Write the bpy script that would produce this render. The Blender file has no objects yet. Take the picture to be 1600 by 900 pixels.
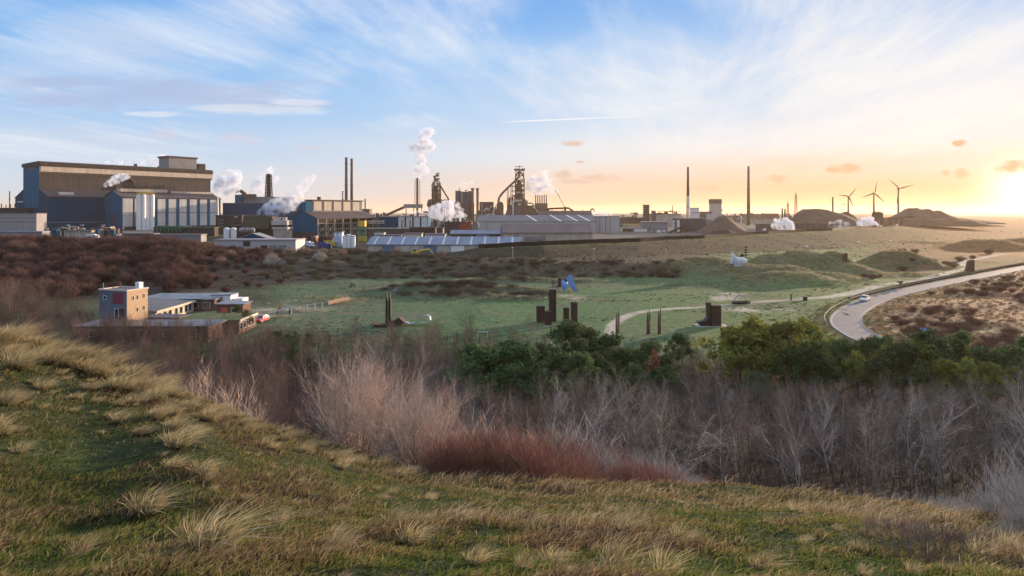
import bpy, math, random
import numpy as np
from mathutils import Vector, Matrix, noise as mnoise

# ------------------------------------------------------------------ basics
F, V0, H = 1067.0, 331.0, 26.0          # lens in photo pixels, horizon row, eye height in metres
SC = bpy.context.scene
COL = SC.collection
R = math.radians
rnd = random.Random(11)
nr = np.random.default_rng(7)

def at(u, v, y):
    return Vector(((u - 800) / F * y, y, H - (v - V0) / F * y))

def uof(x, y):
    return 800 + x / y * F
def Yz(v, z=0.0):
    return (H - z) * F / (v - V0)

# ------------------------------------------------------------------ terrain heights
COLS = [
    (-300, [(6, 905), (10, 790), (16, 640), (24, 532), (30, 492)]),
    (0,    [(7, 900), (11, 790), (16, 668), (21, 587), (27, 522)]),
    (120,  [(7, 900), (11, 800), (16, 690), (21, 620), (27, 555)]),
    (230,  [(7, 900), (11, 805), (16, 700), (21, 645), (27, 593)]),
    (400,  [(7, 900), (11, 812), (16, 738), (21, 702), (26, 665)]),
    (560,  [(7, 900), (11, 830), (15, 782), (20, 744), (26, 716)]),
    (650,  [(7, 905), (11, 838), (15, 795), (20, 770), (25, 750)]),
    (800,  [(7, 910), (11, 845), (15, 800), (19, 782), (22, 771)]),
    (1100, [(7, 910), (11, 850), (15, 806), (19, 790), (22, 780)]),
    (1300, [(7, 910), (11, 855), (15, 812), (18, 800), (21, 791)]),
    (1420, [(7, 915), (11, 860), (15, 833), (18, 817)]),
    (1540, [(7, 915), (10, 872), (13, 852), (15, 840)]),
    (1600, [(7, 920), (10, 878), (13, 855)]),
    (1900, [(6, 950), (9, 905), (11, 888)]),
]
FY = np.linspace(0, 110, 441)
FT = np.linspace(-1.1, 1.1, 221)
def _fore():
    us = np.array([(c[0] - 800) / F for c in COLS])
    prof = []
    for u, pts in COLS:
        ys = [0.0]; zs = [23.0]
        for y, v in pts:
            ys.append(y); zs.append(H - (v - V0) / F * y)
        yc, zc = ys[-1], zs[-1]
        ys += [yc + 3, yc + 7, yc + 14, 58, 74, 92, 120]
        zs += [zc - .75, zc - 2.9, zc - 6.6, 4.2, 1.3, 0.1, 0.0]
        prof.append(np.interp(FY, ys, zs))
    prof = np.array(prof)
    g = np.empty((len(FT), len(FY)))
    for j in range(len(FY)):
        g[:, j] = np.interp(FT, us, prof[:, j])
    k = np.exp(-np.linspace(-2, 2, 9) ** 2); k /= k.sum()
    gp = np.pad(g, ((4, 4), (4, 4)), mode='edge')
    gp = np.apply_along_axis(lambda a: np.convolve(a, k, 'valid'), 0, gp)
    gp = np.apply_along_axis(lambda a: np.convolve(a, k, 'valid'), 1, gp)
    return gp
FG = _fore()
def fore(t, y):
    ti = np.clip((t + 1.1) / 2.2 * (len(FT) - 1), 0, len(FT) - 1.001)
    yi = np.clip(y / 110 * (len(FY) - 1), 0, len(FY) - 1.001)
    a = ti.astype(int); b = yi.astype(int); fa = ti - a; fb = yi - b
    return (FG[a, b] * (1 - fa) * (1 - fb) + FG[a + 1, b] * fa * (1 - fb) + FG[a, b + 1] * (1 - fa) * fb + FG[a + 1, b + 1] * fa * fb)

def sst(a, b, x):
    q = np.clip((x - a) / np.maximum(b - a, 1e-6), 0, 1)
    return q * q * (3 - 2 * q)

def vnoise(x, y, s, seed=0):
    """cheap smooth value noise, -1..1"""
    x = x / s + seed * 17.31; y = y / s + seed * 9.17
    xi = np.floor(x); yi = np.floor(y); fx = x - xi; fy = y - yi
    fx = fx * fx * (3 - 2 * fx); fy = fy * fy * (3 - 2 * fy)
    def h(a, b):
        q = np.sin(a * 127.1 + b * 311.7 + seed * 74.7) * 43758.5453
        return (q - np.floor(q)) * 2 - 1
    return (h(xi, yi) * (1 - fx) + h(xi + 1, yi) * fx) * (1 - fy) + (h(xi, yi + 1) * (1 - fx) + h(xi + 1, yi + 1) * fx) * fy
def fbm(x, y, s, seed=0, n=3):
    r = 0; a = 1.0; tot = 0
    for k in range(n):
        r = r + a * vnoise(x, y, s / 2 ** k, seed + k); tot += a; a *= .5
    return r / tot

UA = np.array([-300, 0, 250, 400, 560, 740, 1060, 1150, 1330, 1600, 1900], float)
FA = np.array([190, 200, 212, 236, 268, 272, 272, 300, 380, 520, 520], float)
TA = np.array([330, 332, 322, 318, 350, 300, 292, 330, 480, 700, 700], float)
ZA = np.array([8.5, 8.5, 8, 5.4, 5.4, 4.5, 4, 3, 2, 2, 2], float)
UB = np.array([-300, 600, 700, 760, 850, 1000, 1100, 1200, 1300, 1400, 1500, 1600, 1900], float)
FB = np.array([400, 400, 345, 322, 316, 330, 362, 395, 440, 522, 656, 760, 760], float)
CB = np.array([520, 520, 385, 345, 349, 390, 442, 522, 625, 824, 1295, 1700, 1700], float)
ZB = np.array([6, 6, 6, 7.6, 9, 9, 9, 9, 9, 9, 9, 5, 3], float)
MOUNDS = [  # u, v_top, y, half widths
    (1255, 392, 306, 19, 11), (1205, 396, 300, 12, 9), (1300, 393, 308, 10, 8), (1120, 403, 288, 13, 13), (1085, 412, 282, 9, 9),
    (1235, 424, 252, 17, 12), (1152, 411, 277, 14, 12), (1205, 414, 268, 17, 13), (1290, 427, 262, 14, 10), (1180, 432, 250, 10, 9), (1400, 392, 330, 14, 11), (1440, 402, 322, 8, 10),
    (1330, 413, 292, 10, 9), (1400, 427, 280, 16, 7), (1545, 374, 480, 26, 20), (1450, 384, 540, 18, 14), (1600, 372, 520, 20, 18),
    (700, 443, 226, 22, 5), (790, 447, 222, 14, 4), (640, 446, 228, 10, 4), (720, 458, 212, 20, 5), (810, 462, 205, 12, 4),
    (800, 434, 256, 20, 3.5), (900, 436, 254, 9, 3.5), (540, 468, 203, 8, 5), (505, 478, 194, 8, 4), (465, 488, 178, 7, 4), (430, 500, 165, 5, 3.5),
    (520, 408, 300, 10, 9), (420, 405, 300, 9, 8),
    (1500, 470, 195, 16, 12), (1590, 455, 215, 18, 14), (1430, 482, 178, 10, 9), (1560, 500, 160, 16, 9),
]
def height(x, y):
    x = np.asarray(x, float); y = np.asarray(y, float)
    ys = np.maximum(y, 1.0)
    t = np.clip(x / ys, -1.1, 1.1)
    u = t * F + 800
    fa = np.interp(u, UA, FA); ta = np.interp(u, UA, TA); za = np.interp(u, UA, ZA)
    fb = np.interp(u, UB, FB); cb = np.interp(u, UB, CB); zb = np.interp(u, UB, ZB)
    wob = 6 * fbm(x, y, 60, 3)
    m = za * sst(fa + wob, ta, y)
    m = m + (zb - za) * sst(fb, cb, y)
    m = m - np.maximum(zb - 6, 0) * sst(cb + 8, cb + 60, y)
    bump = np.zeros_like(m)
    for (mu, mv, my, sx, sy) in MOUNDS:
        mx = (mu - 800) / F * my
        top = H - (mv - V0) / F * my
        tt = (mu - 800) / F
        fa1 = np.interp(mu, UA, FA); base = np.interp(mu, UA, ZA) * sst(fa1, np.interp(mu, UA, TA), np.array(my))
        a = max(top - float(base), .3)
        ex = ((x - mx - tt * 0 * (y - my)) / sx) ** 2 + ((y - my) / sy) ** 2
        g = a * np.exp(-ex ** 1.3)
        bump = np.maximum(bump, g)
    rough = np.clip((y - 60) / 80, 0, 1)
    on_site = sst(cb, cb + 40, y)
    lump = np.clip(bump / 2.5, 0, 1)
    m = m + bump + lump * (fbm(x, y, 9, 15) * .7 + fbm(x, y, 3.4, 16) * .25) + rough * (1 - on_site * .9) * (fbm(x, y, 26, 1) * .5 + fbm(x, y, 7, 5) * .2) * (1 - .75 * flat_mask(x, y))
    # far land sinks beneath the sea
    right = sst(1330, 1470, u)
    m = m - right * sst(1500, 2300, y) * 3 * (1 - 0)
    coast = 3300 + 3500 * (1 - right)
    m = m - sst(coast, coast + 500, y) * 14
    m = m + sst(1400, 2600, y) * (1 - right) * 2.5 * (fbm(x, y, 400, 8) + .3)
    f = fore(t, ys)
    near = (1 - sst(30, 60, ys))
    f = f + near * (fbm(x, y, 2.6, 21) * .17 + fbm(x, y, .7, 22) * .075) - .35 * np.exp(-((u - 90) / 190) ** 2 - ((y - 15.5) / 5) ** 2) + .3 * np.exp(-((u - 300) / 70) ** 2 - ((y - 18) / 5) ** 2)
    w = sst(78, 104, ys)
    return f * (1 - w) + m * w
FLAT = [(-60, 200, 70, 45), (60, 190, 60, 40), (-10, 240, 60, 25), (100, 175, 50, 30)]
def flat_mask(x, y):
    q = 0
    for (cx, cy, a, b) in FLAT:
        q = np.maximum(q, np.exp(-(((x - cx) / a) ** 2 + ((y - cy) / b) ** 2) ** 2))
    return q
def gz(x, y):
    return float(height(np.array([x]), np.array([y]))[0])
def on(u, y):
    """ground point seen in photo column u at depth y"""
    x = (u - 800) / F * y
    return Vector((x, y, gz(x, y)))

# ------------------------------------------------------------------ tagging
def tag(o, label=None, cat=None, group=None, kind=None):
    if label: o['label'] = label
    if cat: o['category'] = cat
    if group: o['group'] = group
    if kind: o['kind'] = kind
    return o
def thing(name, label, cat, loc=(0, 0, 0), rz=0.0, group=None):
    o = bpy.data.objects.new(name, None)
    o.empty_display_size = .5
    COL.objects.link(o)
    o.location = loc; o.rotation_euler = (0, 0, rz)
    return tag(o, label, cat, group)
def dup(root, loc=None, rz=None, sc=None, label=None, group=None):
    r = root.copy(); COL.objects.link(r)
    if loc is not None: r.location = loc
    if rz is not None: r.rotation_euler = (root.rotation_euler.x, root.rotation_euler.y, rz)
    if sc is not None: r.scale = sc if hasattr(sc, '__len__') else (sc, sc, sc)
    if label: r['label'] = label
    if group: r['group'] = group
    for ch in KIDS.get(root.name, []):
        c = ch.copy(); COL.objects.link(c); c.parent = r
        for g in KIDS.get(ch.name, []):
            d = g.copy(); COL.objects.link(d); d.parent = c
    return r
KIDS = {}

# ------------------------------------------------------------------ mesh builder
class MB:
    def __init__(s): s.v = []; s.f = []
    def add(s, vs, fs):
        b = len(s.v); s.v.extend([tuple(p) for p in vs]); s.f.extend([tuple(i + b for i in q) for q in fs]); return s
    def box(s, x0, x1, y0, y1, z0, z1):
        if x1 < x0: x0, x1 = x1, x0
        if y1 < y0: y0, y1 = y1, y0
        if z1 < z0: z0, z1 = z1, z0
        return s.add([(x0, y0, z0), (x1, y0, z0), (x1, y1, z0), (x0, y1, z0), (x0, y0, z1), (x1, y0, z1), (x1, y1, z1), (x0, y1, z1)],
                     [(0, 3, 2, 1), (4, 5, 6, 7), (0, 1, 5, 4), (1, 2, 6, 5), (2, 3, 7, 6), (3, 0, 4, 7)])
    def prism_x(s, prof, x0, x1):
        n = len(prof)
        vs = [(x0, a, b) for a, b in prof] + [(x1, a, b) for a, b in prof]
        fs = [(i, (i + 1) % n, (i + 1) % n + n, i + n) for i in range(n)] + [tuple(range(n - 1, -1, -1)), tuple(range(n, 2 * n))]
        return s.add(vs, fs)
    def prism_y(s, prof, y0, y1):
        n = len(prof)
        vs = [(a, y0, b) for a, b in prof] + [(a, y1, b) for a, b in prof]
        fs = [(i, (i + 1) % n, (i + 1) % n + n, i + n) for i in range(n)] + [tuple(range(n - 1, -1, -1)), tuple(range(n, 2 * n))]
        return s.add(vs, fs)
    def prism_z(s, prof, z0, z1):
        n = len(prof)
        vs = [(a, b, z0) for a, b in prof] + [(a, b, z1) for a, b in prof]
        fs = [(i, (i + 1) % n, (i + 1) % n + n, i + n) for i in range(n)] + [tuple(range(n - 1, -1, -1)), tuple(range(n, 2 * n))]
        return s.add(vs, fs)
    def tube(s, p0, p1, r0, r1=None, n=8, cap=True):
        r1 = r0 if r1 is None else r1
        p0 = Vector(p0); p1 = Vector(p1); d = p1 - p0
        if d.length < 1e-6: return s
        q = d.to_track_quat('Z', 'Y')
        vs = []
        for p, r in ((p0, r0), (p1, r1)):
            for i in range(n):
                a = 2 * math.pi * i / n
                vs.append(p + q @ Vector((math.cos(a) * r, math.sin(a) * r, 0)))
        fs = [(i, (i + 1) % n, (i + 1) % n + n, i + n) for i in range(n)]
        if cap: fs += [tuple(range(n - 1, -1, -1)), tuple(range(n, 2 * n))]
        return s.add(vs, fs)
    def path(s, pts, r, n=8):
        for a, b in zip(pts[:-1], pts[1:]): s.tube(a, b, r, r, n)
        return s
    def bar(s, p0, p1, w):
        return s.tube(p0, p1, w * .7071, None, 4)
    def lathe(s, prof, n=16, c=(0, 0, 0)):
        m = len(prof); vs = []
        for r, z in prof:
            for i in range(n):
                a = 2 * math.pi * i / n
                vs.append((c[0] + math.cos(a) * r, c[1] + math.sin(a) * r, c[2] + z))
        fs = []
        for k in range(m - 1):
            for i in range(n):
                j = (i + 1) % n
                fs.append((k * n + i, k * n + j, (k + 1) * n + j, (k + 1) * n + i))
        fs += [tuple(range(n - 1, -1, -1)), tuple(range((m - 1) * n, m * n))]
        return s.add(vs, fs)
    def build(s, name, mat, parent=None, loc=(0, 0, 0), rz=0.0, smooth=False):
        me = bpy.data.meshes.new(name)
        me.from_pydata(s.v, [], s.f)
        if smooth: me.polygons.foreach_set('use_smooth', [True] * len(me.polygons))
        me.materials.append(mat)
        o = bpy.data.objects.new(name, me); COL.objects.link(o)
        o.location = loc; o.rotation_euler = (0, 0, rz)
        if parent is not None:
            o.parent = parent
            KIDS.setdefault(parent.name, []).append(o)
        return o
def mesh_np(name, verts, faces, mat, smooth=False, parent=None, cols=None):
    """faces: (n,k) array of one polygon size"""
    me = bpy.data.meshes.new(name)
    nv, nf, k = len(verts), len(faces), faces.shape[1]
    me.vertices.add(nv); me.vertices.foreach_set('co', np.asarray(verts, np.float32).ravel())
    me.loops.add(nf * k); me.loops.foreach_set('vertex_index', np.asarray(faces, np.int32).ravel())
    me.polygons.add(nf); me.polygons.foreach_set('loop_start', np.arange(0, nf * k, k, dtype=np.int32))
    if smooth: me.polygons.foreach_set('use_smooth', np.ones(nf, bool))
    me.update(calc_edges=True)
    if cols is not None:
        a = me.color_attributes.new('tint', 'FLOAT_COLOR', 'POINT')
        c = np.ones((nv, 4), np.float32); c[:, :3] = cols
        a.data.foreach_set('color', c.ravel())
    me.materials.append(mat)
    o = bpy.data.objects.new(name, me); COL.objects.link(o)
    if parent is not None:
        o.parent = parent; KIDS.setdefault(parent.name, []).append(o)
    return o

# ------------------------------------------------------------------ materials
def nodes(name):
    m = bpy.data.materials.new(name); m.use_nodes = True
    nt = m.node_tree
    return m, nt, nt.nodes, nt.links, nt.nodes['Principled BSDF']
def mat(name, c1, c2=None, scale=1.0, rough=.75, metal=0.0, bump=0.0, stretch=(1, 1, 1), lines=None, linec=None, vary=0.0, spec=.3, c3=None, streak=0.0, trans=0.0):
    m, nt, N, L, b = nodes(name)
    b.inputs['Roughness'].default_value = rough
    b.inputs['Metallic'].default_value = metal
    b.inputs['Specular IOR Level'].default_value = spec
    tc = N.new('ShaderNodeTexCoord')
    mp = N.new('ShaderNodeMapping'); mp.inputs['Scale'].default_value = stretch
    L.new(tc.outputs['Object'], mp.inputs['Vector'])
    no = N.new('ShaderNodeTexNoise'); no.inputs['Scale'].default_value = scale; no.inputs['Detail'].default_value = 6; no.inputs['Roughness'].default_value = .62
    L.new(mp.outputs[0], no.inputs['Vector'])
    cr = N.new('ShaderNodeValToRGB')
    c2 = c2 or tuple(x * .75 for x in c1)
    cr.color_ramp.elements[0].position = .33; cr.color_ramp.elements[0].color = (*c2, 1)
    cr.color_ramp.elements[1].position = .66; cr.color_ramp.elements[1].color = (*c1, 1)
    if c3:
        e = cr.color_ramp.elements.new(.5); e.color = (*c3, 1)
    L.new(no.outputs['Fac'], cr.inputs[0])
    out = cr.outputs[0]
    if streak:      # rain streaks and grime running down the cladding
        mp2 = N.new('ShaderNodeMapping'); mp2.inputs['Scale'].default_value = (.35, .35, .02)
        L.new(tc.outputs['Object'], mp2.inputs['Vector'])
        n2 = N.new('ShaderNodeTexNoise'); n2.inputs['Scale'].default_value = 1.2; n2.inputs['Detail'].default_value = 5
        L.new(mp2.outputs[0], n2.inputs['Vector'])
        r2 = N.new('ShaderNodeValToRGB'); r2.color_ramp.elements[0].position = .42; r2.color_ramp.elements[1].position = .7
        L.new(n2.outputs['Fac'], r2.inputs[0])
        mu = N.new('ShaderNodeMath'); mu.operation = 'MULTIPLY'; mu.inputs[1].default_value = streak
        L.new(r2.outputs[0], mu.inputs[0])
        mx = N.new('ShaderNodeMixRGB'); mx.inputs[2].default_value = (.13, .085, .06, 1)
        L.new(mu.outputs[0], mx.inputs[0]); L.new(out, mx.inputs[1]); out = mx.outputs[0]
    if lines:       # panel joints, one each `lines` metres along x (and y)
        sx = N.new('ShaderNodeSeparateXYZ'); L.new(tc.outputs['Object'], sx.inputs[0])
        acc = None
        for ax in (0, 1):
            a = N.new('ShaderNodeMath'); a.operation = 'PINGPONG'; a.inputs[1].default_value = lines / 2
            L.new(sx.outputs[ax], a.inputs[0])
            c = N.new('ShaderNodeMath'); c.operation = 'LESS_THAN'; c.inputs[1].default_value = lines * .03
            L.new(a.outputs[0], c.inputs[0])
            if acc is None: acc = c
            else:
                k = N.new('ShaderNodeMath'); k.operation = 'MAXIMUM'; L.new(acc.outputs[0], k.inputs[0]); L.new(c.outputs[0], k.inputs[1]); acc = k
        mx = N.new('ShaderNodeMixRGB'); mx.inputs[2].default_value = (*(linec or tuple(q * .45 for q in c1)), 1)
        L.new(acc.outputs[0], mx.inputs[0]); L.new(out, mx.inputs[1]); out = mx.outputs[0]
    if vary:        # each copy a little different
        oi = N.new('ShaderNodeObjectInfo')
        hs = N.new('ShaderNodeHueSaturation')
        a = N.new('ShaderNodeMapRange'); a.inputs[3].default_value = 1 - vary; a.inputs[4].default_value = 1 + vary
        L.new(oi.outputs['Random'], a.inputs[0]); L.new(a.outputs[0], hs.inputs['Value'])
        w = N.new('ShaderNodeMath'); w.operation = 'MULTIPLY'; w.inputs[1].default_value = 7.31
        L.new(oi.outputs['Random'], w.inputs[0])
        w2 = N.new('ShaderNodeMath'); w2.operation = 'FRACT'; L.new(w.outputs[0], w2.inputs[0])
        a2 = N.new('ShaderNodeMapRange'); a2.inputs[3].default_value = .5 - vary * .05; a2.inputs[4].default_value = .5 + vary * .05
        L.new(w2.outputs[0], a2.inputs[0]); L.new(a2.outputs[0], hs.inputs['Hue'])
        L.new(out, hs.inputs['Color']); out = hs.outputs[0]
    L.new(out, b.inputs['Base Color'])
    if bump:
        bp = N.new('ShaderNodeBump'); bp.inputs['Strength'].default_value = bump; bp.inputs['Distance'].default_value = .3 / max(scale, .05)
        L.new(no.outputs['Fac'], bp.inputs['Height']); L.new(bp.outputs[0], b.inputs['Normal'])
    if trans:
        tr = N.new('ShaderNodeBsdfTranslucent'); L.new(out, tr.inputs['Color'])
        ms = N.new('ShaderNodeMixShader'); ms.inputs[0].default_value = trans
        L.new(b.outputs[0], ms.inputs[1]); L.new(tr.outputs[0], ms.inputs[2])
        L.new(ms.outputs[0], N['Material Output'].inputs['Surface'])
    return m
# ------------------------------------------------------------------ camera, render settings
cam = bpy.data.cameras.new('camera'); cam_o = bpy.data.objects.new('camera', cam); COL.objects.link(cam_o)
cam.sensor_width = 36; cam.lens = 36 * F / 1600
cam.shift_y = -(450 - V0) / 1600
cam_o.location = (0, 0, H); cam_o.rotation_euler = (R(90), 0, 0)
cam.clip_start = .3; cam.clip_end = 90000
SC.camera = cam_o
vs_ = SC.view_settings
vs_.view_transform = 'Standard'; vs_.look = 'None'; vs_.gamma = 1; vs_.use_curve_mapping = False
vs_.exposure = EXPO = 1.5
cy = SC.cycles
cy.max_bounces = 6; cy.diffuse_bounces = 2; cy.glossy_bounces = 2; cy.transmission_bounces = 2; cy.volume_bounces = 3; cy.transparent_max_bounces = 8
cy.use_denoising = True
cy.volume_step_rate = 2

# ------------------------------------------------------------------ sky and sun
OVERHEAD_FILL = (.74, .85, 1.10)
SUN_AZ, SUN_EL = 45.0, 6.5      # degrees right of the view axis, above the horizon
sdir = Vector((math.sin(R(SUN_AZ)) * math.cos(R(SUN_EL)), math.cos(R(SUN_AZ)) * math.cos(R(SUN_EL)), math.sin(R(SUN_EL))))
sun = bpy.data.lights.new('sun', 'SUN'); sun.energy = 3.5; sun.angle = R(.5); sun.color = (1.0, .74, .50)
sun_o = bpy.data.objects.new('sun', sun); COL.objects.link(sun_o)
sun_o.rotation_euler = (-sdir).to_track_quat('-Z', 'Y').to_euler()
W = bpy.data.worlds.new('World'); SC.world = W; W.use_nodes = True
nt = W.node_tree; N = nt.nodes; L = nt.links
bg = N['Background']; bg.inputs['Strength'].default_value = .12
def mth(op, a, b=None, c=None):
    n = N.new('ShaderNodeMath'); n.operation = op
    for i, q in enumerate((a, b, c)):
        if q is None: continue
        if isinstance(q, (int, float)): n.inputs[i].default_value = q
        else: L.new(q, n.inputs[i])
    return n.outputs[0]
def mixc(f, a, b, mode='MIX'):
    n = N.new('ShaderNodeMixRGB'); n.blend_type = mode
    for i, q in enumerate((f, a, b)):
        if isinstance(q, (int, float)): n.inputs[i].default_value = q
        elif isinstance(q, tuple): n.inputs[i].default_value = (*q, 1)
        else: L.new(q, n.inputs[i])
    return n.outputs[0]
def ramp(x, a, b):
    n = N.new('ShaderNodeMapRange'); n.interpolation_type = 'SMOOTHSTEP'
    n.inputs[1].default_value = a; n.inputs[2].default_value = b
    L.new(x, n.inputs[0]); return n.outputs[0]
def combine(x, y, z):
    n = N.new('ShaderNodeCombineXYZ')
    for i, q in enumerate((x, y, z)):
        if isinstance(q, (int, float)): n.inputs[i].default_value = q
        else: L.new(q, n.inputs[i])
    return n.outputs[0]
tc = N.new('ShaderNodeTexCoord')
sep = N.new('ShaderNodeSeparateXYZ'); L.new(tc.outputs['Generated'], sep.inputs[0])
dx, dy, dz = sep.outputs
up = mth('MAXIMUM', dz, 0.0)
# the clear sky: looked up a little higher than the true direction, so the blue comes down as far as in the photograph
sv = N.new('ShaderNodeVectorMath'); sv.operation = 'NORMALIZE'
L.new(combine(dx, dy, mth('ADD', mth('MULTIPLY', up, 1.9), .012)), sv.inputs[0])
sky = N.new('ShaderNodeTexSky'); sky.sky_type = 'NISHITA'; sky.sun_disc = False
sky.sun_elevation = R(SUN_EL); sky.sun_rotation = R(SUN_AZ)
sky.altitude = 0; sky.air_density = 1.0; sky.dust_density = 1.6; sky.ozone_density = 2.2
L.new(sv.outputs[0], sky.inputs[0])

GAIN = .12 * 2 ** EXPO
def lin(c): return tuple(((q / 255) / 12.92 if q / 255 <= .04045 else ((q / 255 + .055) / 1.055) ** 2.4) for q in c)
def skyramp(stops):
    n = N.new('ShaderNodeValToRGB'); n.color_ramp.interpolation = 'EASE'
    el = n.color_ramp.elements
    while len(el) > 1: el.remove(el[-1])
    for k, (e, c) in enumerate(stops):
        q = el[0] if k == 0 else el.new(e)
        q.position = e; q.color = (*lin(c), 1)
    L.new(up, n.inputs[0]); return n.outputs[0]
# how the clear air of such an evening is graded from the horizon up: away from the sun, across it, and towards it
gl = skyramp([(0, (226, 228, 234)), (.035, (214, 225, 241)), (.09, (188, 214, 244)), (.15, (158, 201, 246)), (.22, (128, 188, 246)), (.30, (105, 170, 241)), (.7, (70, 125, 205)), (1, (64, 110, 190))])
gm = skyramp([(0, (240, 192, 160)), (.035, (241, 207, 184)), (.085, (232, 234, 238)), (.14, (192, 219, 246)), (.22, (150, 198, 246)), (.30, (116, 176, 242)), (.7, (80, 130, 208)), (1, (64, 110, 190))])
gr = skyramp([(0, (236, 160, 92)), (.022, (238, 170, 110)), (.06, (239, 202, 170)), (.10, (230, 230, 236)), (.18, (190, 211, 242)), (.28, (150, 192, 242)), (.7, (96, 140, 212)), (1, (64, 110, 190))])
fx = mth('DIVIDE', dx, mth('MAXIMUM', mth('SQRT', mth('ADD', mth('MULTIPLY', dx, dx), mth('MULTIPLY', dy, dy))), .01))
clear = mixc(ramp(fx, -.5, .2), gl, gm)
clear = mixc(ramp(fx, .0, .58), clear, gr)
clear = mixc(1.0, clear, (1 / GAIN,) * 3, 'MULTIPLY')
# the Nishita air itself, held below the glare
nk = mixc(1.0, sky.outputs[0], mixc(1.0, sky.outputs[0], (3.2, 3.2, 3.2), 'ADD'), 'DIVIDE')
nk = mixc(1.0, nk, (5.2, 5.2, 5.2), 'MULTIPLY')
skyc = mixc(.10, clear, nk)
# bright aureole low in the right
gs = at(1600, 296, 1.0) - Vector((0, 0, H)); gs.normalize()
dt = N.new('ShaderNodeVectorMath'); dt.operation = 'DOT_PRODUCT'; L.new(tc.outputs['Generated'], dt.inputs[0]); dt.inputs[1].default_value = gs
glow = mth('POWER', mth('MAXIMUM', dt.outputs['Value'], 0.0), 160.0)
glow2 = mth('POWER', mth('MAXIMUM', dt.outputs['Value'], 0.0), 1700.0)
skyc = mixc(mth('MULTIPLY', glow, .26), skyc, tuple(q / GAIN for q in (1.0, .82, .56)))
skyc = mixc(glow2, skyc, tuple(q / GAIN for q in (1.6, 1.48, 1.15)))
# cirrus: streaks on a plane high above, all drawn out towards one vanishing point
pz = mth('ADD', up, .045)
pxn = mth('DIVIDE', dx, pz); pyn = mth('DIVIDE', dy, pz)
def tex(vec, scale, detail=7, rough=.6, dist=0.0):
    n = N.new('ShaderNodeTexNoise'); n.inputs['Scale'].default_value = scale; n.inputs['Detail'].default_value = detail
    n.inputs['Roughness'].default_value = rough; n.inputs['Distortion'].default_value = dist
    L.new(vec, n.inputs['Vector']); return n.outputs['Fac']
ca, sa = math.cos(R(14)), math.sin(R(14))
qx = mth('ADD', mth('MULTIPLY', pxn, ca), mth('MULTIPLY', pyn, -sa)); qy = mth('ADD', mth('MULTIPLY', pxn, sa), mth('MULTIPLY', pyn, ca))
pv = combine(qx, mth('MULTIPLY', qy, .26), 3.1)
warp = tex(pv, .6, 2, .5)
pv2 = combine(mth('ADD', mth('MULTIPLY', qx, 1.0), mth('MULTIPLY', warp, 1.6)), mth('ADD', mth('MULTIPLY', qy, .34), mth('MULTIPLY', warp, 1.4)), 1.7)
big = tex(combine(mth('MULTIPLY', qx, .5), mth('MULTIPLY', qy, .22), 8.3), .9, 2, .5)
fine = tex(pv2, 2.1, 7, .70, 0.0)
hair = tex(combine(mth('ADD', mth('MULTIPLY', qx, 2.6), mth('MULTIPLY', warp, 1.5)), mth('MULTIPLY', qy, .2), 5.0), 2.4, 4, .7)
tt = mth('DIVIDE', dx, mth('MAXIMUM', dy, .05)); ss = mth('DIVIDE', dz, mth('MAXIMUM', dy, .05))
def blob(u, v, w, h, tilt=0.0):
    a = mth('DIVIDE', mth('SUBTRACT', tt, (u - 800) / F), w / F); b = mth('DIVIDE', mth('SUBTRACT', ss, (V0 - v) / F + 0.0), h / F)
    if tilt: b = mth('ADD', b, mth('MULTIPLY', a, tilt))
    return mth('SUBTRACT', 1.0, mth('ADD', mth('MULTIPLY', a, a), mth('MULTIPLY', b, b)))
def maxall(l):
    r = l[0]
    for q in l[1:]: r = mth('MAXIMUM', r, q)
    return r
bank = maxall([blob(660, 60, 240, 110, -.5), blob(1000, 110, 260, 140, .2), blob(1380, 110, 420, 170, .3), blob(260, 70, 380, 80, -1.0), blob(60, 110, 200, 40, -.5), blob(380, 150, 250, 28, -.25), blob(160, 92, 130, 14, -.4), blob(130, 225, 260, 34), blob(620, 190, 110, 18)])
hole = maxall([blob(1080, 30, 170, 60, .7), blob(850, 25, 90, 55), blob(560, 165, 70, 60)])
cover = mth('ADD', mth('ADD', mth('MULTIPLY', fine, .62), mth('MULTIPLY', hair, .26)), mth('MULTIPLY', big, .30))
cover = mth('ADD', cover, mth('MULTIPLY', mth('MAXIMUM', bank, -.6), .14))
cover = mth('SUBTRACT', cover, mth('MULTIPLY', mth('MAXIMUM', hole, 0.0), .16))
cover = mth('ADD', cover, mth('MULTIPLY', ramp(fx, .05, .6), .07))
cm = ramp(cover, .46, .95)
cm = mth('MULTIPLY', cm, ramp(up, .02, .075))
cw = mixc(ramp(fx, -.2, .5), lin((244, 247, 252)), lin((253, 249, 244)))
cw = mixc(mth('MULTIPLY', ramp(up, .12, .03), ramp(fx, -.1, .5)), cw, lin((253, 232, 210)))
shade = ramp(tex(combine(mth('ADD', qx, .12), mth('ADD', mth('MULTIPLY', qy, .26), .3), 2.0), 1.2, 2, .55), .45, .68)
cw = mixc(mth('MULTIPLY', shade, .55), cw, mixc(ramp(fx, -.3, .4), lin((186, 200, 228)), lin((226, 226, 236))))
cw = mixc(1.0, cw, (1 / GAIN,) * 3, 'MULTIPLY')
skyc = mixc(mth('MULTIPLY', cm, .86), skyc, cw)
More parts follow.
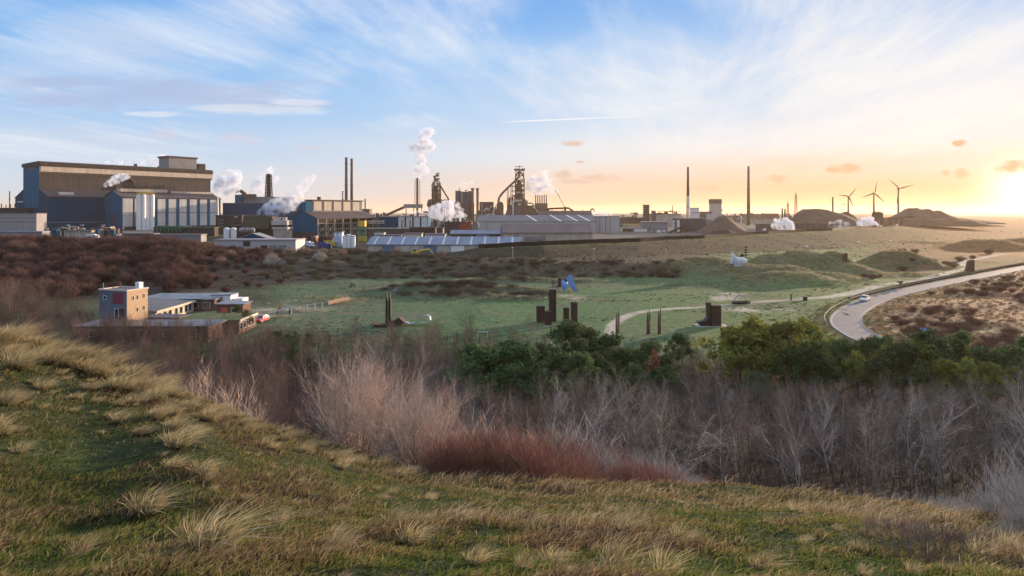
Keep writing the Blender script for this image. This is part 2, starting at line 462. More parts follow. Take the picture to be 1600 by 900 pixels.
# lilac underside of the long cloud on the left
n3 = tex(combine(mth('MULTIPLY', tt, 9.0), mth('MULTIPLY', ss, 46.0), 4.0), 1.0, 3, .6)
lil = ramp(mth('ADD', maxall([blob(250, 147, 330, 26, -.35), blob(110, 128, 160, 16, -.1), blob(420, 165, 140, 12, -.2)]), mth('MULTIPLY', mth('SUBTRACT', n3, .5), 2.4)), .1, 1.0)
skyc = mixc(mth('MULTIPLY', lil, .75), skyc, tuple(q / GAIN for q in lin((176, 194, 228))))
lit = ramp(mth('ADD', maxall([blob(390, 172, 150, 11, .12), blob(250, 178, 60, 6), blob(470, 160, 60, 7)]), mth('MULTIPLY', mth('SUBTRACT', n3, .5), 2.2)), .1, .9)
skyc = mixc(mth('MULTIPLY', lit, .55), skyc, tuple(q / GAIN for q in lin((236, 240, 246))))
# small low cumulus, back-lit by the sun
n4 = tex(combine(mth('MULTIPLY', tt, 42.0), mth('MULTIPLY', ss, 75.0), 2.0), 1.0, 4, .66)
wob = mth('MULTIPLY', mth('SUBTRACT', n4, .5), 2.6)
puffs = ramp(mth('ADD', maxall([blob(1325, 263, 36, 10), blob(1308, 266, 22, 6), blob(1582, 262, 34, 15, -.35), blob(1500, 224, 15, 7), blob(1503, 271, 16, 12), blob(1478, 270, 9, 7), blob(1215, 279, 22, 9), blob(938, 279, 42, 9, .1), blob(880, 273, 22, 9), blob(905, 284, 50, 5), blob(893, 223, 24, 7), blob(1105, 294, 30, 7), blob(905, 253, 10, 3)]), wob), .15, 1.1)
pc = mixc(ramp(fx, .05, .5), lin((222, 196, 180)), lin((228, 184, 142)))
skyc = mixc(mth('MULTIPLY', puffs, .95), skyc, mixc(1.0, pc, (1 / GAIN,) * 3, 'MULTIPLY'))
puffl = ramp(mth('ADD', maxall([blob(372, 215, 48, 13), blob(255, 211, 26, 11), blob(490, 232, 60, 6)]), wob), .15, 1.1)
skyc = mixc(mth('MULTIPLY', puffl, .6), skyc, tuple(q / GAIN for q in lin((214, 212, 224))))
# one vapour trail
tr = mth('SUBTRACT', ss, mth('ADD', mth('MULTIPLY', tt, .043), (V0 - 190) / F))
tra = mth('SUBTRACT', 1.0, mth('MULTIPLY', mth('MULTIPLY', tr, tr), (F / 1.5) ** 2))
tra = mth('MULTIPLY', ramp(tra, 0.0, 1.0), mth('MULTIPLY', ramp(tt, -.03, .03), ramp(tt, .24, .1)))
skyc = mixc(mth('MULTIPLY', tra, .8), skyc, tuple(q / GAIN for q in (.97, .97, .98)))
# high overhead, out of the picture, brightness added to the vault as ambient fill
over = ramp(up, .31, .62)
skyc = mixc(over, skyc, tuple(q / GAIN for q in OVERHEAD_FILL))
L.new(skyc, bg.inputs['Color'])
W.cycles.sampling_method = 'MANUAL'; W.cycles.sample_map_resolution = 256
# ------------------------------------------------------------------ ground sheet
def road_pts():
    uv = [(1760, 398), (1690, 408), (1600, 422), (1540, 433), (1480, 444), (1420, 456), (1370, 469), (1338, 483), (1322, 497), (1324, 510), (1343, 523), (1372, 538), (1425, 557), (1490, 573), (1580, 584), (1700, 592)]
    P = [Vector(((u - 800) / F * Yz(v), Yz(v), 0)) for u, v in uv]
    return smooth_line(P, 8)
def smooth_line(P, k):
    out = []
    Q = [P[0] * 2 - P[1]] + list(P) + [P[-1] * 2 - P[-2]]
    for i in range(1, len(Q) - 2):
        a, b, c, d = Q[i - 1], Q[i], Q[i + 1], Q[i + 2]
        for j in range(k):
            t = j / k
            out.append(.5 * ((2 * b) + (c - a) * t + (2 * a - 5 * b + 4 * c - d) * t * t + (3 * b - a - 3 * c + d) * t ** 3))
    out.append(Q[-2].copy())
    return out
ROAD = road_pts()
def uvline(uv, z=0.0, k=6):
    return smooth_line([Vector(((u - 800) / F * Yz(v, z), Yz(v, z), 0)) for u, v in uv], k)
PATHA = uvline([(962, 540), (955, 519), (960, 505), (978, 494), (1010, 486), (1055, 482), (1095, 480), (1140, 476)])
PATHB = uvline([(1165, 474), (1235, 468), (1300, 463), (1345, 454), (1372, 446)])
PATHC = uvline([(1372, 446), (1440, 436), (1490, 424), (1515, 417), (1502, 411), (1530, 404), (1600, 392)])
TRACK = uvline([(330, 520), (385, 503), (430, 492), (470, 484)])

def dist_line(x, y, line):
    d = np.full(x.shape, 1e9)
    pts = np.array([(p.x, p.y) for p in line])
    for a, b in zip(pts[:-1], pts[1:]):
        ab = b - a; l2 = max((ab ** 2).sum(), 1e-9)
        q = np.clip(((x - a[0]) * ab[0] + (y - a[1]) * ab[1]) / l2, 0, 1)
        d = np.minimum(d, np.hypot(x - a[0] - q * ab[0], y - a[1] - q * ab[1]))
    return d

_h0 = height
def height(x, y):                      # the road is cut level into the ground
    x = np.asarray(x, float); y = np.asarray(y, float)
    z = _h0(x, y)
    m = (y > 95) & (y < 420) & (x > 20)
    if m.any():
        d = dist_line(x[m], y[m], ROAD)
        w = 1 - sst(5.5, 12, d)
        z = z.copy(); z[m] = z[m] * (1 - w) + ROADZ(y[m]) * w
    return z
def ROADZ(y):
    return np.interp(y, [90, 150, 220, 330, 480], [.0, .1, .3, 1.2, 2.0])

MUV = {}
def zone_blob(x, y, u, v, w, h, z=0.0):
    """soft patch on the ground: centre given by where it is seen, size in metres"""
    yy = Yz(v, z); xx = (u - 800) / F * yy
    return np.exp(-((x - xx) / w) ** 2 - ((y - yy) / h) ** 2)
def ground_colour(x, y):
    t = np.clip(x / np.maximum(y, 1), -1.1, 1.1); u = t * F + 800
    n1 = fbm(x, y, 18, 31); n2 = fbm(x, y, 6, 41); n3 = fbm(x, y, 55, 51); n0 = fbm(x, y, 2.2, 61)
    def c(*q): return np.array(q)[None, :]
    fa = np.interp(u, UA, FA); ta = np.interp(u, UA, TA); fb = np.interp(u, UB, FB); cb = np.interp(u, UB, CB)
    col = np.empty((len(x), 3)); col[:] = c(.074, .138, .056)
    def mixin(w, q): 
        w = np.clip(w, 0, 1)[:, None]; col[:] = col * (1 - w) + np.asarray(q) * w
    mixin(.6 * sst(.05, .5, n1 * .6 + n2 * .5), c(.10, .118, .07))
    mixin(.5 * sst(.1, .6, n3), c(.10, .105, .072))
    mixin(.45 * sst(850, 1250, u), c(.115, .15, .05))
    # dark hummocks in the meadow
    hum = np.maximum.reduce([np.exp(-((x - (mu - 800) / F * my) / (sx * 1.05)) ** 2 - ((y - my) / (sy * 1.1)) ** 2) for (mu, mv, my, sx, sy) in MOUNDS[17:23]])
    mixin(1.3 * hum, c(.075, .07, .04)); mixin(.6 * hum * sst(0, .4, n2), c(.17, .15, .09))
    # slopes of the lower bank and the brown hillside on the left
    bank = sst(fa - 8, fa + 8, y)
    left = 1 - sst(380, 480, u)
    mixin(bank * (1 - left) * (1 - sst(1080, 1140, u)), c(.062, .052, .036)); mixin(.5 * bank * sst(0, .5, n2), c(.10, .085, .055))
    mixin(bank * left, c(.042, .030, .025))
    mixin(sst(165, 205, y) * left * .85, c(.05, .040, .030))
    # dike
    dk = sst(fb - 4, fb + 6, y) * sst(640, 760, u)
    mixin(dk, c(.052, .045, .028)); mixin(dk * .7 * sst(-.1, .4, n1), c(.036, .034, .02)); mixin(dk * .6 * sst(1150, 1450, u), c(.06, .056, .024)); mixin(dk * .8 * sst(cb - (cb - fb) * .35, cb, y), c(.055, .078, .026))
    # dunes in the right middle
    for (mu, mv, my, sx, sy) in MOUNDS[:15]:
        g = np.exp(-(((x - (mu - 800) / F * my) / sx) ** 2 + ((y - my) / sy) ** 2) ** 2)
        mixin(.75 * g, c(.125, .125, .055)); mixin(.7 * g * sst(-.1, .5, n1), c(.175, .15, .075))
    rt = sst(1310, 1400, u)
    mixin(rt * sst(255, 300, y) * (1 - dk * .6), c(.11, .088, .042)); mixin(.7 * rt * sst(255, 300, y) * sst(0, .4, n1), c(.17, .09, .045)); mixin(.6 * sst(1400, 1520, u) * sst(330, 420, y), c(.27, .135, .06))
    # the field right of the road
    rd = dist_line(x, y, ROAD[8:]) if True else 0
    inner = sst(1335, 1375, u) * (y > 110) * (1 - sst(.0, 1.0, (y - np.interp(u, [1330, 1370, 1480, 1600, 1760], [165, 195, 240, 296, 400])) / 8))
    mixin(inner, c(.32, .195, .11)); mixin(inner * .85 * sst(.0, .4, n1 + .3 * n2), c(.20, .10, .066)); mixin(inner * .5 * sst(.2, .5, n3), c(.2, .17, .08))
    mixin(zone_blob(x, y, 1560, 520, 18, 4) * 1.2, c(.36, .28, .16))
    # works yard
    st = sst(cb + 30, cb + 90, y) * (1 - sst(1480, 1600, u)) + 0
    mixin(st, c(.13, .12, .11)); mixin(st * sst(0, .4, n3) * .7, c(.1, .09, .08))
    gr = sst(cb - 2, cb + 8, y) * (1 - sst(cb + 60, cb + 130, y)) * sst(790, 860, u) * (1 - sst(1060, 1120, u))
    mixin(gr, c(.10, .14, .05))
    far = sst(700, 1500, y) * rt
    mixin(far, c(.27, .13, .06))
    # woodland floor and the near dune
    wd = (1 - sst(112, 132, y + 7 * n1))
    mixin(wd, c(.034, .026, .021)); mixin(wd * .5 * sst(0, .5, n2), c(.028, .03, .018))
    nd = 1 - sst(26, 42, y)
    g1 = .5 + .5 * np.clip(n0 * .9 + n2 * 1.1 + .35 * np.sin(u / 130) * 0, -1, 1)
    mixin(nd, c(.045, .036, .02)); mixin(nd * .95 * sst(.3, .75, g1), c(.032, .044, .016)); mixin(nd * .7 * sst(.1, .6, fbm(x, y, 1.1, 71)), c(.075, .055, .032)); mixin(nd * .7 * sst(.25, .6, fbm(x, y, .5, 81)), c(.045, .05, .022))
    hol = np.exp(-((u - 110) / 130) ** 2 - ((y - 15.5) / 5) ** 2) * nd
    mixin(.75 * hol, c(.045, .068, .022))
    # bare sand
    for (uu, vv, w, h, z) in [(1150, 436, 4, 7, 5), (1132, 452, 3, 6, 2.5), (1120, 462, 2, 4, 1), (1180, 484, 9, 4, 0), (1345, 397, 9, 7, 4), (1365, 394, 6, 6, 4), (893, 458, 3.5, 7, 1.2), (1350, 458, 8, 3, .5), (450, 483, 8, 6, .3), (400, 495, 7, 9, 0)]:
        mixin(1.1 * zone_blob(x, y, uu, vv, w, h, z) * sst(-.6, .3, n2 + n0 * .6), c(.42, .37, .30))
    for ln, w in ((PATHA, 1.5), (PATHB, 2.2), (PATHC, 2.0)):
        m = (y > 100) & (y < 420)
        q = np.zeros(len(x)); q[m] = 1 - sst(w * .6, w * 1.25, dist_line(x[m], y[m], ln))
        mixin(q * .95, c(.40, .36, .29))
    # worn tracks and mowing streaks across the meadow
    mw = (1 - bank) * (y > 125) * (y < 330)
    mixin(mw * .55 * sst(.25, .6, fbm(x * .35, y * 1.6, 9, 141)), c(.13, .125, .085)); mixin(mw * .6 * sst(.2, .55, fbm(x * .5, y * 1.3, 12, 151)), c(.045, .075, .038)); mixin(mw * .5 * sst(.35, .6, fbm(x, y, 4, 161)), c(.16, .14, .10))
    # pale tops where marram grass catches the light
    return col

def build_ground():
    T = np.concatenate([np.tan(np.linspace(R(-82), R(-47), 26))[:-1], np.linspace(-1.07, -.82, 20)[:-1], np.linspace(-.82, .82, 640), np.linspace(.82, 1.07, 20)[1:], np.tan(np.linspace(R(47), R(82), 26))[1:]])
    RR = np.concatenate([np.geomspace(.8, 6, 22)[:-1], np.linspace(6, 30, 210)[:-1], np.linspace(30, 130, 130)[:-1], np.linspace(130, 410, 250)[:-1], np.geomspace(410, 1000, 130)[:-1], np.geomspace(1000, 4000, 90)[:-1], np.geomspace(4000, 9000, 16)])
    Y, TT = np.meshgrid(RR, T, indexing='ij')
    # beyond the fan's middle the rows bend round the viewer
    w = np.sqrt(1 + np.maximum(np.abs(TT) - 1.07, 0) ** 2)
    Y = Y / w; X = TT * Y
    x = X.ravel(); y = Y.ravel()
    z = height(x, y)
    n, m = len(RR), len(T)
    idx = np.arange(n * m).reshape(n, m)
    f = np.stack([idx[:-1, :-1], idx[:-1, 1:], idx[1:, 1:], idx[1:, :-1]], -1).reshape(-1, 4)
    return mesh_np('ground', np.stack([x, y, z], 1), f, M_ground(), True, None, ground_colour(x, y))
def M_ground():
    m, nt, N, L, b = nodes('ground')
    b.inputs['Roughness'].default_value = .95; b.inputs['Specular IOR Level'].default_value = .1
    a = N.new('ShaderNodeAttribute'); a.attribute_name = 'tint'
    tc = N.new('ShaderNodeTexCoord')
    def tx(s, d, r=.6):
        n = N.new('ShaderNodeTexNoise'); n.inputs['Scale'].default_value = s; n.inputs['Detail'].default_value = d; n.inputs['Roughness'].default_value = r
        L.new(tc.outputs['Object'], n.inputs['Vector']); return n
    n1 = tx(.55, 8, .7); n2 = tx(5.0, 6, .7)
    r1 = N.new('ShaderNodeMapRange'); r1.inputs[1].default_value = .3; r1.inputs[2].default_value = .7; r1.inputs[3].default_value = .55; r1.inputs[4].default_value = 1.5
    L.new(n1.outputs['Fac'], r1.inputs[0])
    r2 = N.new('ShaderNodeMapRange'); r2.inputs[1].default_value = .3; r2.inputs[2].default_value = .7; r2.inputs[3].default_value = .65; r2.inputs[4].default_value = 1.4
    L.new(n2.outputs['Fac'], r2.inputs[0])
    mu = N.new('ShaderNodeMath'); mu.operation = 'MULTIPLY'; L.new(r1.outputs[0], mu.inputs[0]); L.new(r2.outputs[0], mu.inputs[1])
    mx = N.new('ShaderNodeMixRGB'); mx.blend_type = 'MULTIPLY'; mx.inputs[0].default_value = 1
    L.new(a.outputs['Color'], mx.inputs[1])
    cb = N.new('ShaderNodeCombineXYZ')
    for i in range(3): L.new(mu.outputs[0], cb.inputs[i])
    L.new(cb.outputs[0], mx.inputs[2])
    L.new(mx.outputs[0], b.inputs['Base Color'])
    bp = N.new('ShaderNodeBump'); bp.inputs['Strength'].default_value = .8; bp.inputs['Distance'].default_value = .9
    L.new(n1.outputs['Fac'], bp.inputs['Height'])
    bp2 = N.new('ShaderNodeBump'); bp2.inputs['Strength'].default_value = .6; bp2.inputs['Distance'].default_value = .12
    L.new(n2.outputs['Fac'], bp2.inputs['Height']); L.new(bp.outputs[0], bp2.inputs['Normal'])
    L.new(bp2.outputs[0], b.inputs['Normal'])
    return m
tag(build_ground(), kind='structure')

def ribbon(name, line, offs, mat_, dz, kind='structure', z_of=None):
    """strip between two offsets (metres, left/right of the line), laid on the ground"""
    vs = []; fs = []
    for i, p in enumerate(line):
        a = line[max(i - 1, 0)]; b = line[min(i + 1, len(line) - 1)]
        d = (b - a); d.z = 0; d.normalize(); n = Vector((-d.y, d.x, 0))
        for o in offs:
            q = p + n * o
            z = (ROADZ(q.y) if z_of is None else z_of(q.x, q.y)) + dz
            vs.append((q.x, q.y, float(z)))
    k = len(offs)
    for i in range(len(line) - 1):
        for j in range(k - 1):
            fs.append((i * k + j, i * k + j + 1, (i + 1) * k + j + 1, (i + 1) * k + j))
    m = MB(); m.add(vs, fs)
    o = m.build(name, mat_, smooth=True)
    return tag(o, kind=kind)
M_asph = mat('asphalt', (.17, .165, .17), (.11, .107, .112), .35, .8, bump=.1)
M_line = mat('road_paint', (.75, .74, .70), (.6, .58, .55), 3, .6)
M_kerb = mat('kerb', (.24, .23, .21), (.18, .17, .16), 2, .8)
ribbon('road', ROAD, (-3.2, -1.6, 0, 1.6, 3.2), M_asph, .06)
o = ribbon('road_marking', ROAD, (-3.0, -2.88), M_line, .068); o2 = ribbon('road_marking', ROAD, (2.88, 3.0), M_line, .068)
def kerb(off):
    for_ = []
    m = MB()
    k = []
    for i, p in enumerate(ROAD):
        a = ROAD[max(i - 1, 0)]; b = ROAD[min(i + 1, len(ROAD) - 1)]
        d = (b - a); d.z = 0; d.normalize(); n = Vector((-d.y, d.x, 0))
        z = float(ROADZ(p.y))
        q0 = p + n * off; q1 = p + n * (off + (.22 if off > 0 else -.22))
        k.append([(q0.x, q0.y, z - .1), (q0.x, q0.y, z + .19), (q1.x, q1.y, z + .19), (q1.x, q1.y, z - .1)])
    vs = [v for r in k for v in r]; fs = []
    for i in range(len(k) - 1):
        for j in range(4):
            fs.append((i * 4 + j, i * 4 + (j + 1) % 4, i * 4 + 4 + (j + 1) % 4, i * 4 + 4 + j))
    m.add(vs, fs); return tag(m.build('kerb', M_kerb), kind='structure')
kerb(3.2); kerb(-3.2)
# sea beyond the dunes
def sea():
    m, nt, N, L, b = nodes('sea_water')
    b.inputs['Base Color'].default_value = (.05, .09, .11, 1); b.inputs['Roughness'].default_value = .22
    tc = N.new('ShaderNodeTexCoord'); mp = N.new('ShaderNodeMapping'); mp.inputs['Scale'].default_value = (1, .35, 1); L.new(tc.outputs['Object'], mp.inputs[0])
    n = N.new('ShaderNodeTexNoise'); n.inputs['Scale'].default_value = .02; n.inputs['Detail'].default_value = 6; L.new(mp.outputs[0], n.inputs['Vector'])
    bp = N.new('ShaderNodeBump'); bp.inputs['Strength'].default_value = .5; bp.inputs['Distance'].default_value = 6; L.new(n.outputs['Fac'], bp.inputs['Height']); L.new(bp.outputs[0], b.inputs['Normal'])
    q = MB(); q.add([(-19000, 2600, -2), (19000, 2600, -2), (19000, 19000, -2), (-19000, 19000, -2)], [(0, 1, 2, 3)])
    tag(q.build('sea_water', m), kind='structure')
sea()
# ------------------------------------------------------------------ plants
def perp(d):
    a = Vector((0, 0, 1)) if abs(d.z) < .9 else Vector((1, 0, 0))
    u = d.cross(a).normalized(); return u, d.cross(u).normalized()

class Wood:
    """twig builder: limbs are three-sided tubes, fine twigs are slim triangles"""
    def __init__(s, seed): s.r = random.Random(seed); s.v = []; s.f = []
    def limb(s, p0, p1, r0, r1):
        d = (p1 - p0)
        if d.length < 1e-5: return
        u, w = perp(d.normalized()); b = len(s.v)
        for p, r in ((p0, r0), (p1, r1)):
            for k in range(3):
                a = k * 2.0944
                s.v.append(tuple(p + u * (math.cos(a) * r) + w * (math.sin(a) * r)))
        for k in range(3):
            j = (k + 1) % 3
            s.f.append((b + k, b + j, b + 3 + j)); s.f.append((b + k, b + 3 + j, b + 3 + k))
    def twig(s, p0, p1, r):
        d = (p1 - p0).normalized(); u, w = perp(d); a = s.r.uniform(0, 6.283)
        o = (u * math.cos(a) + w * math.sin(a)) * r
        b = len(s.v); s.v += [tuple(p0 - o), tuple(p0 + o), tuple(p1)]; s.f.append((b, b + 1, b + 2))
    def grow(s, p, d, length, r, level, spec):
        n = spec['seg'][level]
        pts = [p.copy()]; dirs = [d.copy()]
        q = p.copy(); dd = d.copy(); st = length / n
        for i in range(n):
            wob = spec['wob'][level]
            dd = (dd + Vector((s.r.gauss(0, wob), s.r.gauss(0, wob), s.r.gauss(0, wob) + spec['up'][level])) ).normalized()
            nq = q + dd * st
            ra = r * (1 - .75 * i / n); rb = r * (1 - .75 * (i + 1) / n)
            if level >= spec['twig']: s.twig(q, nq + dd * st * .3, ra)
            else: s.limb(q, nq, ra, rb)
            q = nq; pts.append(q.copy()); dirs.append(dd.copy())
        if level + 1 >= len(spec['seg']): return
        t0 = spec['start'][level]; kids = spec['kids'][level]
        for k in range(kids):
            t = t0 + (1 - t0) * ((k + s.r.random()) / kids)
            i = min(int(t * n), n - 1); fr = t * n - i
            base = pts[i].lerp(pts[i + 1], fr)
            ax = dirs[min(i + 1, n)]; u, w = perp(ax)
            az = s.r.uniform(0, 6.283); ang = R(s.r.uniform(*spec['ang'][level]))
            nd = (ax * math.cos(ang) + (u * math.cos(az) + w * math.sin(az)) * math.sin(ang)).normalized()
            ln = length * spec['len'][level] * s.r.uniform(.7, 1.2) * (1 - .45 * (t - t0) / max(1 - t0, .01))
            s.grow(base, nd, ln, r * spec['rad'][level] * (1 - .5 * t), level + 1, spec)
    def mesh(s, name, m):
        return mesh_np_data(name, np.array(s.v, np.float32), np.array(s.f, np.int32), m)
def mesh_np_data(name, v, f, m):
    me = bpy.data.meshes.new(name)
    nf, k = f.shape
    me.vertices.add(len(v)); me.vertices.foreach_set('co', v.ravel())
    me.loops.add(nf * k); me.loops.foreach_set('vertex_index', f.ravel())
    me.polygons.add(nf); me.polygons.foreach_set('loop_start', np.arange(0, nf * k, k, dtype=np.int32))
    me.update(calc_edges=True); me.materials.append(m); return me
def obj(name, me, parent=None):
    o = bpy.data.objects.new(name, me); COL.objects.link(o)
    if parent is not None:
        o.parent = parent; KIDS.setdefault(parent.name, []).append(o)
    return o

M_greybark = mat('grey_bark', (.22, .195, .18), (.13, .115, .108), 2, .9, vary=.35)
M_greytwig = mat('grey_twigs', (.21, .178, .15), (.115, .096, .082), .35, .9, vary=.55)
M_paletwig = mat('pale_twigs', (.40, .355, .31), (.28, .245, .215), .35, .9, vary=.25)
M_palebark = mat('pale_bark', (.44, .41, .385), (.32, .295, .275), 2, .9, vary=.2)
M_brownbark = mat('brown_bark', (.22, .155, .12), (.14, .10, .08), 2, .9, vary=.25)
M_browntwig = mat('brown_twigs', (.165, .108, .09), (.085, .058, .05), .35, .9, vary=.5)
M_pinktwig = mat('pink_twigs', (.62, .475, .375), (.44, .33, .26), .8, .85, vary=.08)
M_redtwig = mat('red_twigs', (.36, .165, .115), (.20, .095, .07), .8, .9, vary=.3)
M_shrubred = mat('shrub_red', (.17, .082, .066), (.09, .05, .044), .5, .9, vary=.35)
M_shrubdk = mat('shrub_dark', (.125, .085, .068), (.075, .052, .045), .5, .9, vary=.3)
M_shrubrus = mat('shrub_russet', (.19, .095, .07), (.12, .065, .052), .5, .9, vary=.25)
M_shrubtan = mat('shrub_tan', (.36, .25, .18), (.26, .18, .13), .5, .9, vary=.25)
M_shrubgrey = mat('shrub_grey', (.42, .39, .36), (.32, .29, .26), .5, .9, vary=.2)
M_needle = mat('pine_needles', (.115, .17, .05), (.05, .09, .034), .9, .8, vary=.3, trans=.15)
M_needle2 = mat('pine_needles_light', (.29, .285, .055), (.15, .175, .04), .9, .8, vary=.25, trans=.2)
M_pinebark = mat('pine_bark', (.16, .11, .08), (.10, .07, .055), 3, .9)
M_ivy = mat('evergreen_leaves', (.04, .07, .025), (.02, .04, .016), 1.5, .7, vary=.2, trans=.1)

SPEC_TREE = dict(seg=[7, 5, 4, 3, 1], kids=[15, 8, 8, 5], wob=[.12, .17, .2, .22, .2], up=[.02, .05, .06, .03, .0], ang=[(35, 78), (25, 65), (20, 65), (20, 60)], len=[.60, .5, .48, .5], rad=[.5, .5, .5, .6], start=[.09, .15, .1, .1], twig=3)
SPEC_BUSHY = dict(seg=[5, 5, 4, 2, 1], kids=[11, 9, 7, 4], wob=[.12, .15, .2, .2, .2], up=[.05, .14, .12, .06, .0], ang=[(25, 70), (22, 58), (20, 60), (20, 60)], len=[.62, .52, .5, .5], rad=[.55, .5, .5, .6], start=[.08, .1, .1, .1], twig=3)
def tree_proto(seed, hgt, spec, mb_, mt, r=.10, stems=1, thin=1.0):
    """trunk with limbs in one mesh, the twig crown in another"""
    w = Wood(seed); rr = w.r
    trunk = Wood(seed + 999)
    for k in range(stems):
        a = rr.uniform(0, 6.28); lean = rr.uniform(.02, .12) if stems == 1 else rr.uniform(.12, .45)
        d = Vector((math.cos(a) * lean, math.sin(a) * lean, 1)).normalized()
        w.grow(Vector((math.cos(a) * .12 * (stems > 1), math.sin(a) * .12 * (stems > 1), -.3)), d, hgt * rr.uniform(.8, 1), r / math.sqrt(stems), 0, spec)
    # heavy limbs (tubes of more than a couple of cm) go to the trunk mesh
    return w
def split_wood(w, thr):
    v = np.array(w.v, np.float32); f = np.array(w.f, np.int32)
    e = np.linalg.norm(v[f[:, 0]] - v[f[:, 1]], axis=1)
    heavy = np.zeros(len(f), bool)
    # tube faces come in sixes; the first edge across a tube tells its thickness
    p = v[f]
    mind = np.minimum.reduce([np.linalg.norm(p[:, a] - p[:, b], axis=1) for a, b in ((0, 1), (1, 2), (0, 2))])
    heavy = mind > thr
    def sub(mask):
        ff = f[mask]; used = np.unique(ff); mp = -np.ones(len(v), np.int32); mp[used] = np.arange(len(used)); return v[used], mp[ff]
    return sub(heavy), sub(~heavy)
def make_tree(name, seed, hgt, spec, mb_, mt, r=.1, stems=1, thr=.045):
    w = tree_proto(seed, hgt, spec, mb_, mt, r, stems)
    (tv, tf), (cv, cf) = split_wood(w, thr)
    root = thing(name, None, None)
    tr = obj('trunk', mesh_np_data(name + '_trunk', tv, tf, mb_), root)
    cr = obj('crown', mesh_np_data(name + '_crown', cv, cf, mt), root)
    return root
def make_shrub(seed, hgt, wid, stems, m, name, twigs=14, r=.02):
    """low dome of twigs springing from one stool"""
    w = Wood(seed); rr = w.r
    for k in range(stems):
        a = rr.uniform(0, 6.283); q = math.sqrt(rr.random())
        b = Vector((math.cos(a) * q * wid * .35, math.sin(a) * q * wid * .35, -.15))
        tip = Vector((math.cos(a) * q * wid, math.sin(a) * q * wid, hgt * math.sqrt(max(1 - q * q * .8, .1)) * rr.uniform(.75, 1.1)))
        mid = b.lerp(tip, .5) + Vector((0, 0, hgt * .12)); 
        w.twig(b, mid + (mid - b) * .1, r); w.twig(mid, tip, r * .7)
        for j in range(twigs):
            t = rr.uniform(.25, 1); p = b.lerp(mid, t * 2) if t < .5 else mid.lerp(tip, t * 2 - 1)
            d = (tip - b).normalized(); u, x = perp(d); az = rr.uniform(0, 6.283)
            nd = (d * .8 + (u * math.cos(az) + x * math.sin(az)) * .6 + Vector((0, 0, .25))).normalized()
            w.twig(p, p + nd * hgt * rr.uniform(.15, .34), r * .5)
    return w.mesh(name, m)
def leaf_cloud(rr, centre, rad, n, size, flat=.7):
    """n leaf-sized triangles through a lumpy ellipsoid"""
    d = rr.normal(size=(n, 3)); d /= np.linalg.norm(d, axis=1, keepdims=True)
    q = rr.random(n) ** .45
    c = np.asarray(centre) + d * (q * rad)[:, None] * np.array([1, 1, flat])
    a = rr.normal(size=(n, 3)); a[:, 2] += .5; a /= np.linalg.norm(a, axis=1, keepdims=True)
    b = np.cross(a, rr.normal(size=(n, 3))); b /= np.linalg.norm(b, axis=1, keepdims=True)
    s = size * rr.uniform(.6, 1.3, n)[:, None]
    v = np.stack([c - b * s * .35, c + b * s * .35, c + a * s], 1).reshape(-1, 3)
    return v
def make_pine(seed, hgt, wid, mn, name='pine_tree', dead=False):
    r = np.random.default_rng(seed); rr = random.Random(seed)
    root = thing(name, None, None)
    w = Wood(seed)
    top = Vector((rr.uniform(-.5, .5), rr.uniform(-.5, .5), hgt * .86))
    P = [Vector((0, 0, -.4)), Vector((rr.uniform(-.2, .2), rr.uniform(-.2, .2), hgt * .35)), top]
    w.limb(P[0], P[1], .17, .13); w.limb(P[1], P[2], .13, .04)
    vs = []
    nc = int(24 + wid * 6)
    for k in range(nc):
        z = hgt * (.30 + .70 * rr.random() ** .8) * (1.06 if rr.random() < .15 else 1)
        rel = min((z / hgt - .30) / .70, 1)
        prof = wid * (.55 + .6 * math.sin(math.pi * min(.18 + rel * .8, 1)) ) * (1.08 - rel * .62)
        a = rr.uniform(0, 6.283); q = prof * math.sqrt(rr.random()) * rr.uniform(.75, 1.15)
        c = Vector((math.cos(a) * q, math.sin(a) * q, z + rr.uniform(-.3, .3)))
        base = P[1].lerp(P[2], max(0, min((z - hgt * .35 - q * .3) / (hgt * .51), .97)))
        w.limb(base, c, .05, .015)
        for j in range(3):
            e = c + Vector((rr.uniform(-.5, .5), rr.uniform(-.5, .5), rr.uniform(-.2, .3)))
            w.twig(c, e, .015)
        R_ = rr.uniform(.4, .9)
        vs.append(leaf_cloud(r, c, R_, rr.randint(70, 115), .26, .75))
        for j in range(4):        # upright shoots on top of each clump
            a = rr.uniform(0, 6.283); e = c + Vector((math.cos(a) * R_ * rr.uniform(.2, .9), math.sin(a) * R_ * rr.uniform(.2, .9), R_ * rr.uniform(.5, .8)))
            vs.append(leaf_cloud(r, e, .17, 16, .24, 2.3))
    # upright candles at the outline
    v = np.concatenate(vs).astype(np.float32)
    f = np.arange(len(v), dtype=np.int32).reshape(-1, 3)
    obj('trunk', w.mesh('pine_trunk', M_pinebark), root)
    obj('crown', mesh_np_data('pine_crown', v, f, mn), root)
    return root

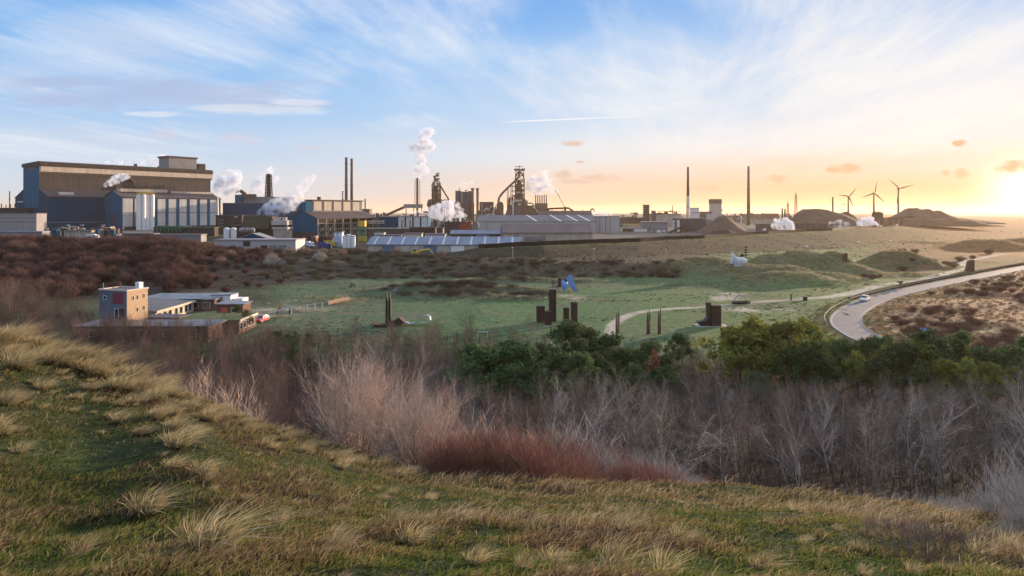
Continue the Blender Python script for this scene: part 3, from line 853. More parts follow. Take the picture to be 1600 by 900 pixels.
def scatter(n, test, box, mind, seed):
    """dart-throwing on the ground, mind = least spacing as a function or number"""
    r = random.Random(seed); out = []; cells = {}; s = mind
    tries = 0
    while len(out) < n and tries < n * 60:
        tries += 1
        u = r.uniform(box[0], box[1]); y = math.sqrt(r.uniform(box[2] ** 2, box[3] ** 2)); x = (u - 800) / F * y
        if not test(u, y, x): continue
        k = (int(x // s), int(y // s)); ok = True
        for i in (-1, 0, 1):
            for j in (-1, 0, 1):
                for (a, b) in cells.get((k[0] + i, k[1] + j), ()):
                    if (a - x) ** 2 + (b - y) ** 2 < s * s: ok = False; break
                if not ok: break
            if not ok: break
        if ok: cells.setdefault(k, []).append((x, y)); out.append((x, y))
    return out
def place_all(protos, spots, label, cat, group, sc=(.8, 1.2), seed=1, tall=None):
    """every plant of a kind an object of its own; the prototypes themselves take the first spots"""
    r = random.Random(seed); used = set(); n = 0
    zs = height(np.array([p[0] for p in spots]), np.array([p[1] for p in spots]))
    for (x, y), z in zip(spots, zs):
        i = r.randrange(len(protos)); o = protos[i]
        if i in used: o = dup(o)
        else: used.add(i)
        o.location = (x, y, float(z)); o.rotation_euler = (0, 0, r.uniform(0, 6.28))
        k = r.uniform(*sc) * (tall(x, y) if tall else 1)
        o.scale = (k * r.uniform(.9, 1.1), k * r.uniform(.9, 1.1), k)
        lab = label(x, y) if callable(label) else label
        tag(o, lab, cat, group)
    for i, o in enumerate(protos):
        if i not in used:
            for c in KIDS.get(o.name, []): bpy.data.objects.remove(c)
            bpy.data.objects.remove(o)

def road_clear(x, y, d):
    return all((p.x - x) ** 2 + (p.y - y) ** 2 > d * d for p in ROAD[::2])
# --- the wood in the hollow
def in_wood(u, y, x):
    # near edge follows the dune foot; far edge is the meadow side
    near = np.interp(u, [-60, 200, 420, 600, 700, 900, 1200, 1660], [62, 58, 54, 50, 52, 44, 42, 40])
    far = np.interp(u, [-60, 120, 240, 390, 480, 700, 1000, 1280, 1660], [215, 172, 140, 140, 138, 138, 128, 112, 96])
    if not (near < y < far): return False
    if 140 < u < 400 and y > 132: return False
    return road_clear(x, y, 8)
GREY = [make_tree('grey_tree', 100 + i, 7.6, SPEC_TREE, M_greybark, M_greytwig, .085) for i in range(5)]
SPEC_PALE = dict(SPEC_TREE, kids=[16, 9, 7, 4], ang=[(20, 50), (20, 50), (20, 55), (20, 55)], up=[.03, .10, .08, .04, 0], len=[.55, .48, .45, .5])
PALE = [make_tree('pale_tree', 150 + i, 7.4, SPEC_PALE, M_palebark, M_paletwig, .105, thr=.03) for i in range(5)]
BROWN = [make_tree('brown_tree', 200 + i, 7.2, SPEC_TREE if i % 2 else SPEC_BUSHY, M_brownbark, M_browntwig, .08, 1 if i % 2 else 3) for i in range(5)]
BUSHY = [make_tree('bushy_tree', 250 + i, 7.0, SPEC_BUSHY, M_brownbark, M_browntwig, .08, 3 + i % 2) for i in range(4)]
tall_f = lambda x, y: float(np.interp(uof(x, y), [-60, 150, 400, 650, 900, 1200, 1660], [1.2, 1.0, .85, .92, .94, .9, .92])) * (float(np.interp(y, [42, 70, 100, 140, 200], [.95, 1.0, .92, .74, .9])) if uof(x, y) < 730 else float(np.interp(y, [42, 56, 74, 92], [.95, .95, .76, .62])))
gsp = scatter(290, lambda u, y, x: in_wood(u, y, x) and y < np.interp(u, [560, 760], [118, 92]) and rnd.random() < np.interp(u, [560, 740], [.12, 1]), (560, 1660, 40, 120), 3.1, 5)
bsp = scatter(285, lambda u, y, x: in_wood(u, y, x) and rnd.random() < np.interp(u, [380, 520, 720, 900, 1600], [.5, 1, .7, .2, .08]), (380, 1640, 46, 142), 3.0, 6)
lsp = scatter(285, lambda u, y, x: in_wood(u, y, x), (-70, 440, 54, 215), 3.4, 7)
print('wood', len(gsp), len(bsp), len(lsp))
rq = random.Random(77)
psp = [p for p in gsp if rq.random() < .38]; gsp = [p for p in gsp if p not in psp]
place_all(PALE, psp, 'paler silvery leafless tree standing out of the duller wood in the hollow', 'tree', 'pale silvery trees in the wood of the hollow', (.75, 1.1), 11, tall_f)
place_all(GREY, gsp, 'leafless dull grey tree with fine twigs in the packed wood of the hollow', 'tree', 'leafless grey trees of the wood in the hollow', (.8, 1.15), 1, tall_f)
place_all(BROWN, bsp, 'leafless brown tree with ruddy twigs in the wood between dune and meadow', 'tree', 'leafless brown trees of the wood in the hollow', (.75, 1.15), 2, tall_f)
lsp = lsp[:270] + [((u - 800) / F * y, y) for u, y in [(215, 128), (232, 124), (250, 130), (268, 122), (286, 129), (300, 120), (318, 127), (335, 123), (352, 130), (370, 124), (198, 122), (180, 126), (160, 124), (345, 117)]]
place_all(BUSHY, lsp, 'many stemmed leafless brown tree in the wood around the houses', 'tree', 'many stemmed brown trees around the houses', (.8, 1.2), 3, lambda x, y: tall_f(x, y) * (1.35 if 115 < y < 133 and 150 < uof(x, y) < 380 else 1))
# --- undergrowth that fills the wood's floor
def thicket_mesh(name, spots, hgt, stems, m, r=.02, kind='stuff', wid=1.0):
    rr = np.random.default_rng(len(spots))
    n = len(spots) * stems
    P = np.repeat(np.array(spots), stems, 0) + rr.normal(size=(n, 2)) * wid
    z = height(P[:, 0], P[:, 1])
    h = hgt * rr.uniform(.45, 1.15, n)
    b = np.stack([P[:, 0], P[:, 1], z - .1], 1)
    d = rr.normal(size=(n, 3)) * .28; d[:, 2] = 1
    tip = b + d * h[:, None]
    a = rr.uniform(0, 6.283, n); o = np.stack([np.cos(a), np.sin(a), np.zeros(n)], 1) * (r * rr.uniform(.6, 1.4, n))[:, None]
    v = [np.stack([b - o, b + o, tip], 1)]
    for k in range(5):
        t = rr.uniform(.3, .95, n)[:, None]; p = b + (tip - b) * t
        e = rr.normal(size=(n, 3)); e[:, 2] = np.abs(e[:, 2]) + .5; e /= np.linalg.norm(e, axis=1, keepdims=True)
        q = p + e * (h * rr.uniform(.15, .4, n))[:, None]
        v.append(np.stack([p - o * .6, p + o * .6, q], 1))
    v = np.concatenate(v).reshape(-1, 3)
    f = np.arange(len(v)).reshape(-1, 3)
    o = mesh_np(name, v, f, m); tag(o, kind=kind); return o
us = scatter(2600, lambda u, y, x: in_wood(u, y + 3, x) or in_wood(u, y, x), (-60, 1660, 36, 212), 1.6, 9)
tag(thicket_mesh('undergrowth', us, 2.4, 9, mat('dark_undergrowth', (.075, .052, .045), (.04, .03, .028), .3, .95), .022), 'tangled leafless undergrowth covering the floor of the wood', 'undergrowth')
# --- pines along the wood's far edge
PINES = [make_pine(300 + i, 7.2, w_, M_needle) for i, w_ in enumerate((3.3, 3.8, 2.8))]
PINEL = [make_pine(320 + i, 7.0, w_, M_needle2) for i, w_ in enumerate((3.4, 3.8))]
pine_spots = []; pine_light = []
rp = random.Random(8)
def pines(u0, u1, vtop0, vtop1, y0, y1, n, lst):
    for k in range(n):
        u = u0 + (u1 - u0) * (k + rp.random()) / n; y = rp.uniform(y0, y1)
        v = vtop0 + (vtop1 - vtop0) * (k + .5) / n + rp.uniform(-20, 30)
        x = (u - 800) / F * y
        if road_clear(x, y, 6): lst.append((x, y, v))
pines(735, 890, 556, 545, 86, 100, 11, pine_spots); pines(880, 1070, 524, 535, 100, 116, 10, pine_spots); pines(900, 1060, 560, 560, 90, 100, 6, pine_spots)
pines(1140, 1270, 514, 526, 98, 110, 9, pine_light); pines(1160, 1300, 560, 560, 90, 98, 5, pine_spots); pines(1285, 1420, 530, 550, 98, 108, 6, pine_spots); pines(1340, 1420, 555, 560, 92, 98, 4, pine_light)
pines(1400, 1610, 530, 542, 92, 103, 13, pine_spots); pines(1430, 1600, 545, 550, 88, 96, 5, pine_light)
pines(415, 495, 526, 535, 118, 130, 4, pine_spots); pines(420, 500, 545, 560, 108, 116, 2, pine_spots)
def place_pines(protos, spots, label, group, seed):
    r = random.Random(seed); used = set()
    for (x, y, v) in spots:
        z = gz(x, y); top = H - (v - V0) / F * y
        i = r.randrange(len(protos)); o = protos[i]
        if i in used: o = dup(o)
        else: used.add(i)
        o.location = (x, y, z); o.rotation_euler = (0, 0, r.uniform(0, 6.28)); s = max((top - z) / 7.2, .45)
        o.scale = (s * r.uniform(1.08, 1.42), s * r.uniform(1.08, 1.42), s)
        tag(o, label, 'tree', group)
place_pines(PINES, pine_spots, 'dark green round crowned pine along the far side of the leafless wood', 'dark pines along the far side of the wood', 4)
place_pines(PINEL, pine_light, 'light yellowish green pine standing between the darker pines near the road bend', 'light green pines near the road bend', 5)
M_dead = mat('dead_needles', (.34, .15, .07), (.24, .10, .05), 1.2, .85)
dp = make_pine(351, 3.6, .9, M_dead); p_ = on(1024, 94); dp.location = (p_.x, p_.y, gz(p_.x, p_.y)); dp.scale = (.9, .9, 1.45)
tag(dp, 'small dead pine with rust orange needles among the dark green pines', 'tree')
# ------------------------------------------------------------------ near dune: turf, marram, thickets
def tint_mat(name, trans=.25, rough=.85):
    m, nt, N, L, b = nodes(name)
    b.inputs['Roughness'].default_value = rough; b.inputs['Specular IOR Level'].default_value = .15
    a = N.new('ShaderNodeAttribute'); a.attribute_name = 'tint'
    oi = N.new('ShaderNodeObjectInfo'); mr = N.new('ShaderNodeMapRange'); mr.inputs[3].default_value = .8; mr.inputs[4].default_value = 1.2
    L.new(oi.outputs['Random'], mr.inputs[0])
    hs = N.new('ShaderNodeHueSaturation'); L.new(mr.outputs[0], hs.inputs['Value']); L.new(a.outputs['Color'], hs.inputs['Color'])
    L.new(hs.outputs[0], b.inputs['Base Color'])
    tr = N.new('ShaderNodeBsdfTranslucent'); L.new(hs.outputs[0], tr.inputs['Color'])
    ms = N.new('ShaderNodeMixShader'); ms.inputs[0].default_value = trans
    L.new(b.outputs[0], ms.inputs[1]); L.new(tr.outputs[0], ms.inputs[2]); L.new(ms.outputs[0], N['Material Output'].inputs['Surface'])
    return m
M_grass = tint_mat('grass_blades', .38)
def blades(base, direc, length, width, bend, side, col_a, col_b):
    """curved blades of five points; direc unit, bend vector added along the square of the height"""
    n = len(base)
    L1 = length[:, None]
    mid = base + direc * L1 * .55 + bend * L1 * .22
    tip = base + direc * L1 * .88 + bend * L1 * .8
    o = side * width[:, None]
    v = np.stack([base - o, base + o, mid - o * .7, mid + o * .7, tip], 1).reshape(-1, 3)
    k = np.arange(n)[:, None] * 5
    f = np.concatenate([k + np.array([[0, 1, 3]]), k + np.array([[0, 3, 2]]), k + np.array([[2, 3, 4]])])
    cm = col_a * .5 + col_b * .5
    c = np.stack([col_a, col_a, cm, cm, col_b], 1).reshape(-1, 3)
    return v, f, c
def turf(name, n, y0, y1, lmin, lmax, wid, seed, pal, dens=None, lean=.5, trange=.86):
    rr = np.random.default_rng(seed)
    m = int(n * 2.2)
    y = y0 * (y1 / y0) ** rr.random(m); t = rr.uniform(-trange, trange, m); x = t * y
    u = t * F + 800
    keep = rr.random(m) < (dens(u, y, x) if dens else 1)
    x, y, u = x[keep][:n], y[keep][:n], u[keep][:n]; n = len(x)
    z = height(x, y)
    b = np.stack([x, y, z - .01], 1)
    d = rr.normal(size=(n, 3)) * .35; d[:, 2] = 1; d /= np.linalg.norm(d, axis=1, keepdims=True)
    bend = rr.normal(size=(n, 3)) * .35; bend[:, 0] += lean; bend[:, 2] = -.15
    a = rr.uniform(0, 6.283, n); side = np.stack([np.cos(a), np.sin(a), np.zeros(n)], 1)
    patch = np.clip(.45 + 1.0 * fbm(x, y, 2.4, 91) + .75 * fbm(x, y, .7, 95), 0, 1)
    ln = rr.uniform(lmin, lmax, n) * (.35 + 1.1 * patch); w = wid * rr.uniform(.6, 1.4, n) * (.6 + y / 18)
    pal = np.array(pal); 
    pick = np.clip((patch * .75 + rr.random(n) * .45) * len(pal), 0, len(pal) - 1).astype(int)
    hol = np.exp(-((u - 110) / 150) ** 2 - ((y - 15.5) / 5) ** 2)
    pick = np.where(rr.random(n) < hol * .85, np.minimum(pick, 2), pick)
    c = pal[pick] * rr.uniform(.75, 1.25, n)[:, None]
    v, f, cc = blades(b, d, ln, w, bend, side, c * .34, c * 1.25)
    o = mesh_np(name, v, f, M_grass, False, None, cc)
    return tag(o, kind='stuff')
PAL = [(.036, .068, .018), (.052, .092, .022), (.095, .13, .028), (.14, .155, .036), (.185, .16, .055), (.30, .225, .115), (.15, .10, .06)]
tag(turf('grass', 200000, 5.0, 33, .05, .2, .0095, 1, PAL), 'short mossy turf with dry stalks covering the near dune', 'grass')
STRAW = [(.42, .31, .17), (.50, .38, .22), (.34, .24, .13), (.27, .21, .10), (.46, .37, .24)]
def dry_d(u, y, x):
    p = np.clip(.25 + 1.2 * fbm(x, y, 3.2, 111), .03, 1)
    crest = np.exp(-((y - np.interp(u, [-60, 230, 600, 1100, 1420, 1600], [26, 26, 24, 21, 18, 13])) / 2.2) ** 2)
    hol = np.exp(-((u - 110) / 150) ** 2 - ((y - 15.5) / 4) ** 2)
    return np.clip(p * .5 + crest * .9, 0, 1) * (1 - .7 * hol)
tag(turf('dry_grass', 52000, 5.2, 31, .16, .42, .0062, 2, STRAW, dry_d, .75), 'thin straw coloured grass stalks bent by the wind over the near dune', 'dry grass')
def make_tuft(seed, n, hgt, spread, pal):
    rr = np.random.default_rng(seed)
    a = rr.uniform(0, 6.283, n); q = np.sqrt(rr.random(n)) * .14 * hgt
    b = np.stack([np.cos(a) * q, np.sin(a) * q, np.full(n, -.04)], 1)
    d = np.stack([np.cos(a) * spread * rr.random(n), np.sin(a) * spread * rr.random(n), np.ones(n)], 1); d /= np.linalg.norm(d, axis=1, keepdims=True)
    bend = np.stack([np.cos(a) * .35 + .55, np.sin(a) * .4, rr.uniform(-.45, -.05, n)], 1)
    s = rr.uniform(0, 6.283, n); side = np.stack([np.cos(s), np.sin(s), np.zeros(n)], 1)
    ln = hgt * rr.uniform(.45, 1.1, n); w = .0085 * rr.uniform(.6, 1.3, n)
    pal = np.array(pal); c = pal[rr.integers(0, len(pal), n)] * rr.uniform(.8, 1.2, n)[:, None]
    v, f, cc = blades(b, d, ln, w, bend, side, c * np.array([.26, .28, .2]), c)
    return mesh_np('marram_tuft', v, f, M_grass, False, None, cc)
MAR = [(.66, .52, .32), (.58, .45, .26), (.74, .60, .40), (.50, .39, .21), (.36, .32, .15)]
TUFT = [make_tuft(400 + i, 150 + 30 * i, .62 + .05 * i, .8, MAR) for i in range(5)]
def place_flat(protos, spots, label, cat, group, sc, seed, jitter_rot=6.28):
    r = random.Random(seed); n = 0
    for s in spots:
        (x, y) = s[:2]
        i = r.randrange(len(protos)); o = protos[i]
        if o.get('label'): o = dup(o)
        k = (s[2] if len(s) > 2 else 1) * r.uniform(*sc)
        o.location = (x, y, gz(x, y)); o.rotation_euler = (0, 0, r.uniform(-.5, .5) * jitter_rot); o.scale = (k * r.uniform(.85, 1.25), k * r.uniform(.85, 1.25), k)
        tag(o, label, cat, group)
crest_sp = []
rc = random.Random(12)
for k in range(135):
    u = rc.uniform(-90, 400) if k < 110 else rc.uniform(380, 640); y = rc.gauss(25.5, 1.3) - max(0, (u - 250)) * .004
    crest_sp.append(((u - 800) / F * y, y, rc.uniform(.8, 1.25) if u < 260 else rc.uniform(.45, .8)))
place_flat(TUFT, crest_sp, 'straw coloured marram tuft bending over along the crest of the left dune', 'grass tuft', 'marram tufts along the left dune crest', (.8, 1.2), 31, .9)
slope_sp = []
while len(slope_sp) < 120:
    y = rc.uniform(15, 25); u = rc.uniform(-60, 330)
    if math.exp(-((u - 130) / 110) ** 2 - ((y - 15) / 3) ** 2) > .35 * rc.random() + .2: continue
    slope_sp.append(((u - 800) / F * y, y, .22 + .75 * rc.random() ** 1.8))
place_flat(TUFT, slope_sp, 'pale marram tuft scattered over the slope of the left dune', 'grass tuft', 'marram tufts on the left dune slope', (.8, 1.2), 32, .9)
near_sp = []
for (u, v, y, k) in [(225, 795, 11.2, 1.0), (315, 745, 13.5, .7), (268, 752, 13.6, .65), (640, 830, 10.3, 1.05), (325, 880, 8.2, 1.05), (960, 895, 7.8, .95), (1035, 895, 7.8, .7), (430, 812, 10.6, .6), (720, 805, 12, .55), (970, 830, 11.5, .7), (900, 800, 14, .6), (610, 800, 12, .8), (1240, 800, 16, .6), (120, 880, 8.4, .6), (860, 870, 9, .6), (1060, 850, 10.8, .6), (520, 870, 9, .5), (740, 880, 8.5, .6), (1580, 845, 12, .8), (1530, 860, 10.5, .7), (1190, 880, 8.6, .6)]:
    near_sp.append(((u - 800) / F * y, y, k))
place_flat(TUFT, near_sp, 'large straw coloured marram tuft standing alone in the low turf near the photographer', 'grass tuft', 'lone marram tufts in the near turf', (.78, .92), 33, .9)
low_sp = []
for k in range(80):
    y = 7 * (21 / 7) ** rc.random(); u = rc.uniform(-40, 1620)
    if u < 300 and y < 20: continue
    low_sp.append(((u - 800) / F * y, y, rc.uniform(.2, .36)))
place_flat(TUFT, low_sp, 'small bent tuft of dry grass in the turf of the near dune', 'grass tuft', 'small dry tufts on the near dune', (.8, 1.2), 34, 1.2)

# --- pale willow bushes on the shoulder of the dune
SPEC_FAN = dict(seg=[6, 4, 3, 1], kids=[15, 8, 5], wob=[.07, .12, .16, .2], up=[.06, .10, .10, .0], ang=[(10, 34), (14, 40), (15, 45)], len=[.62, .5, .45], rad=[.55, .55, .6], start=[.12, .1, .1], twig=1)
def make_fan(seed, hgt, stems, mb_, mt, thr=.03, rad=.05, lean=(.15, 1.0)):
    w = Wood(seed); rr = w.r
    for k in range(stems):
        a = 6.283 * k / stems + rr.uniform(-.3, .3); ln = rr.uniform(*lean)
        w.grow(Vector((math.cos(a) * .2, math.sin(a) * .2, -.25)), Vector((math.cos(a) * ln, math.sin(a) * ln, 1)).normalized(), hgt * rr.uniform(.75, 1.0), rad * rr.uniform(.5, 1), 0, SPEC_FAN)
    root = thing('willow_bush', None, None)
    (tv, tf), (cv, cf) = split_wood(w, thr)
    obj('stems', mesh_np_data('willow_stems', tv, tf, mb_), root); obj('crown', mesh_np_data('willow_crown', cv, cf, mt), root)
    return root
M_pinkbark = mat('pink_bark', (.40, .27, .21), (.30, .20, .16), 3, .85)
for (u, y, h, s, n, lab) in [(560, 31.5, 4.6, 51, 26, 'big bare willow bush with pinkish twigs fanning out on the dune shoulder'), (648, 29.5, 3.9, 52, 22, 'rounder bare pinkish bush beside the taller fanning willow')]:
    o = make_fan(s, h, n, M_pinkbark, M_pinktwig); x = (u - 800) / F * y
    o.location = (x, y, gz(x, y)); tag(o, lab, 'bush')
sap = [make_shrub(60 + i, 2.3, .7, 16, M_pinktwig, 'sapling', 12, .018) for i in range(3)]
saps = [obj('sapling', m) for m in sap]
spots = [((u - 800) / F * y, y, k) for u, y, k in [(325, 31, 1.0), (375, 32, 1.1), (400, 31.5, .7), (300, 33, .8), (345, 35, 1.0)]]
place_flat(saps, spots, 'slender pinkish sapling growing just behind the grassy dune crest', 'sapling', 'saplings behind the dune crest', (.9, 1.15), 35)
# --- red thicket behind the front crest
RED = [obj('red_shrub', make_shrub(70 + i, 2.0, 1.3, 90, M_redtwig, 'red_shrub', 12, .011)) for i in range(4)]
spots = []
for k in range(95):
    u = rc.uniform(688, 1135); y = rc.uniform(26.5, 37)
    vt = np.interp(u, [690, 760, 850, 930, 1020, 1090, 1135], [672, 668, 680, 700, 722, 745, 758]) + rc.uniform(-12, 22)
    x = (u - 800) / F * y; top = H - (vt - V0) / F * y; hh = top - gz(x, y)
    if .35 < hh < 6: spots.append((x, y, hh / 2.0))
place_flat(RED, spots, 'dense red stemmed shrub in the thicket behind the front dune crest', 'shrub', 'red stemmed shrubs behind the front dune', (.62, 1.12), 36)
GRY = [obj('grey_shrub', make_shrub(80 + i, 1.8, 1.2, 60, M_shrubgrey, 'grey_shrub', 12, .014)) for i in range(3)]
spots = []
for (u, v, y) in [(1010, 705, 31), (1035, 712, 30), (900, 668, 36), (740, 655, 37), (760, 662, 35), (1480, 775, 27), (1515, 770, 25), (1550, 778, 22), (1590, 735, 23), (1580, 770, 20), (1440, 765, 30), (1400, 770, 30), (1605, 700, 26), (870, 672, 37), (1300, 768, 28), (1340, 772, 27), (705, 668, 33), (730, 680, 31), (800, 676, 33), (845, 690, 31), (925, 695, 32), (960, 706, 31), (1060, 730, 29), (1090, 744, 28), (1560, 770, 18), (1600, 745, 17), (1625, 740, 16), (1590, 800, 15), (1545, 800, 18), (1610, 790, 14.5), (1500, 800, 20), (1570, 825, 14), (1470, 800, 22)]:
    x = (u - 800) / F * y; hh = (H - (v - V0) / F * y) - gz(x, y); spots.append((x, y, max(hh, .5) / 1.8))
place_flat(GRY, spots, 'pale grey twiggy shrub at the edge of the hollow below the near dune', 'shrub', 'pale grey shrubs at the edge of the hollow', (.95, 1.05), 37)
M_bram = mat('bramble_brown', (.20, .14, .10), (.11, .08, .06), .8, .9, vary=.4)
BRM = [obj('bramble', make_shrub(90 + i, .42, .6, 34, M_bram, 'bramble', 9, .007)) for i in range(3)]
spots = []
for k in range(40):
    u = rc.gauss(1440, 75); y = rc.uniform(9, 14.5); spots.append(((u - 800) / F * y, y, rc.uniform(.4, 1.0)))
place_flat(BRM, spots, 'low brown bramble in the dark patch at the right of the near dune', 'bramble', 'brambles on the near dune', (.8, 1.1), 38)

# ------------------------------------------------------------------ shrubs of the middle distance
SHR = [obj('hillside_shrub', make_shrub(500 + i, 3.2, 2.9, 190, M_shrubred, 'shrub', 14, .045)) for i in range(4)]
SHT = [obj('tan_shrub', make_shrub(510 + i, 3.0, 2.2, 120, M_shrubtan, 'shrub', 12, .05)) for i in range(3)]
SHG = [obj('silver_shrub', make_shrub(520 + i, 3.0, 2.2, 130, M_shrubgrey, 'shrub', 12, .045)) for i in range(2)]
SHL = [obj('bank_shrub', make_shrub(530 + i, 1.3, 2.6, 170, mat('shrub_olive', (.135, .112, .072), (.08, .066, .045), .5, .9, vary=.35), 'shrub', 12, .035)) for i in range(3)]
SHH = [obj('heath_shrub', make_shrub(540 + i, 1.1, 2.6, 150, M_shrubdk, 'shrub', 12, .03)) for i in range(3)]
SHF = [obj('russet_shrub', make_shrub(550 + i, 1.7, 2.4, 190, M_shrubrus, 'shrub', 12, .032)) for i in range(3)]
SHS = [obj('dune_shrub', make_shrub(560 + i, 2.6, 2.6, 150, M_shrubred, 'shrub', 12, .045)) for i in range(3)]
def hill(u, y, x):
    v = V0 + (H - 6) / y * F
    return (y > 232 or u < 150 or rnd.random() < .25) and not (150 < u < 400 and y < 215) and (u < 330 or y > 285 or rnd.random() < .3)
hs_ = scatter(295, hill, (-70, 440, 205, 345), 4.2, 41)
front = [(x, y, (1.1 + .4 * (y > 290)) * float(np.interp(uof(x, y), [300, 345], [1, .5]))) for x, y in hs_]
place_flat(SHR, front, 'leafless reddish shrub crowding the slope below the steelworks hall', 'shrub', 'reddish shrubs on the slope below the steelworks', (.75, 1.35), 42)
tans = [(x, y, 1) for x, y in [((u - 800) / F * y, y) for u, y in [(25, 245), (30, 262), (300, 300), (318, 300), (280, 285), (360, 300), (40, 300), (345, 285), (505, 330), (520, 322), (535, 326), (470, 335), (450, 335), (690, 320), (60, 330), (250, 325), (560, 338), (595, 335), (620, 330), (480, 330)]]]
place_flat(SHT, tans, 'rounded light brown shrub among darker ones on the slope above the meadow', 'shrub', 'light brown shrubs above the meadow', (.8, 1.25), 43)
place_flat(SHG, [(at(u, v, y).x, y, k) for u, v, y, k in [(425, 425, 290, 1.6), (418, 430, 285, 1.2), (500, 420, 300, 1.3), (440, 428, 288, 1.0)]], 'pale silvery shrub on the dark bank above the meadow', 'shrub', 'silvery shrubs on the dark bank', (.9, 1.1), 44)
def bankz(u, y, x): return np.interp(u, UA, FA) - 4 < y < np.interp(u, UA, TA) + 2
bk = scatter(190, bankz, (400, 1065, 262, 350), 3.0, 45)
place_flat(SHL, [(x, y, 1) for x, y in bk], 'low olive brown shrub on the bank behind the meadow', 'shrub', 'olive brown shrubs on the bank behind the meadow', (.7, 1.3), 46)
hm = []
for (mu, my, w, n) in [(720, 226, 24, 34), (640, 228, 9, 8), (780, 211, 16, 16), (700, 212, 14, 12), (800, 256, 16, 8)]:
    for k in range(n):
        x = (mu - 800) / F * my + rc.gauss(0, w * .5); y = my + rc.gauss(0, 2.5); hm.append((x, y, rc.uniform(.7, 1.25)))
place_flat(SHH, hm, 'knee high dark heath shrub on the hummocks across the meadow', 'shrub', 'heath shrubs on the meadow hummocks', (.8, 1.2), 47)
def field(u, y, x):
    lim = np.interp(u, [1330, 1370, 1480, 1600, 1760], [160, 188, 230, 282, 380])
    return 118 < y < lim and road_clear(x, y, 8) and u > 1368 and fbm(np.array([x]), np.array([y]), 18, 31)[0] > -.02
fs_ = scatter(130, field, (1360, 1690, 112, 330), 2.2, 48)
place_flat(SHF, [(x, y, .8) for x, y in fs_], 'low russet shrub in the rough field inside the road bend', 'shrub', 'russet shrubs inside the road bend', (.6, 1.25), 49)
rs = [((u - 800) / F * y, y, k) for u, y, k in [(1410, 300, 1), (1425, 320, 1), (1480, 330, 1.2), (1490, 318, 1), (1475, 340, 1), (1350, 268, .8), (1362, 262, .9), (1375, 272, .7), (1500, 360, 1.3), (1545, 420, 1.4), (1410, 420, 1.6), (1430, 425, 1.6), (1395, 430, 1.4), (1230, 290, .6), (1040, 268, .9), (1050, 266, .8), (1030, 270, .7), (1445, 345, 1), (1460, 352, 1), (1520, 380, 1.1)]]
place_flat(SHS, rs, 'solitary dark shrub between the dunes beyond the road', 'shrub', 'solitary shrubs between the dunes', (.6, .9), 50)
# lone bare trees on the meadow
for (u, v, hh, lab) in [(612, 447, 7.5, 'lone spreading bare tree standing on the far meadow below the bank'), (735, 520, 9, 'slender bare birch leaning left at the near edge of the meadow'), (830, 522, 6, 'thin pale bare sapling tree at the meadow edge left of the steel columns')]:
    y = Yz(v, .4); x = (u - 800) / F * y
    src = BROWN[0] if hh != 6 else BROWN[2]
    o = dup(src, (x, y, gz(x, y)), rnd.uniform(0, 6), hh / 7.4 * .8); tag(o, lab, 'tree'); del o['group']
    if hh == 9: o.rotation_euler = (0, R(-14), .6)
pn = [(u, y) for u, y in [(385, 152), (372, 158)]]
for (u, y) in pn:
    o = dup(PINES[2], (on(u, y)), .4, .55); tag(o, 'dark bushy evergreen tree at the corner of the low brick house' if u == 385 else 'smaller evergreen tucked behind the low brick house', 'tree'); del o['group']
# pale marram fringe on dune tops and banks: far grass as one mass
def fringe(name, n, hgt, seed, fn, pal, w=.03):
    rr = np.random.default_rng(seed)
    cx, cy = fn(rr, n // 14); k_ = len(cx)
    g = rr.integers(0, k_, n); size = rr.uniform(.5, 1.35, k_); tone = rr.uniform(.6, 1.35, k_)
    x = cx[g] + rr.normal(size=n) * .28 * hgt / .7 * size[g]; y = cy[g] + rr.normal(size=n) * .28 * hgt / .7 * size[g]
    z = height(x, y)
    b = np.stack([x, y, z - .05], 1); d = rr.normal(size=(n, 3)) * .3; d[:, 2] = 1; d /= np.linalg.norm(d, axis=1, keepdims=True)
    bend = rr.normal(size=(n, 3)) * .2; bend[:, 0] += .6; bend[:, 2] = -.2
    a = rr.uniform(0, 6.283, n); side = np.stack([np.cos(a), np.sin(a), np.zeros(n)], 1)
    pal = np.array(pal); c = pal[rr.integers(0, len(pal), k_)][g] * (tone[g] * rr.uniform(.8, 1.2, n))[:, None]
    v, f, cc = blades(b, d, hgt * size[g] * rr.uniform(.5, 1.2, n), np.full(n, w), bend, side, c * .7, c)
    return tag(mesh_np(name, v, f, M_grass, False, None, cc), kind='stuff')
PMAR = [(.34, .31, .20), (.28, .25, .14), (.20, .19, .09), (.38, .35, .25)]
def on_mounds(rr, n):
    xs, ys = [], []
    for (mu, mv, my, sx, sy) in MOUNDS[:28]:
        k = int(n * min(sx * sy, 200) / 1900)
        a = rr.normal(size=(k, 2)); xs.append((mu - 800) / F * my + a[:, 0] * sx * .75); ys.append(my + a[:, 1] * sy * .75)
    x, y = np.concatenate(xs), np.concatenate(ys)
    keep = fbm(x, y, 7, 121) > -.15
    return x[keep], y[keep]
tag(fringe('marram_grass', 90000, .95, 61, on_mounds, PMAR, .04), 'pale marram grass growing over the dunes and hummocks of the meadow', 'marram grass')
def on_banks(rr, n):
    u = rr.uniform(-40, 1540, n); y = np.interp(u, UB, FB) - 30 + (np.interp(u, UB, CB) - np.interp(u, UB, FB) + 40) * rr.random(n)
    lo = rr.random(n) < .45
    ylo = np.interp(u, UA, FA) + (np.interp(u, UA, TA) - np.interp(u, UA, FA) + 30) * rr.random(n)
    y = np.where(lo, ylo, y); x = (u - 800) / F * y
    keep = (fbm(x, y, 14, 131) > -.1) & ((u > 430) | lo)
    return x[keep], y[keep]
tag(fringe('rough_grass', 60000, .6, 62, on_banks, [(.045, .039, .022), (.034, .031, .017), (.03, .028, .015), (.065, .055, .032)], .05), 'rough winter grass on the banks and the embankment slope', 'rough grass')

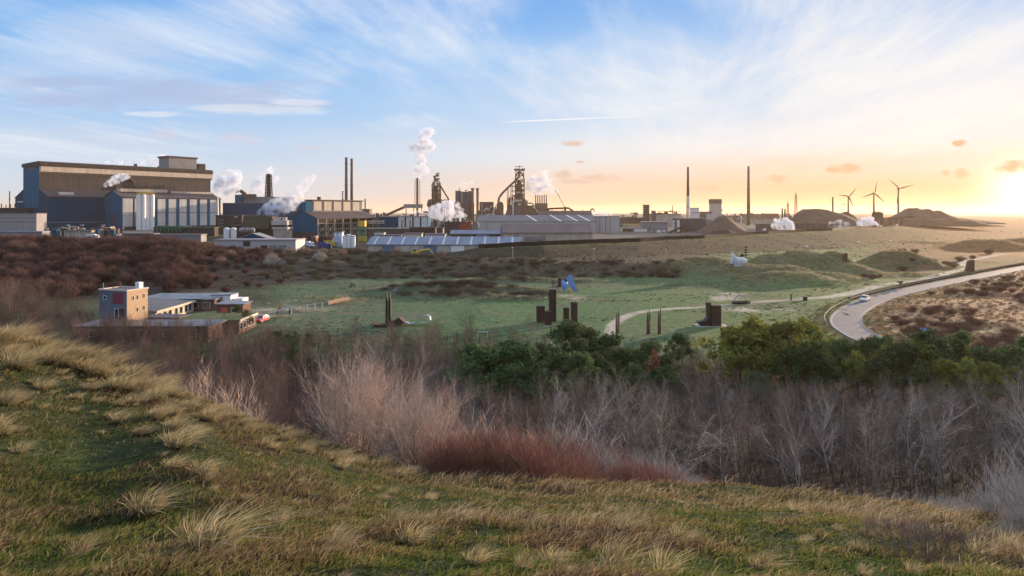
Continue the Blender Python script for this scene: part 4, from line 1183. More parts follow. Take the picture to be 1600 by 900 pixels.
for o in [o for o in bpy.data.objects if o.parent is None and o.type == 'MESH' and o.name.split('.')[0] in ('silver_shrub', 'tan_shrub', 'bramble', 'grey_shrub', 'sapling', 'red_shrub', 'hillside_shrub', 'bank_shrub', 'heath_shrub', 'russet_shrub', 'dune_shrub', 'marram_tuft') and not o.get('label')]:
    bpy.data.objects.remove(o)

def on_meadow(rr, n):
    u = rr.uniform(380, 1330, n); y = rr.uniform(130, 285, n); x = (u - 800) / F * y
    keep = (fbm(x * .5, y * 1.2, 11, 171) > .12) & (dist_line(x, y, PATHA) > 2.5) & (dist_line(x, y, PATHB) > 3)
    return x[keep], y[keep]
tag(fringe('meadow_grass', 60000, .34, 63, on_meadow, [(.15, .16, .08), (.11, .13, .06), (.20, .18, .11)], .035), 'longer tussocky grass in streaks across the mown meadow', 'meadow grass')
def in_field(rr, n):
    u = rr.uniform(1340, 1690, n); y = rr.uniform(115, 330, n); x = (u - 800) / F * y
    keep = (y < np.interp(u, [1330, 1370, 1480, 1600, 1760], [160, 190, 235, 288, 390])) & (dist_line(x, y, ROAD) > 4.5)
    return x[keep], y[keep]
tag(fringe('field_grass', 70000, .6, 64, in_field, [(.24, .17, .10), (.18, .12, .075), (.30, .22, .13), (.16, .09, .06)], .04), 'rough tawny grass covering the field inside the road bend', 'field grass')
def verge(rr, n):
    k = rr.integers(8, len(ROAD) - 20, n); sd = rr.choice([-1, 1], n); off = sd * rr.uniform(3.7, 8, n)
    P = np.array([(p.x, p.y) for p in ROAD]); d = P[k + 1] - P[k]; d /= np.linalg.norm(d, axis=1, keepdims=True)
    q = P[k] + rr.random(n)[:, None] * (P[k + 1] - P[k]) + np.stack([-d[:, 1], d[:, 0]], 1) * off[:, None]
    return q[:, 0], q[:, 1]
tag(fringe('verge_grass', 26000, .55, 65, verge, [(.26, .20, .11), (.17, .15, .075), (.12, .12, .05)], .035), 'long grass fringing both verges of the road', 'verge grass')
# ------------------------------------------------------------------ steel sculptures on the meadow
M_rust = mat('rusted_steel', (.085, .045, .036), (.045, .026, .024), 1.5, .8, .3, bump=.15, streak=.25)
M_rust2 = mat('brown_rust', (.13, .07, .05), (.08, .045, .035), 1.5, .8, .2, bump=.1)
M_dark = mat('black_steel', (.03, .025, .025), (.018, .016, .017), 1, .6, .4)
M_grey = mat('grey_steel', (.28, .29, .30), (.20, .21, .22), 1.5, .45, .6)
M_blue = mat('blue_paint', (.15, .29, .62), (.12, .24, .54), .8, .4)
M_blued = mat('dark_blue_paint', (.03, .05, .14), (.02, .03, .09), .8, .5)
M_white = mat('white_paint', (.80, .79, .78), (.68, .67, .66), 1.0, .55)
M_conc = mat('concrete', (.45, .43, .40), (.34, .33, .31), 1.2, .85)
class Fr:
    """local frame of a thing at photo column u0, depth y, standing on the ground: pixels to metres"""
    def __init__(s, u0, y, z=None):
        s.s = y / F; s.u0 = u0; s.y = y
        s.x = (u0 - 800) * s.s
        s.z = gz(s.x, y) if z is None else z
        s.loc = (s.x, y, s.z)
    def X(s, u): return (u - s.u0) * s.s
    def Z(s, v): return H - (v - V0) * s.s - s.z
    def P(s, u, v, dy=0): return Vector((s.X(u), dy, s.Z(v)))
def vb(u, v, lo=0):
    """depth at which the ground is seen in photo pixel u, v"""
    a, b = max(lo, 60), 900
    ys = np.linspace(a, b, 1700); zs = height((u - 800) / F * ys, ys)
    vv = V0 + (H - zs) / ys * F
    k = np.where(vv <= v)[0]
    return float(ys[k[0]]) if len(k) else b
for (u0, u1, v0, vbse, lab) in [(838.9, 851.4, 477.5, 504, 'broad dark steel column, the leftmost of the five rusted columns on the meadow'), (852.2, 862.2, 486.5, 508, 'shortest and palest rusted column, standing before the tallest one'), (858.3, 869.2, 451.5, 502.5, 'tallest of the five rusted steel columns on the meadow'), (880.9, 889.3, 480, 502.5, 'slim rusted column left of the second tallest column'), (892.8, 902.4, 473, 506, 'second tallest rusted steel column, the rightmost of the five')]:
    y = vb((u0 + u1) / 2, vbse); f = Fr((u0 + u1) / 2, y); w = (u1 - u0) / 2 * f.s; h = f.Z(v0)
    t = thing('steel_column', lab, 'sculpture', f.loc, R(4), 'five rusted steel columns on the meadow')
    MB().box(-w, w, 0, w * 1.6, -.3, h - .12).build('column', M_rust, t)
    m = MB(); m.box(-w, w, 0, .06, h - .12, h).box(-w, w, w * 1.6 - .06, w * 1.6, h - .12, h).box(-w, -w + .06, .06, w * 1.6 - .06, h - .12, h).box(w - .06, w, .06, w * 1.6 - .06, h - .12, h)
    m.build('rim', M_conc if vbse in (504, 502.5) else M_rust2, t)
# blue folded steel flower
f = Fr(890, vb(890, 456)); t = thing('blue_sculpture', 'bright blue sculpture of big folded steel petals on the hummock behind the columns', 'sculpture', f.loc)
def petal(pts, th, mat_, name='petal'):
    m = MB(); n = len(pts)
    P = [f.P(u, v, d) for u, v, d in pts]; c = sum(P, Vector()) / n
    vs = [tuple(p) for p in P] + [tuple(c + Vector((0, -.5, 0)))] + [tuple(p + Vector((0, th, 0))) for p in P] + [tuple(c + Vector((0, th - .5, 0)))]
    fs = [(i, (i + 1) % n, n) for i in range(n)] + [((i + 1) % n + n + 1, i + n + 1, 2 * n + 1) for i in range(n)] + [(i, i + n + 1, (i + 1) % n + n + 1, (i + 1) % n) for i in range(n)]
    return m.add(vs, fs).build(name, mat_, t)
petal([(877, 441, 0), (880, 437, .8), (884, 441, .4), (888, 446, -.2), (884, 452, -.3), (881, 456.5, 0), (878, 449, .2)], .1, M_blue)
petal([(887, 443, .3), (893, 439, -.2), (897, 441, .1), (900, 449, .2), (901.5, 456, .4), (896, 454, 0), (891, 449, -.2)], .1, M_blue)
petal([(886, 437, .6), (888, 431.5, .3), (891, 429, .2), (895, 432, .6), (896, 438, .8), (892, 439.5, .2), (888, 440, .1)], .1, M_blue)
petal([(879, 437, 1.2), (883, 435, 1.0), (888, 438, .9), (888, 444, 1.0), (883, 444, 1.3)], .1, M_blued, 'dark_petal')
petal([(884, 441, -.5), (887, 439.5, -.3), (888, 444, -.2), (885, 446, -.4)], .08, M_white, 'light_panel')
f = Fr(874, vb(874, 449)); t = thing('rusted_box_sculpture', 'small upright rusted box just left of the blue petals', 'sculpture', f.loc)
MB().box(f.X(872), f.X(877), 0, .8, -.2, f.Z(434.5)).build('box', M_rust, t); MB().box(f.X(868), f.X(872), .1, .6, -.2, f.Z(446)).build('block', M_rust2, t)
f = Fr(864, vb(864, 449)); t = thing('bent_bar_sculpture', 'thin bent rusted bars standing left of the small rusted box', 'sculpture', f.loc)
m = MB(); m.path([f.P(863, 449), f.P(863.5, 440), f.P(861, 435)], .12, 6); m.build('bar', M_rust2, t); m = MB(); m.path([f.P(866, 449, .4), f.P(864, 439, .3), f.P(861.5, 436)], .1, 6); m.build('bar', M_rust2, t)
# twin posts with dark wedge
f = Fr(605, vb(605, 511)); t = thing('twin_post_sculpture', 'tall pair of near black forked posts with a dark wedge at their foot', 'sculpture', f.loc)
m = MB(); m.prism_y([(f.X(602), f.Z(511)), (f.X(605.4), f.Z(511)), (f.X(605.2), f.Z(468)), (f.X(604), f.Z(463)), (f.X(604), f.Z(457)), (f.X(602.9), f.Z(457)), (f.X(602.6), f.Z(465))], 0, .5); m.build('post', M_dark, t)
m = MB(); m.prism_y([(f.X(606), f.Z(511)), (f.X(610.6), f.Z(511)), (f.X(610.2), f.Z(468)), (f.X(609.8), f.Z(460)), (f.X(608.8), f.Z(460)), (f.X(608.4), f.Z(467)), (f.X(606.6), f.Z(470))], .1, .7); m.build('post', M_dark, t)
m = MB(); m.prism_y([(f.X(580), f.Z(505.5)), (f.X(596), f.Z(511)), (f.X(611), f.Z(510)), (f.X(627), f.Z(507)), (f.X(633), f.Z(503)), (f.X(624), f.Z(495.5)), (f.X(612), f.Z(503)), (f.X(596), f.Z(507.5))], -.9, 2.4); m.build('wedge', M_rust, t)
f = Fr(650, vb(650, 509)); t = thing('steel_ribbon_sculpture', 'grey steel ribbon lying on the grass and curling up into an open loop', 'sculpture', f.loc)
pts = [(626, 497), (632, 502), (640, 506), (648, 505), (655, 499), (661, 494), (667, 492.5), (672, 495), (673, 500), (670, 504.5), (664, 504.8), (658, 504.6)]
m = MB(); vs = []
for u, v in pts:
    p = f.P(u, v); vs += [(p.x, -.9, p.z), (p.x, 1.1, p.z), (p.x, 1.1, p.z + .1), (p.x, -.9, p.z + .1)]
fs = [(i * 4 + j, i * 4 + (j + 1) % 4, i * 4 + 4 + (j + 1) % 4, i * 4 + 4 + j) for i in range(len(pts) - 1) for j in range(4)]
m.add(vs, fs).build('ribbon', M_grey, t)
# spires
for (u, vt, lab) in [(965, 484, 'cluster of slender rusted spires, the leftmost, beside the pale path'), (1013.5, 482, 'tallest cluster of slender rusted spires, between the other two'), (1031, 480, 'pair of slender rusted spires, the rightmost of the three clusters')]:
    f = Fr(u, 146); t = thing('spire_sculpture', lab, 'sculpture', f.loc, 0, 'rusted spire clusters beyond the pines')
    for k, (du, dv) in enumerate([(-2, 4), (1.2, 0), (3, 8)][:2 if u == 1031 else 3]):
        m = MB(); m.tube((f.X(u + du), k * .3, -.2), (f.X(u + du), k * .3, f.Z(vt + dv + 12)), .2, .16, 6).tube((f.X(u + du), k * .3, f.Z(vt + dv + 12)), (f.X(u + du) + .05, k * .3, f.Z(vt + dv)), .16, .03, 6)
        m.build('spire', M_rust2, t)
# boot of two slabs
f = Fr(1117, vb(1117, 511)); t = thing('slab_sculpture', 'massive boot shaped sculpture of two rust brown steel slabs on a pale plinth', 'sculpture', f.loc)
MB().box(f.X(1107.8), f.X(1112.5), .7, 2.6, -.1, f.Z(473.8)).build('slab', M_rust, t)
MB().box(f.X(1112.6), f.X(1127), 0, 1.4, -.1, f.Z(477.5)).build('slab', M_rust, t)
m = MB(); m.prism_y([(f.X(1091), f.Z(504)), (f.X(1096), f.Z(509.5)), (f.X(1112), f.Z(510)), (f.X(1112), f.Z(494)), (f.X(1107), f.Z(497)), (f.X(1103), f.Z(501.5))], .2, 2.2); m.build('foot', M_dark, t)
MB().box(f.X(1089), f.X(1139), -.4, 3.2, -.25, .12).build('plinth', M_conc, t)
# hoops
f = Fr(1158, vb(1158, 475)); t = thing('hoop_sculpture', 'two light steel hoops arching over a low dark beam on bare sand', 'sculpture', f.loc)
for (uc, ru, hv, dy) in [(1158, 11.5, 13, 0), (1165, 7, 12, 1.6)]:
    m = MB(); m.path([Vector((f.X(uc) + math.cos(a) * ru * f.s, dy + .6 * math.sin(a), math.sin(a) * hv * f.s)) for a in np.linspace(0, math.pi, 13)], .17, 6); m.build('hoop', M_conc, t)
m = MB(); m.bar((f.X(1144), 0, .35), (f.X(1172), .3, .45), .6); m.build('beam', M_rust, t)
# white figure with prongs
y = vb(1157, 415.5); f = Fr(1157, y); t = thing('white_sculpture', 'white sculpture of curved fins with two long prongs standing on the green dune', 'sculpture', f.loc)
for k in range(9):
    u = 1146.5 + k * 2.6; top = [396, 398, 401, 402, 402.5, 402.5, 402, 403, 405][k]
    m = MB(); z1 = f.Z(top); z0 = f.Z(414 - (1.5 if k in (0, 8) else 0)); yy = [1.0, .5, .2, 0, 0, 0, .2, .5, 1.0][k]
    prof = [(yy + 2.2, z0), (yy + .3, z0), (yy - .3, z0 * .7 + z1 * .3), (yy - .2, z0 * .3 + z1 * .7), (yy + .6, z1), (yy + 2.0, z1)]
    m.prism_x(prof, f.X(u) - .24, f.X(u) + .22); m.build('fin', M_white, t)
for du in (0, 3.2):
    m = MB(); m.tube(f.P(1147.5 + du * .4, 400, .6), f.P(1141.5 + du, 393.5 - du * .6, .3), .14, .05, 6); m.build('prong', M_white, t)
MB().box(f.X(1148), f.X(1168), -.6, 3, -.3, .18).build('plinth', M_white, t)
f = Fr(1163, y + 8); t = thing('rust_cross_sculpture', 'dark rusted stack of discs on a mast behind the white fins', 'sculpture', f.loc)
z = f.Z(402); m = MB(); m.tube((f.X(1165.5), 0, -.3), (f.X(1165.5), 0, f.Z(383)), .22, .12, 6); m.build('mast', M_rust, t)
for v, w in ((386.5, .5), (390.5, .95), (394, .8), (398.5, .9)):
    m = MB(); m.lathe([(w * .3, -.3), (w, -.12), (w, .12), (w * .3, .3)], 10, (f.X(1165.5), 0, f.Z(v))); m.build('disc', M_rust, t)
m = MB(); m.prism_y([(f.X(1157.5), -.2), (f.X(1164), -.2), (f.X(1163), f.Z(397.5)), (f.X(1160), f.Z(396.5)), (f.X(1158), f.Z(399))], .4, 1.6); m.build('block', M_rust, t)
# pillars far right
f = Fr(1321, vb(1321, 411)); t = thing('rusted_pillar', 'pair of upright rusted slabs between the two grassy dunes', 'sculpture', f.loc)
MB().box(f.X(1318), f.X(1321), 0, 1, -.3, f.Z(397.5)).build('slab', M_rust2, t); MB().box(f.X(1321.2), f.X(1325), .3, 1.2, -.3, f.Z(395.5)).build('slab', M_rust2, t)
f = Fr(1519, vb(1519, 424)); t = thing('rusted_tower_sculpture', 'tapering rusted tower of two leaning slabs beside the distant track', 'sculpture', f.loc)
m = MB(); m.prism_y([(f.X(1511), -.2), (f.X(1519), -.2), (f.X(1518), f.Z(407)), (f.X(1515), f.Z(408))], 0, 1.8); m.build('slab', M_rust2, t)
m = MB(); m.prism_y([(f.X(1518.6), -.2), (f.X(1524), -.2), (f.X(1524), f.Z(406.5)), (f.X(1520), f.Z(406))], .4, 2); m.build('slab', M_rust2, t)
f = Fr(1408, vb(1408, 447)); t = thing('trestle_sculpture', 'small dark steel trestle on the verge beyond the guard rail', 'sculpture', f.loc)
m = MB(); m.bar(f.P(1403, 447), f.P(1410, 440, .5), .3); m.bar(f.P(1411, 447, .4), f.P(1408, 440, .5), .3); m.build('legs', M_rust, t); MB().box(f.X(1404), f.X(1412), .2, .9, f.Z(442), f.Z(439.5)).build('beam', M_rust, t)
f = Fr(1236, vb(1236, 470)); t = thing('dark_post', 'lone dark post beside the pale track below the dune', 'post', f.loc); MB().tube((0, 0, -.2), (0, 0, f.Z(460.5)), .22, .18, 8).build('shaft', M_dark, t); MB().box(-.3, .3, -.3, .3, f.Z(460.5), f.Z(459.8)).build('cap', M_dark, t)
f = Fr(1258, vb(1258, 470)); t = thing('dark_bin', 'small dark litter bin on the pale track right of the lone post', 'bin', f.loc); MB().box(-.5, .5, -.4, .4, -.1, 1.0).build('body', M_dark, t); MB().box(-.58, .58, -.48, .48, 1.0, 1.12).build('lid', M_dark, t)
f = Fr(551, vb(551, 449)); t = thing('arch_sculpture', 'small black arched sculpture at the foot of the bank across the meadow', 'sculpture', f.loc)
m = MB(); m.path([Vector((math.cos(a) * .85, 0, math.sin(a) * .9 - .05)) for a in np.linspace(0, math.pi, 9)], .25, 6); m.build('arch', M_dark, t); MB().box(-1.0, -.3, -.3, .3, -.1, .5).build('block', M_dark, t)
f = Fr(624, vb(624, 455)); t = thing('ring_sculpture', 'small pale sculpture of leaning plates near the lone bare tree', 'sculpture', f.loc)
for du in (0, 4, 8):
    m = MB(); m.prism_y([(f.X(616 + du), -.1), (f.X(619 + du), -.1), (f.X(621 + du), 1.0), (f.X(619.5 + du), 1.1)], 0, .6); m.build('plate', M_grey if du else M_conc, t)

# ------------------------------------------------------------------ cars, sign, lamp posts, rail, fences
M_tyre = mat('tyre', (.02, .02, .02), (.015, .015, .015), 2, .8)
M_glass = mat('dark_glass', (.02, .025, .03), (.015, .02, .025), 1, .08, spec=.6)
M_chrome = mat('headlamp_glass', (.7, .7, .72), (.6, .6, .62), 2, .15)
M_redlamp = mat('tail_lamp', (.4, .02, .02), (.3, .015, .015), 2, .3)
M_plate = mat('number_plate', (.75, .6, .1), (.7, .55, .1), 2, .5)
def car(label, colr, loc, rz, length=4.3, tall=1.55, group=None, name='parked_car'):
    t = thing(name, label, 'car', loc, rz, group)
    body = mat('car_paint', colr, tuple(q * .92 for q in colr), .6, .28, spec=.6)
    L2 = length / 2; w = .9; k = tall
    lower = [(-L2, .35), (-L2 + .05, .72), (-L2 + .9, .92), (L2 - .55, .98), (L2 - .05, .85), (L2, .4), (L2 - .3, .25), (-L2 + .3, .25)]
    cabin = [(-L2 + 1.0, .9), (-L2 + 1.75, k - .06), (-L2 + 2.3, k), (L2 - .8, k - .03), (L2 - .2, .95)]
    def loft(prof, w0, w1, zc):
        n = len(prof); vs = []; wid = lambda z: w0 if z < zc else w0 - (w0 - w1) * (z - zc) / (k - zc)
        for sgn in (-1, 1):
            for (x, z) in prof: vs.append((sgn * wid(z), x, z))
        fs = [tuple(range(n)), tuple(range(2 * n - 1, n - 1, -1))] + [((i + 1) % n, i, i + n, (i + 1) % n + n) for i in range(n)]
        return vs, fs
    m = MB(); m.add(*loft(lower, w, w * .95, .6)); o = m.build('body', body, t)
    bv = o.modifiers.new('round', 'BEVEL'); bv.width = .06; bv.segments = 2
    m = MB(); m.add(*loft(cabin, w * .93, w * .72, .9)); o = m.build('cabin', body, t)
    def win(pts):      # pane slightly proud of the cabin
        n = len(pts); c = Vector((0, 0, 1.1)); P = [Vector(p) for p in pts]
        nrm = (P[1] - P[0]).cross(P[2] - P[0]).normalized()
        if nrm.dot(P[0] - c) < 0: nrm = -nrm
        q = MB(); q.add([tuple(p + nrm * .012) for p in P] + [tuple(p - nrm * .02) for p in P], [tuple(range(n)), tuple(range(2 * n - 1, n - 1, -1))] + [(i, i + n, (i + 1) % n + n, (i + 1) % n) for i in range(n)])
        q.build('window', M_glass, t)
    def wz(z): return w * .93 - (w * .93 - w * .72) * (z - .9) / (k - .9)
    for sg in (-1, 1):
        win([(sg * wz(1.0), -L2 + 1.25, 1.0), (sg * wz(k - .12), -L2 + 1.85, k - .12), (sg * wz(k - .12), -L2 + 2.35, k - .12), (sg * wz(1.0), -L2 + 2.35, 1.0)])
        win([(sg * wz(1.0), -L2 + 2.45, 1.0), (sg * wz(k - .12), -L2 + 2.45, k - .12), (sg * wz(k - .12), L2 - .95, k - .12), (sg * wz(1.0), L2 - .45, 1.0)])
    def ends(x0, z0, x1, z1): win([(-wz(z0) + .06, x0, z0), (wz(z0) - .06, x0, z0), (wz(z1) - .06, x1, z1), (-wz(z1) + .06, x1, z1)])
    fr = lambda z: -L2 + 1.0 + .75 * (z - .9) / (k - .96); bk = lambda z: L2 - .2 - .6 * (z - .95) / (k - .98)
    ends(fr(.98), .98, fr(k - .12), k - .12); ends(bk(1.02), 1.02, bk(k - .12), k - .12)
    for sx in (-1, 1):
        for sy in (-L2 + .8, L2 - .8):
            q = MB(); q.tube((sx * (w - .2), sy, .32), (sx * (w + .01), sy, .32), .32, None, 14); tw = q.build('wheel', M_tyre, t)
            q = MB(); q.tube((sx * (w + .005), sy, .32), (sx * (w + .025), sy, .32), .19, None, 10); q.build('rim', M_grey, tw)
        MB().box(sx * .78 - .13, sx * .78 + .13, -L2 - .005, -L2 + .12, .62, .75).build('headlight', M_chrome, t)
        MB().box(sx * .76 - .12, sx * .76 + .12, L2 - .12, L2 + .005, .68, .88).build('tail_light', M_redlamp, t)
        MB().box(sx * (w + .02), sx * (w + .18), -L2 + 1.35, -L2 + 1.5, .95, 1.1).build('mirror', body, t)
    MB().box(-.26, .26, L2 - .01, L2 + .015, .45, .57).build('number_plate', M_plate, t)
    return t
c_ = on(409, vb(409, 503)); car('small red hatchback parked on the track left of the grassy ridge', (.55, .03, .06), c_, R(-12), 4.0, 1.5)
i = min(range(len(ROAD)), key=lambda k: abs(uof(ROAD[k].x, ROAD[k].y) - 1360) + (0 if ROAD[k].y > 180 else 999))
d = (ROAD[i + 1] - ROAD[i]).normalized(); p = ROAD[i] + Vector((-d.y, d.x, 0)) * -1.5
car('white car with headlights driving down the road towards the bend', (.78, .77, .74), (p.x, p.y, float(ROADZ(p.y)) + .065), math.atan2(d.y, d.x) + R(90), 4.5, 1.6, None, 'driving_car')
# blue sign
f = Fr(1443, 128); t = thing('road_sign', 'blue and white road sign on a pole beyond the pines', 'sign', f.loc, R(-25))
MB().tube((-.25, .1, -.3), (-.25, .1, f.Z(513)), .05, None, 8).build('pole', M_grey, t); MB().tube((.45, .1, -.3), (.45, .1, f.Z(513)), .05, None, 8).build('pole', M_grey, t)
MB().box(-.6, .85, 0, .06, f.Z(517.5), f.Z(512.5)).build('panel', M_blue, t); MB().box(-.6, .1, 0, .06, f.Z(524), f.Z(518)).build('panel', M_white, t)
# lamp posts along the foot of the embankment
M_lamp = mat('lamp_head', (.85, .85, .83), (.8, .8, .78), 2, .3)
for (u, v0, v1, lab) in [(801, 387, 406, 'thin lamp post at the left end of the embankment foot'), (928, 389, 409, 'thin lamp post below the long brown embankment, between two others'), (1041, 389, 410, 'thin lamp post nearest the green dune at the embankment foot'), (638, 386, 398, 'lamp post beside the yellow excavator arm')]:
    f = Fr(u, 318 if u > 700 else 340); t = thing('lamp_post', lab, 'lamp post', f.loc, 0, 'lamp posts along the embankment foot'); hh = f.Z(v0)
    MB().tube((0, 0, -.3), (0, 0, hh), .09, .06, 8).build('pole', M_grey, t); MB().box(-.35, .35, -.2, .2, hh - .02, hh + .22).build('lamp', M_lamp, t)
# guard rail on the outside of the bend
M_galv = mat('galvanised', (.22, .21, .195), (.16, .155, .145), 1, .85)
t = thing('guard_rail', 'long steel guard rail following the outer edge of the road', 'guard rail', (ROAD[40].x, ROAD[40].y, 0))
o0 = Vector(t.location); mp_ = []; rl = MB(); prev = None
for i in range(0, len(ROAD) - 28, 2):
    a, b = ROAD[i], ROAD[i + 1]; d = (b - a).normalized(); q = a + Vector((-d.y, d.x, 0)) * -4.5; z = gz(q.x, q.y)
    top = Vector((q.x, q.y, z + .78)) - o0
    if i % 4 == 0: MB().box(top.x - .08, top.x + .08, top.y - .08, top.y + .08, z - .3, z + .72).build('post', M_galv, t)
    if prev is not None: rl.bar(prev, top, .13)
    prev = top
rl.build('rail', M_galv, t)
# dark low wall on the outer verge of the straight
t = thing('road_barrier', 'dark low barrier wall running along the straight stretch of road', 'barrier', (ROAD[20].x, ROAD[20].y, 0)); o0 = Vector(t.location); m = MB(); prev = None
for i in range(0, 52, 2):
    a, b = ROAD[i], ROAD[i + 1]; d = (b - a).normalized(); q = a + Vector((-d.y, d.x, 0)) * -5.6; z = gz(q.x, q.y); top = Vector((q.x, q.y, z + .35)) - o0
    if prev is not None:
        m.tube(prev, top, .6, None, 4)
    prev = top
m.build('wall', mat('barrier_dark', (.022, .02, .02), (.014, .013, .013), 1, .95, spec=.05), t)
# verge posts inside the bend
r_ = 0
for i in range(14, len(ROAD) - 30, 5):
    a, b = ROAD[i], ROAD[i + 1]; d = (b - a).normalized(); q = a + Vector((-d.y, d.x, 0)) * 5.0; z = gz(q.x, q.y)
    t = thing('verge_post', 'slim marker post on the inner verge of the road', 'post', (q.x, q.y, z), 0, 'marker posts on the inner verge')
    MB().box(-.07, .07, -.07, .07, -.2, .95).build('post_shaft', M_conc, t); MB().box(-.075, .075, -.075, .075, .95, 1.1).build('post_cap', M_dark, t)
# white marker boards left of the straight
for (u, v, lab) in [(1375, 460, 'pale marker board nearest the white car'), (1388, 457, 'pale marker board between two others on the verge'), (1393, 455, 'pale blue marker board on the verge'), (1405, 453, 'pale marker board farthest up the verge')]:
    y = vb(u, v + 1); f = Fr(u, y); t = thing('marker_board', lab, 'board', f.loc, R(-30), 'marker boards on the verge'); MB().box(-.7, .7, 0, .08, .3, .75).build('panel', M_conc if u != 1393 else mat('pale_blue', (.22, .28, .4), (.2, .25, .36)), t); MB().box(-.7, -.6, .08, .16, -.2, .7).build('leg', M_galv, t); MB().box(.6, .7, .08, .16, -.2, .7).build('leg', M_galv, t)
# timber fence on the grassy ridge
M_wood = mat('weathered_wood', (.40, .27, .17), (.30, .20, .13), 3, .85)
t0 = on(470, 180); t = thing('timber_fence', 'timber board fence with pale posts along the grassy ridge', 'fence', t0); prev = None
P = [(455, 494), (468, 490), (480, 486.5), (492, 484), (503, 481.5), (513, 479), (524, 477), (534, 474.5), (545, 472)]
pts = []
for u, v in P:
    y = np.interp(u, [455, 545], [172, 198]); x = (u - 800) / F * y; z = gz(x, y); q = Vector((x, y, z)) - t0; pts.append(q)
    MB().box(q.x - .09, q.x + .09, q.y - .09, q.y + .09, q.z - .3, q.z + 1.5).build('post', M_conc, t)
for k in range(5, 8):
    a, b = pts[k], pts[k + 1]
    for h in (.25, .6, .95): m = MB(); m.bar(a + Vector((0, .12, h)), b + Vector((0, .12, h)), .28); m.build('board', M_wood, t)
for k in range(5): m = MB(); m.bar(pts[k] + Vector((0, 0, 1.2)), pts[k + 1] + Vector((0, 0, 1.2)), .05); m.build('wire', M_galv, t)
f = Fr(437, vb(437, 488)); t = thing('information_board', 'small orange board on posts beside the track near the red car', 'sign', f.loc); MB().box(-.5, .5, 0, .1, .6, 1.5).build('panel', mat('orange_paint', (.55, .22, .04), (.5, .2, .04)), t); MB().box(-.45, -.35, .1, .2, -.2, 1.5).build('leg', M_dark, t); MB().box(.35, .45, .1, .2, -.2, 1.5).build('leg', M_dark, t)
f = Fr(443, vb(443, 492)); t = thing('shelter', 'low grey lean to shelter with a sloping sheet roof beside the track', 'shelter', f.loc, R(20))
m = MB(); m.prism_y([(-1.7, .9), (1.7, 1.9), (1.7, 2.0), (-1.7, 1.0)], -.8, 1.2); m.build('roof', M_grey, t)
for sx, h in ((-1.5, .95), (1.5, 1.8)):
    for sy in (-.6, 1.0): MB().box(sx - .07, sx + .07, sy - .07, sy + .07, -.2, h).build('post', M_dark, t)
# goal frame
f = Fr(754, 140); t = thing('goal_frame', 'small white goal frame at the edge of the meadow', 'goal', f.loc)
for sx in (-1, 1): MB().bar((sx, 0, -.1), (sx, 0, 1.3), .08).build('post', M_white, t)
MB().bar((-1.04, 0, 1.34), (1.04, 0, 1.34), .08).build('crossbar', M_white, t)

# ------------------------------------------------------------------ the house in the hollow
M_planks = mat('grey_planks', (.34, .27, .22), (.26, .21, .17), .8, .85, stretch=(.3, .3, 6), bump=.1)
M_brick = mat('brick', (.17, .09, .065), (.12, .065, .05), 2.5, .9)
M_roofd = mat('roof_felt', (.14, .14, .15), (.10, .10, .11), .8, .8)
M_roofwet = mat('roof_pale', (.20, .21, .23), (.06, .06, .065), .35, .3)
M_cream = mat('cream_render', (.55, .45, .34), (.42, .34, .26), .8, .8)
M_sedum = mat('sedum_roof', (.12, .15, .05), (.09, .10, .04), 1.2, .95, bump=.3)
M_redp = mat('red_panel', (.24, .04, .06), (.2, .035, .05), 1, .7)
M_frame = mat('window_frame', (.75, .75, .74), (.7, .7, .69), 2, .6)
M_trim = mat('trim', (.62, .52, .42), (.52, .43, .35), 2, .7)
def window(parent, x0, x1, z0, z1, face='y', at_=0.0, fm=None, out=-1):
    """frame as a part, pane as a sub-part; face 'y' lies in the wall y = at_, face 'x' in x = at_"""
    fm = fm or M_frame; e = .08
    def bx(a0, a1, c0, c1, d0, d1):
        m = MB(); lo, hi = sorted((at_ + out * d0, at_ + out * d1))
        return m.box(a0, a1, lo, hi, c0, c1) if face == 'y' else m.box(lo, hi, a0, a1, c0, c1)
    m = MB()
    for q in (bx(x0, x1, z0, z0 + e, 0, .05), bx(x0, x1, z1 - e, z1, 0, .05), bx(x0, x0 + e, z0 + e, z1 - e, 0, .05), bx(x1 - e, x1, z0 + e, z1 - e, 0, .05)): m.add(q.v, q.f)
    w = m.build('window', fm, parent); bx(x0 + e, x1 - e, z0 + e, z1 - e, .004, .02).build('pane', M_glass, w)
C_ = (-82.1, 145.6, 0)
t = thing('wooden_tower_house', 'three storey flat roofed house with plank walls coloured as shaded front and sunlit side, and a white chimney', 'house', C_, R(-18))
MB().box(-7.7, -.12, 0, 5.45, -1, 9.05).build('wall', mat('shade_toned_planks', (.15, .165, .20), (.11, .12, .15), .8, .85, stretch=(.3, .3, 6), bump=.1), t)  # shade is put into the blue grey colour of these boards
MB().box(-.118, 0, .003, 5.45, -1, 9.05).build('side_wall', mat('sun_toned_planks', (.50, .34, .22), (.40, .27, .17), .8, .85, stretch=(.3, .3, 6), bump=.1), t)  # sunlight is put into a warmer, lighter copy of the same boards
m = MB(); m.box(-7.85, .15, -.15, .1, 9.05, 9.35).box(-7.85, .15, 5.35, 5.6, 9.05, 9.35).box(-7.85, -7.6, .1, 5.35, 9.05, 9.35).box(-.1, .15, .1, 5.35, 9.05, 9.35); m.build('parapet', M_trim, t)
rf = MB().box(-7.6, -.1, .1, 5.35, 9.05, 9.15).build('roof', M_roofd, t)
MB().box(-1.6, -.5, 3.6, 4.7, 9.15, 10.6).build('chimney', M_white, rf); MB().tube((-7.0, 4.6, 9.15), (-7.0, 4.6, 10.5), .12, None, 8).build('flue', M_brick, rf); MB().tube((-7.5, .8, 9.15), (-7.5, .8, 10.6), .07, None, 8).build('flue', M_grey, rf)
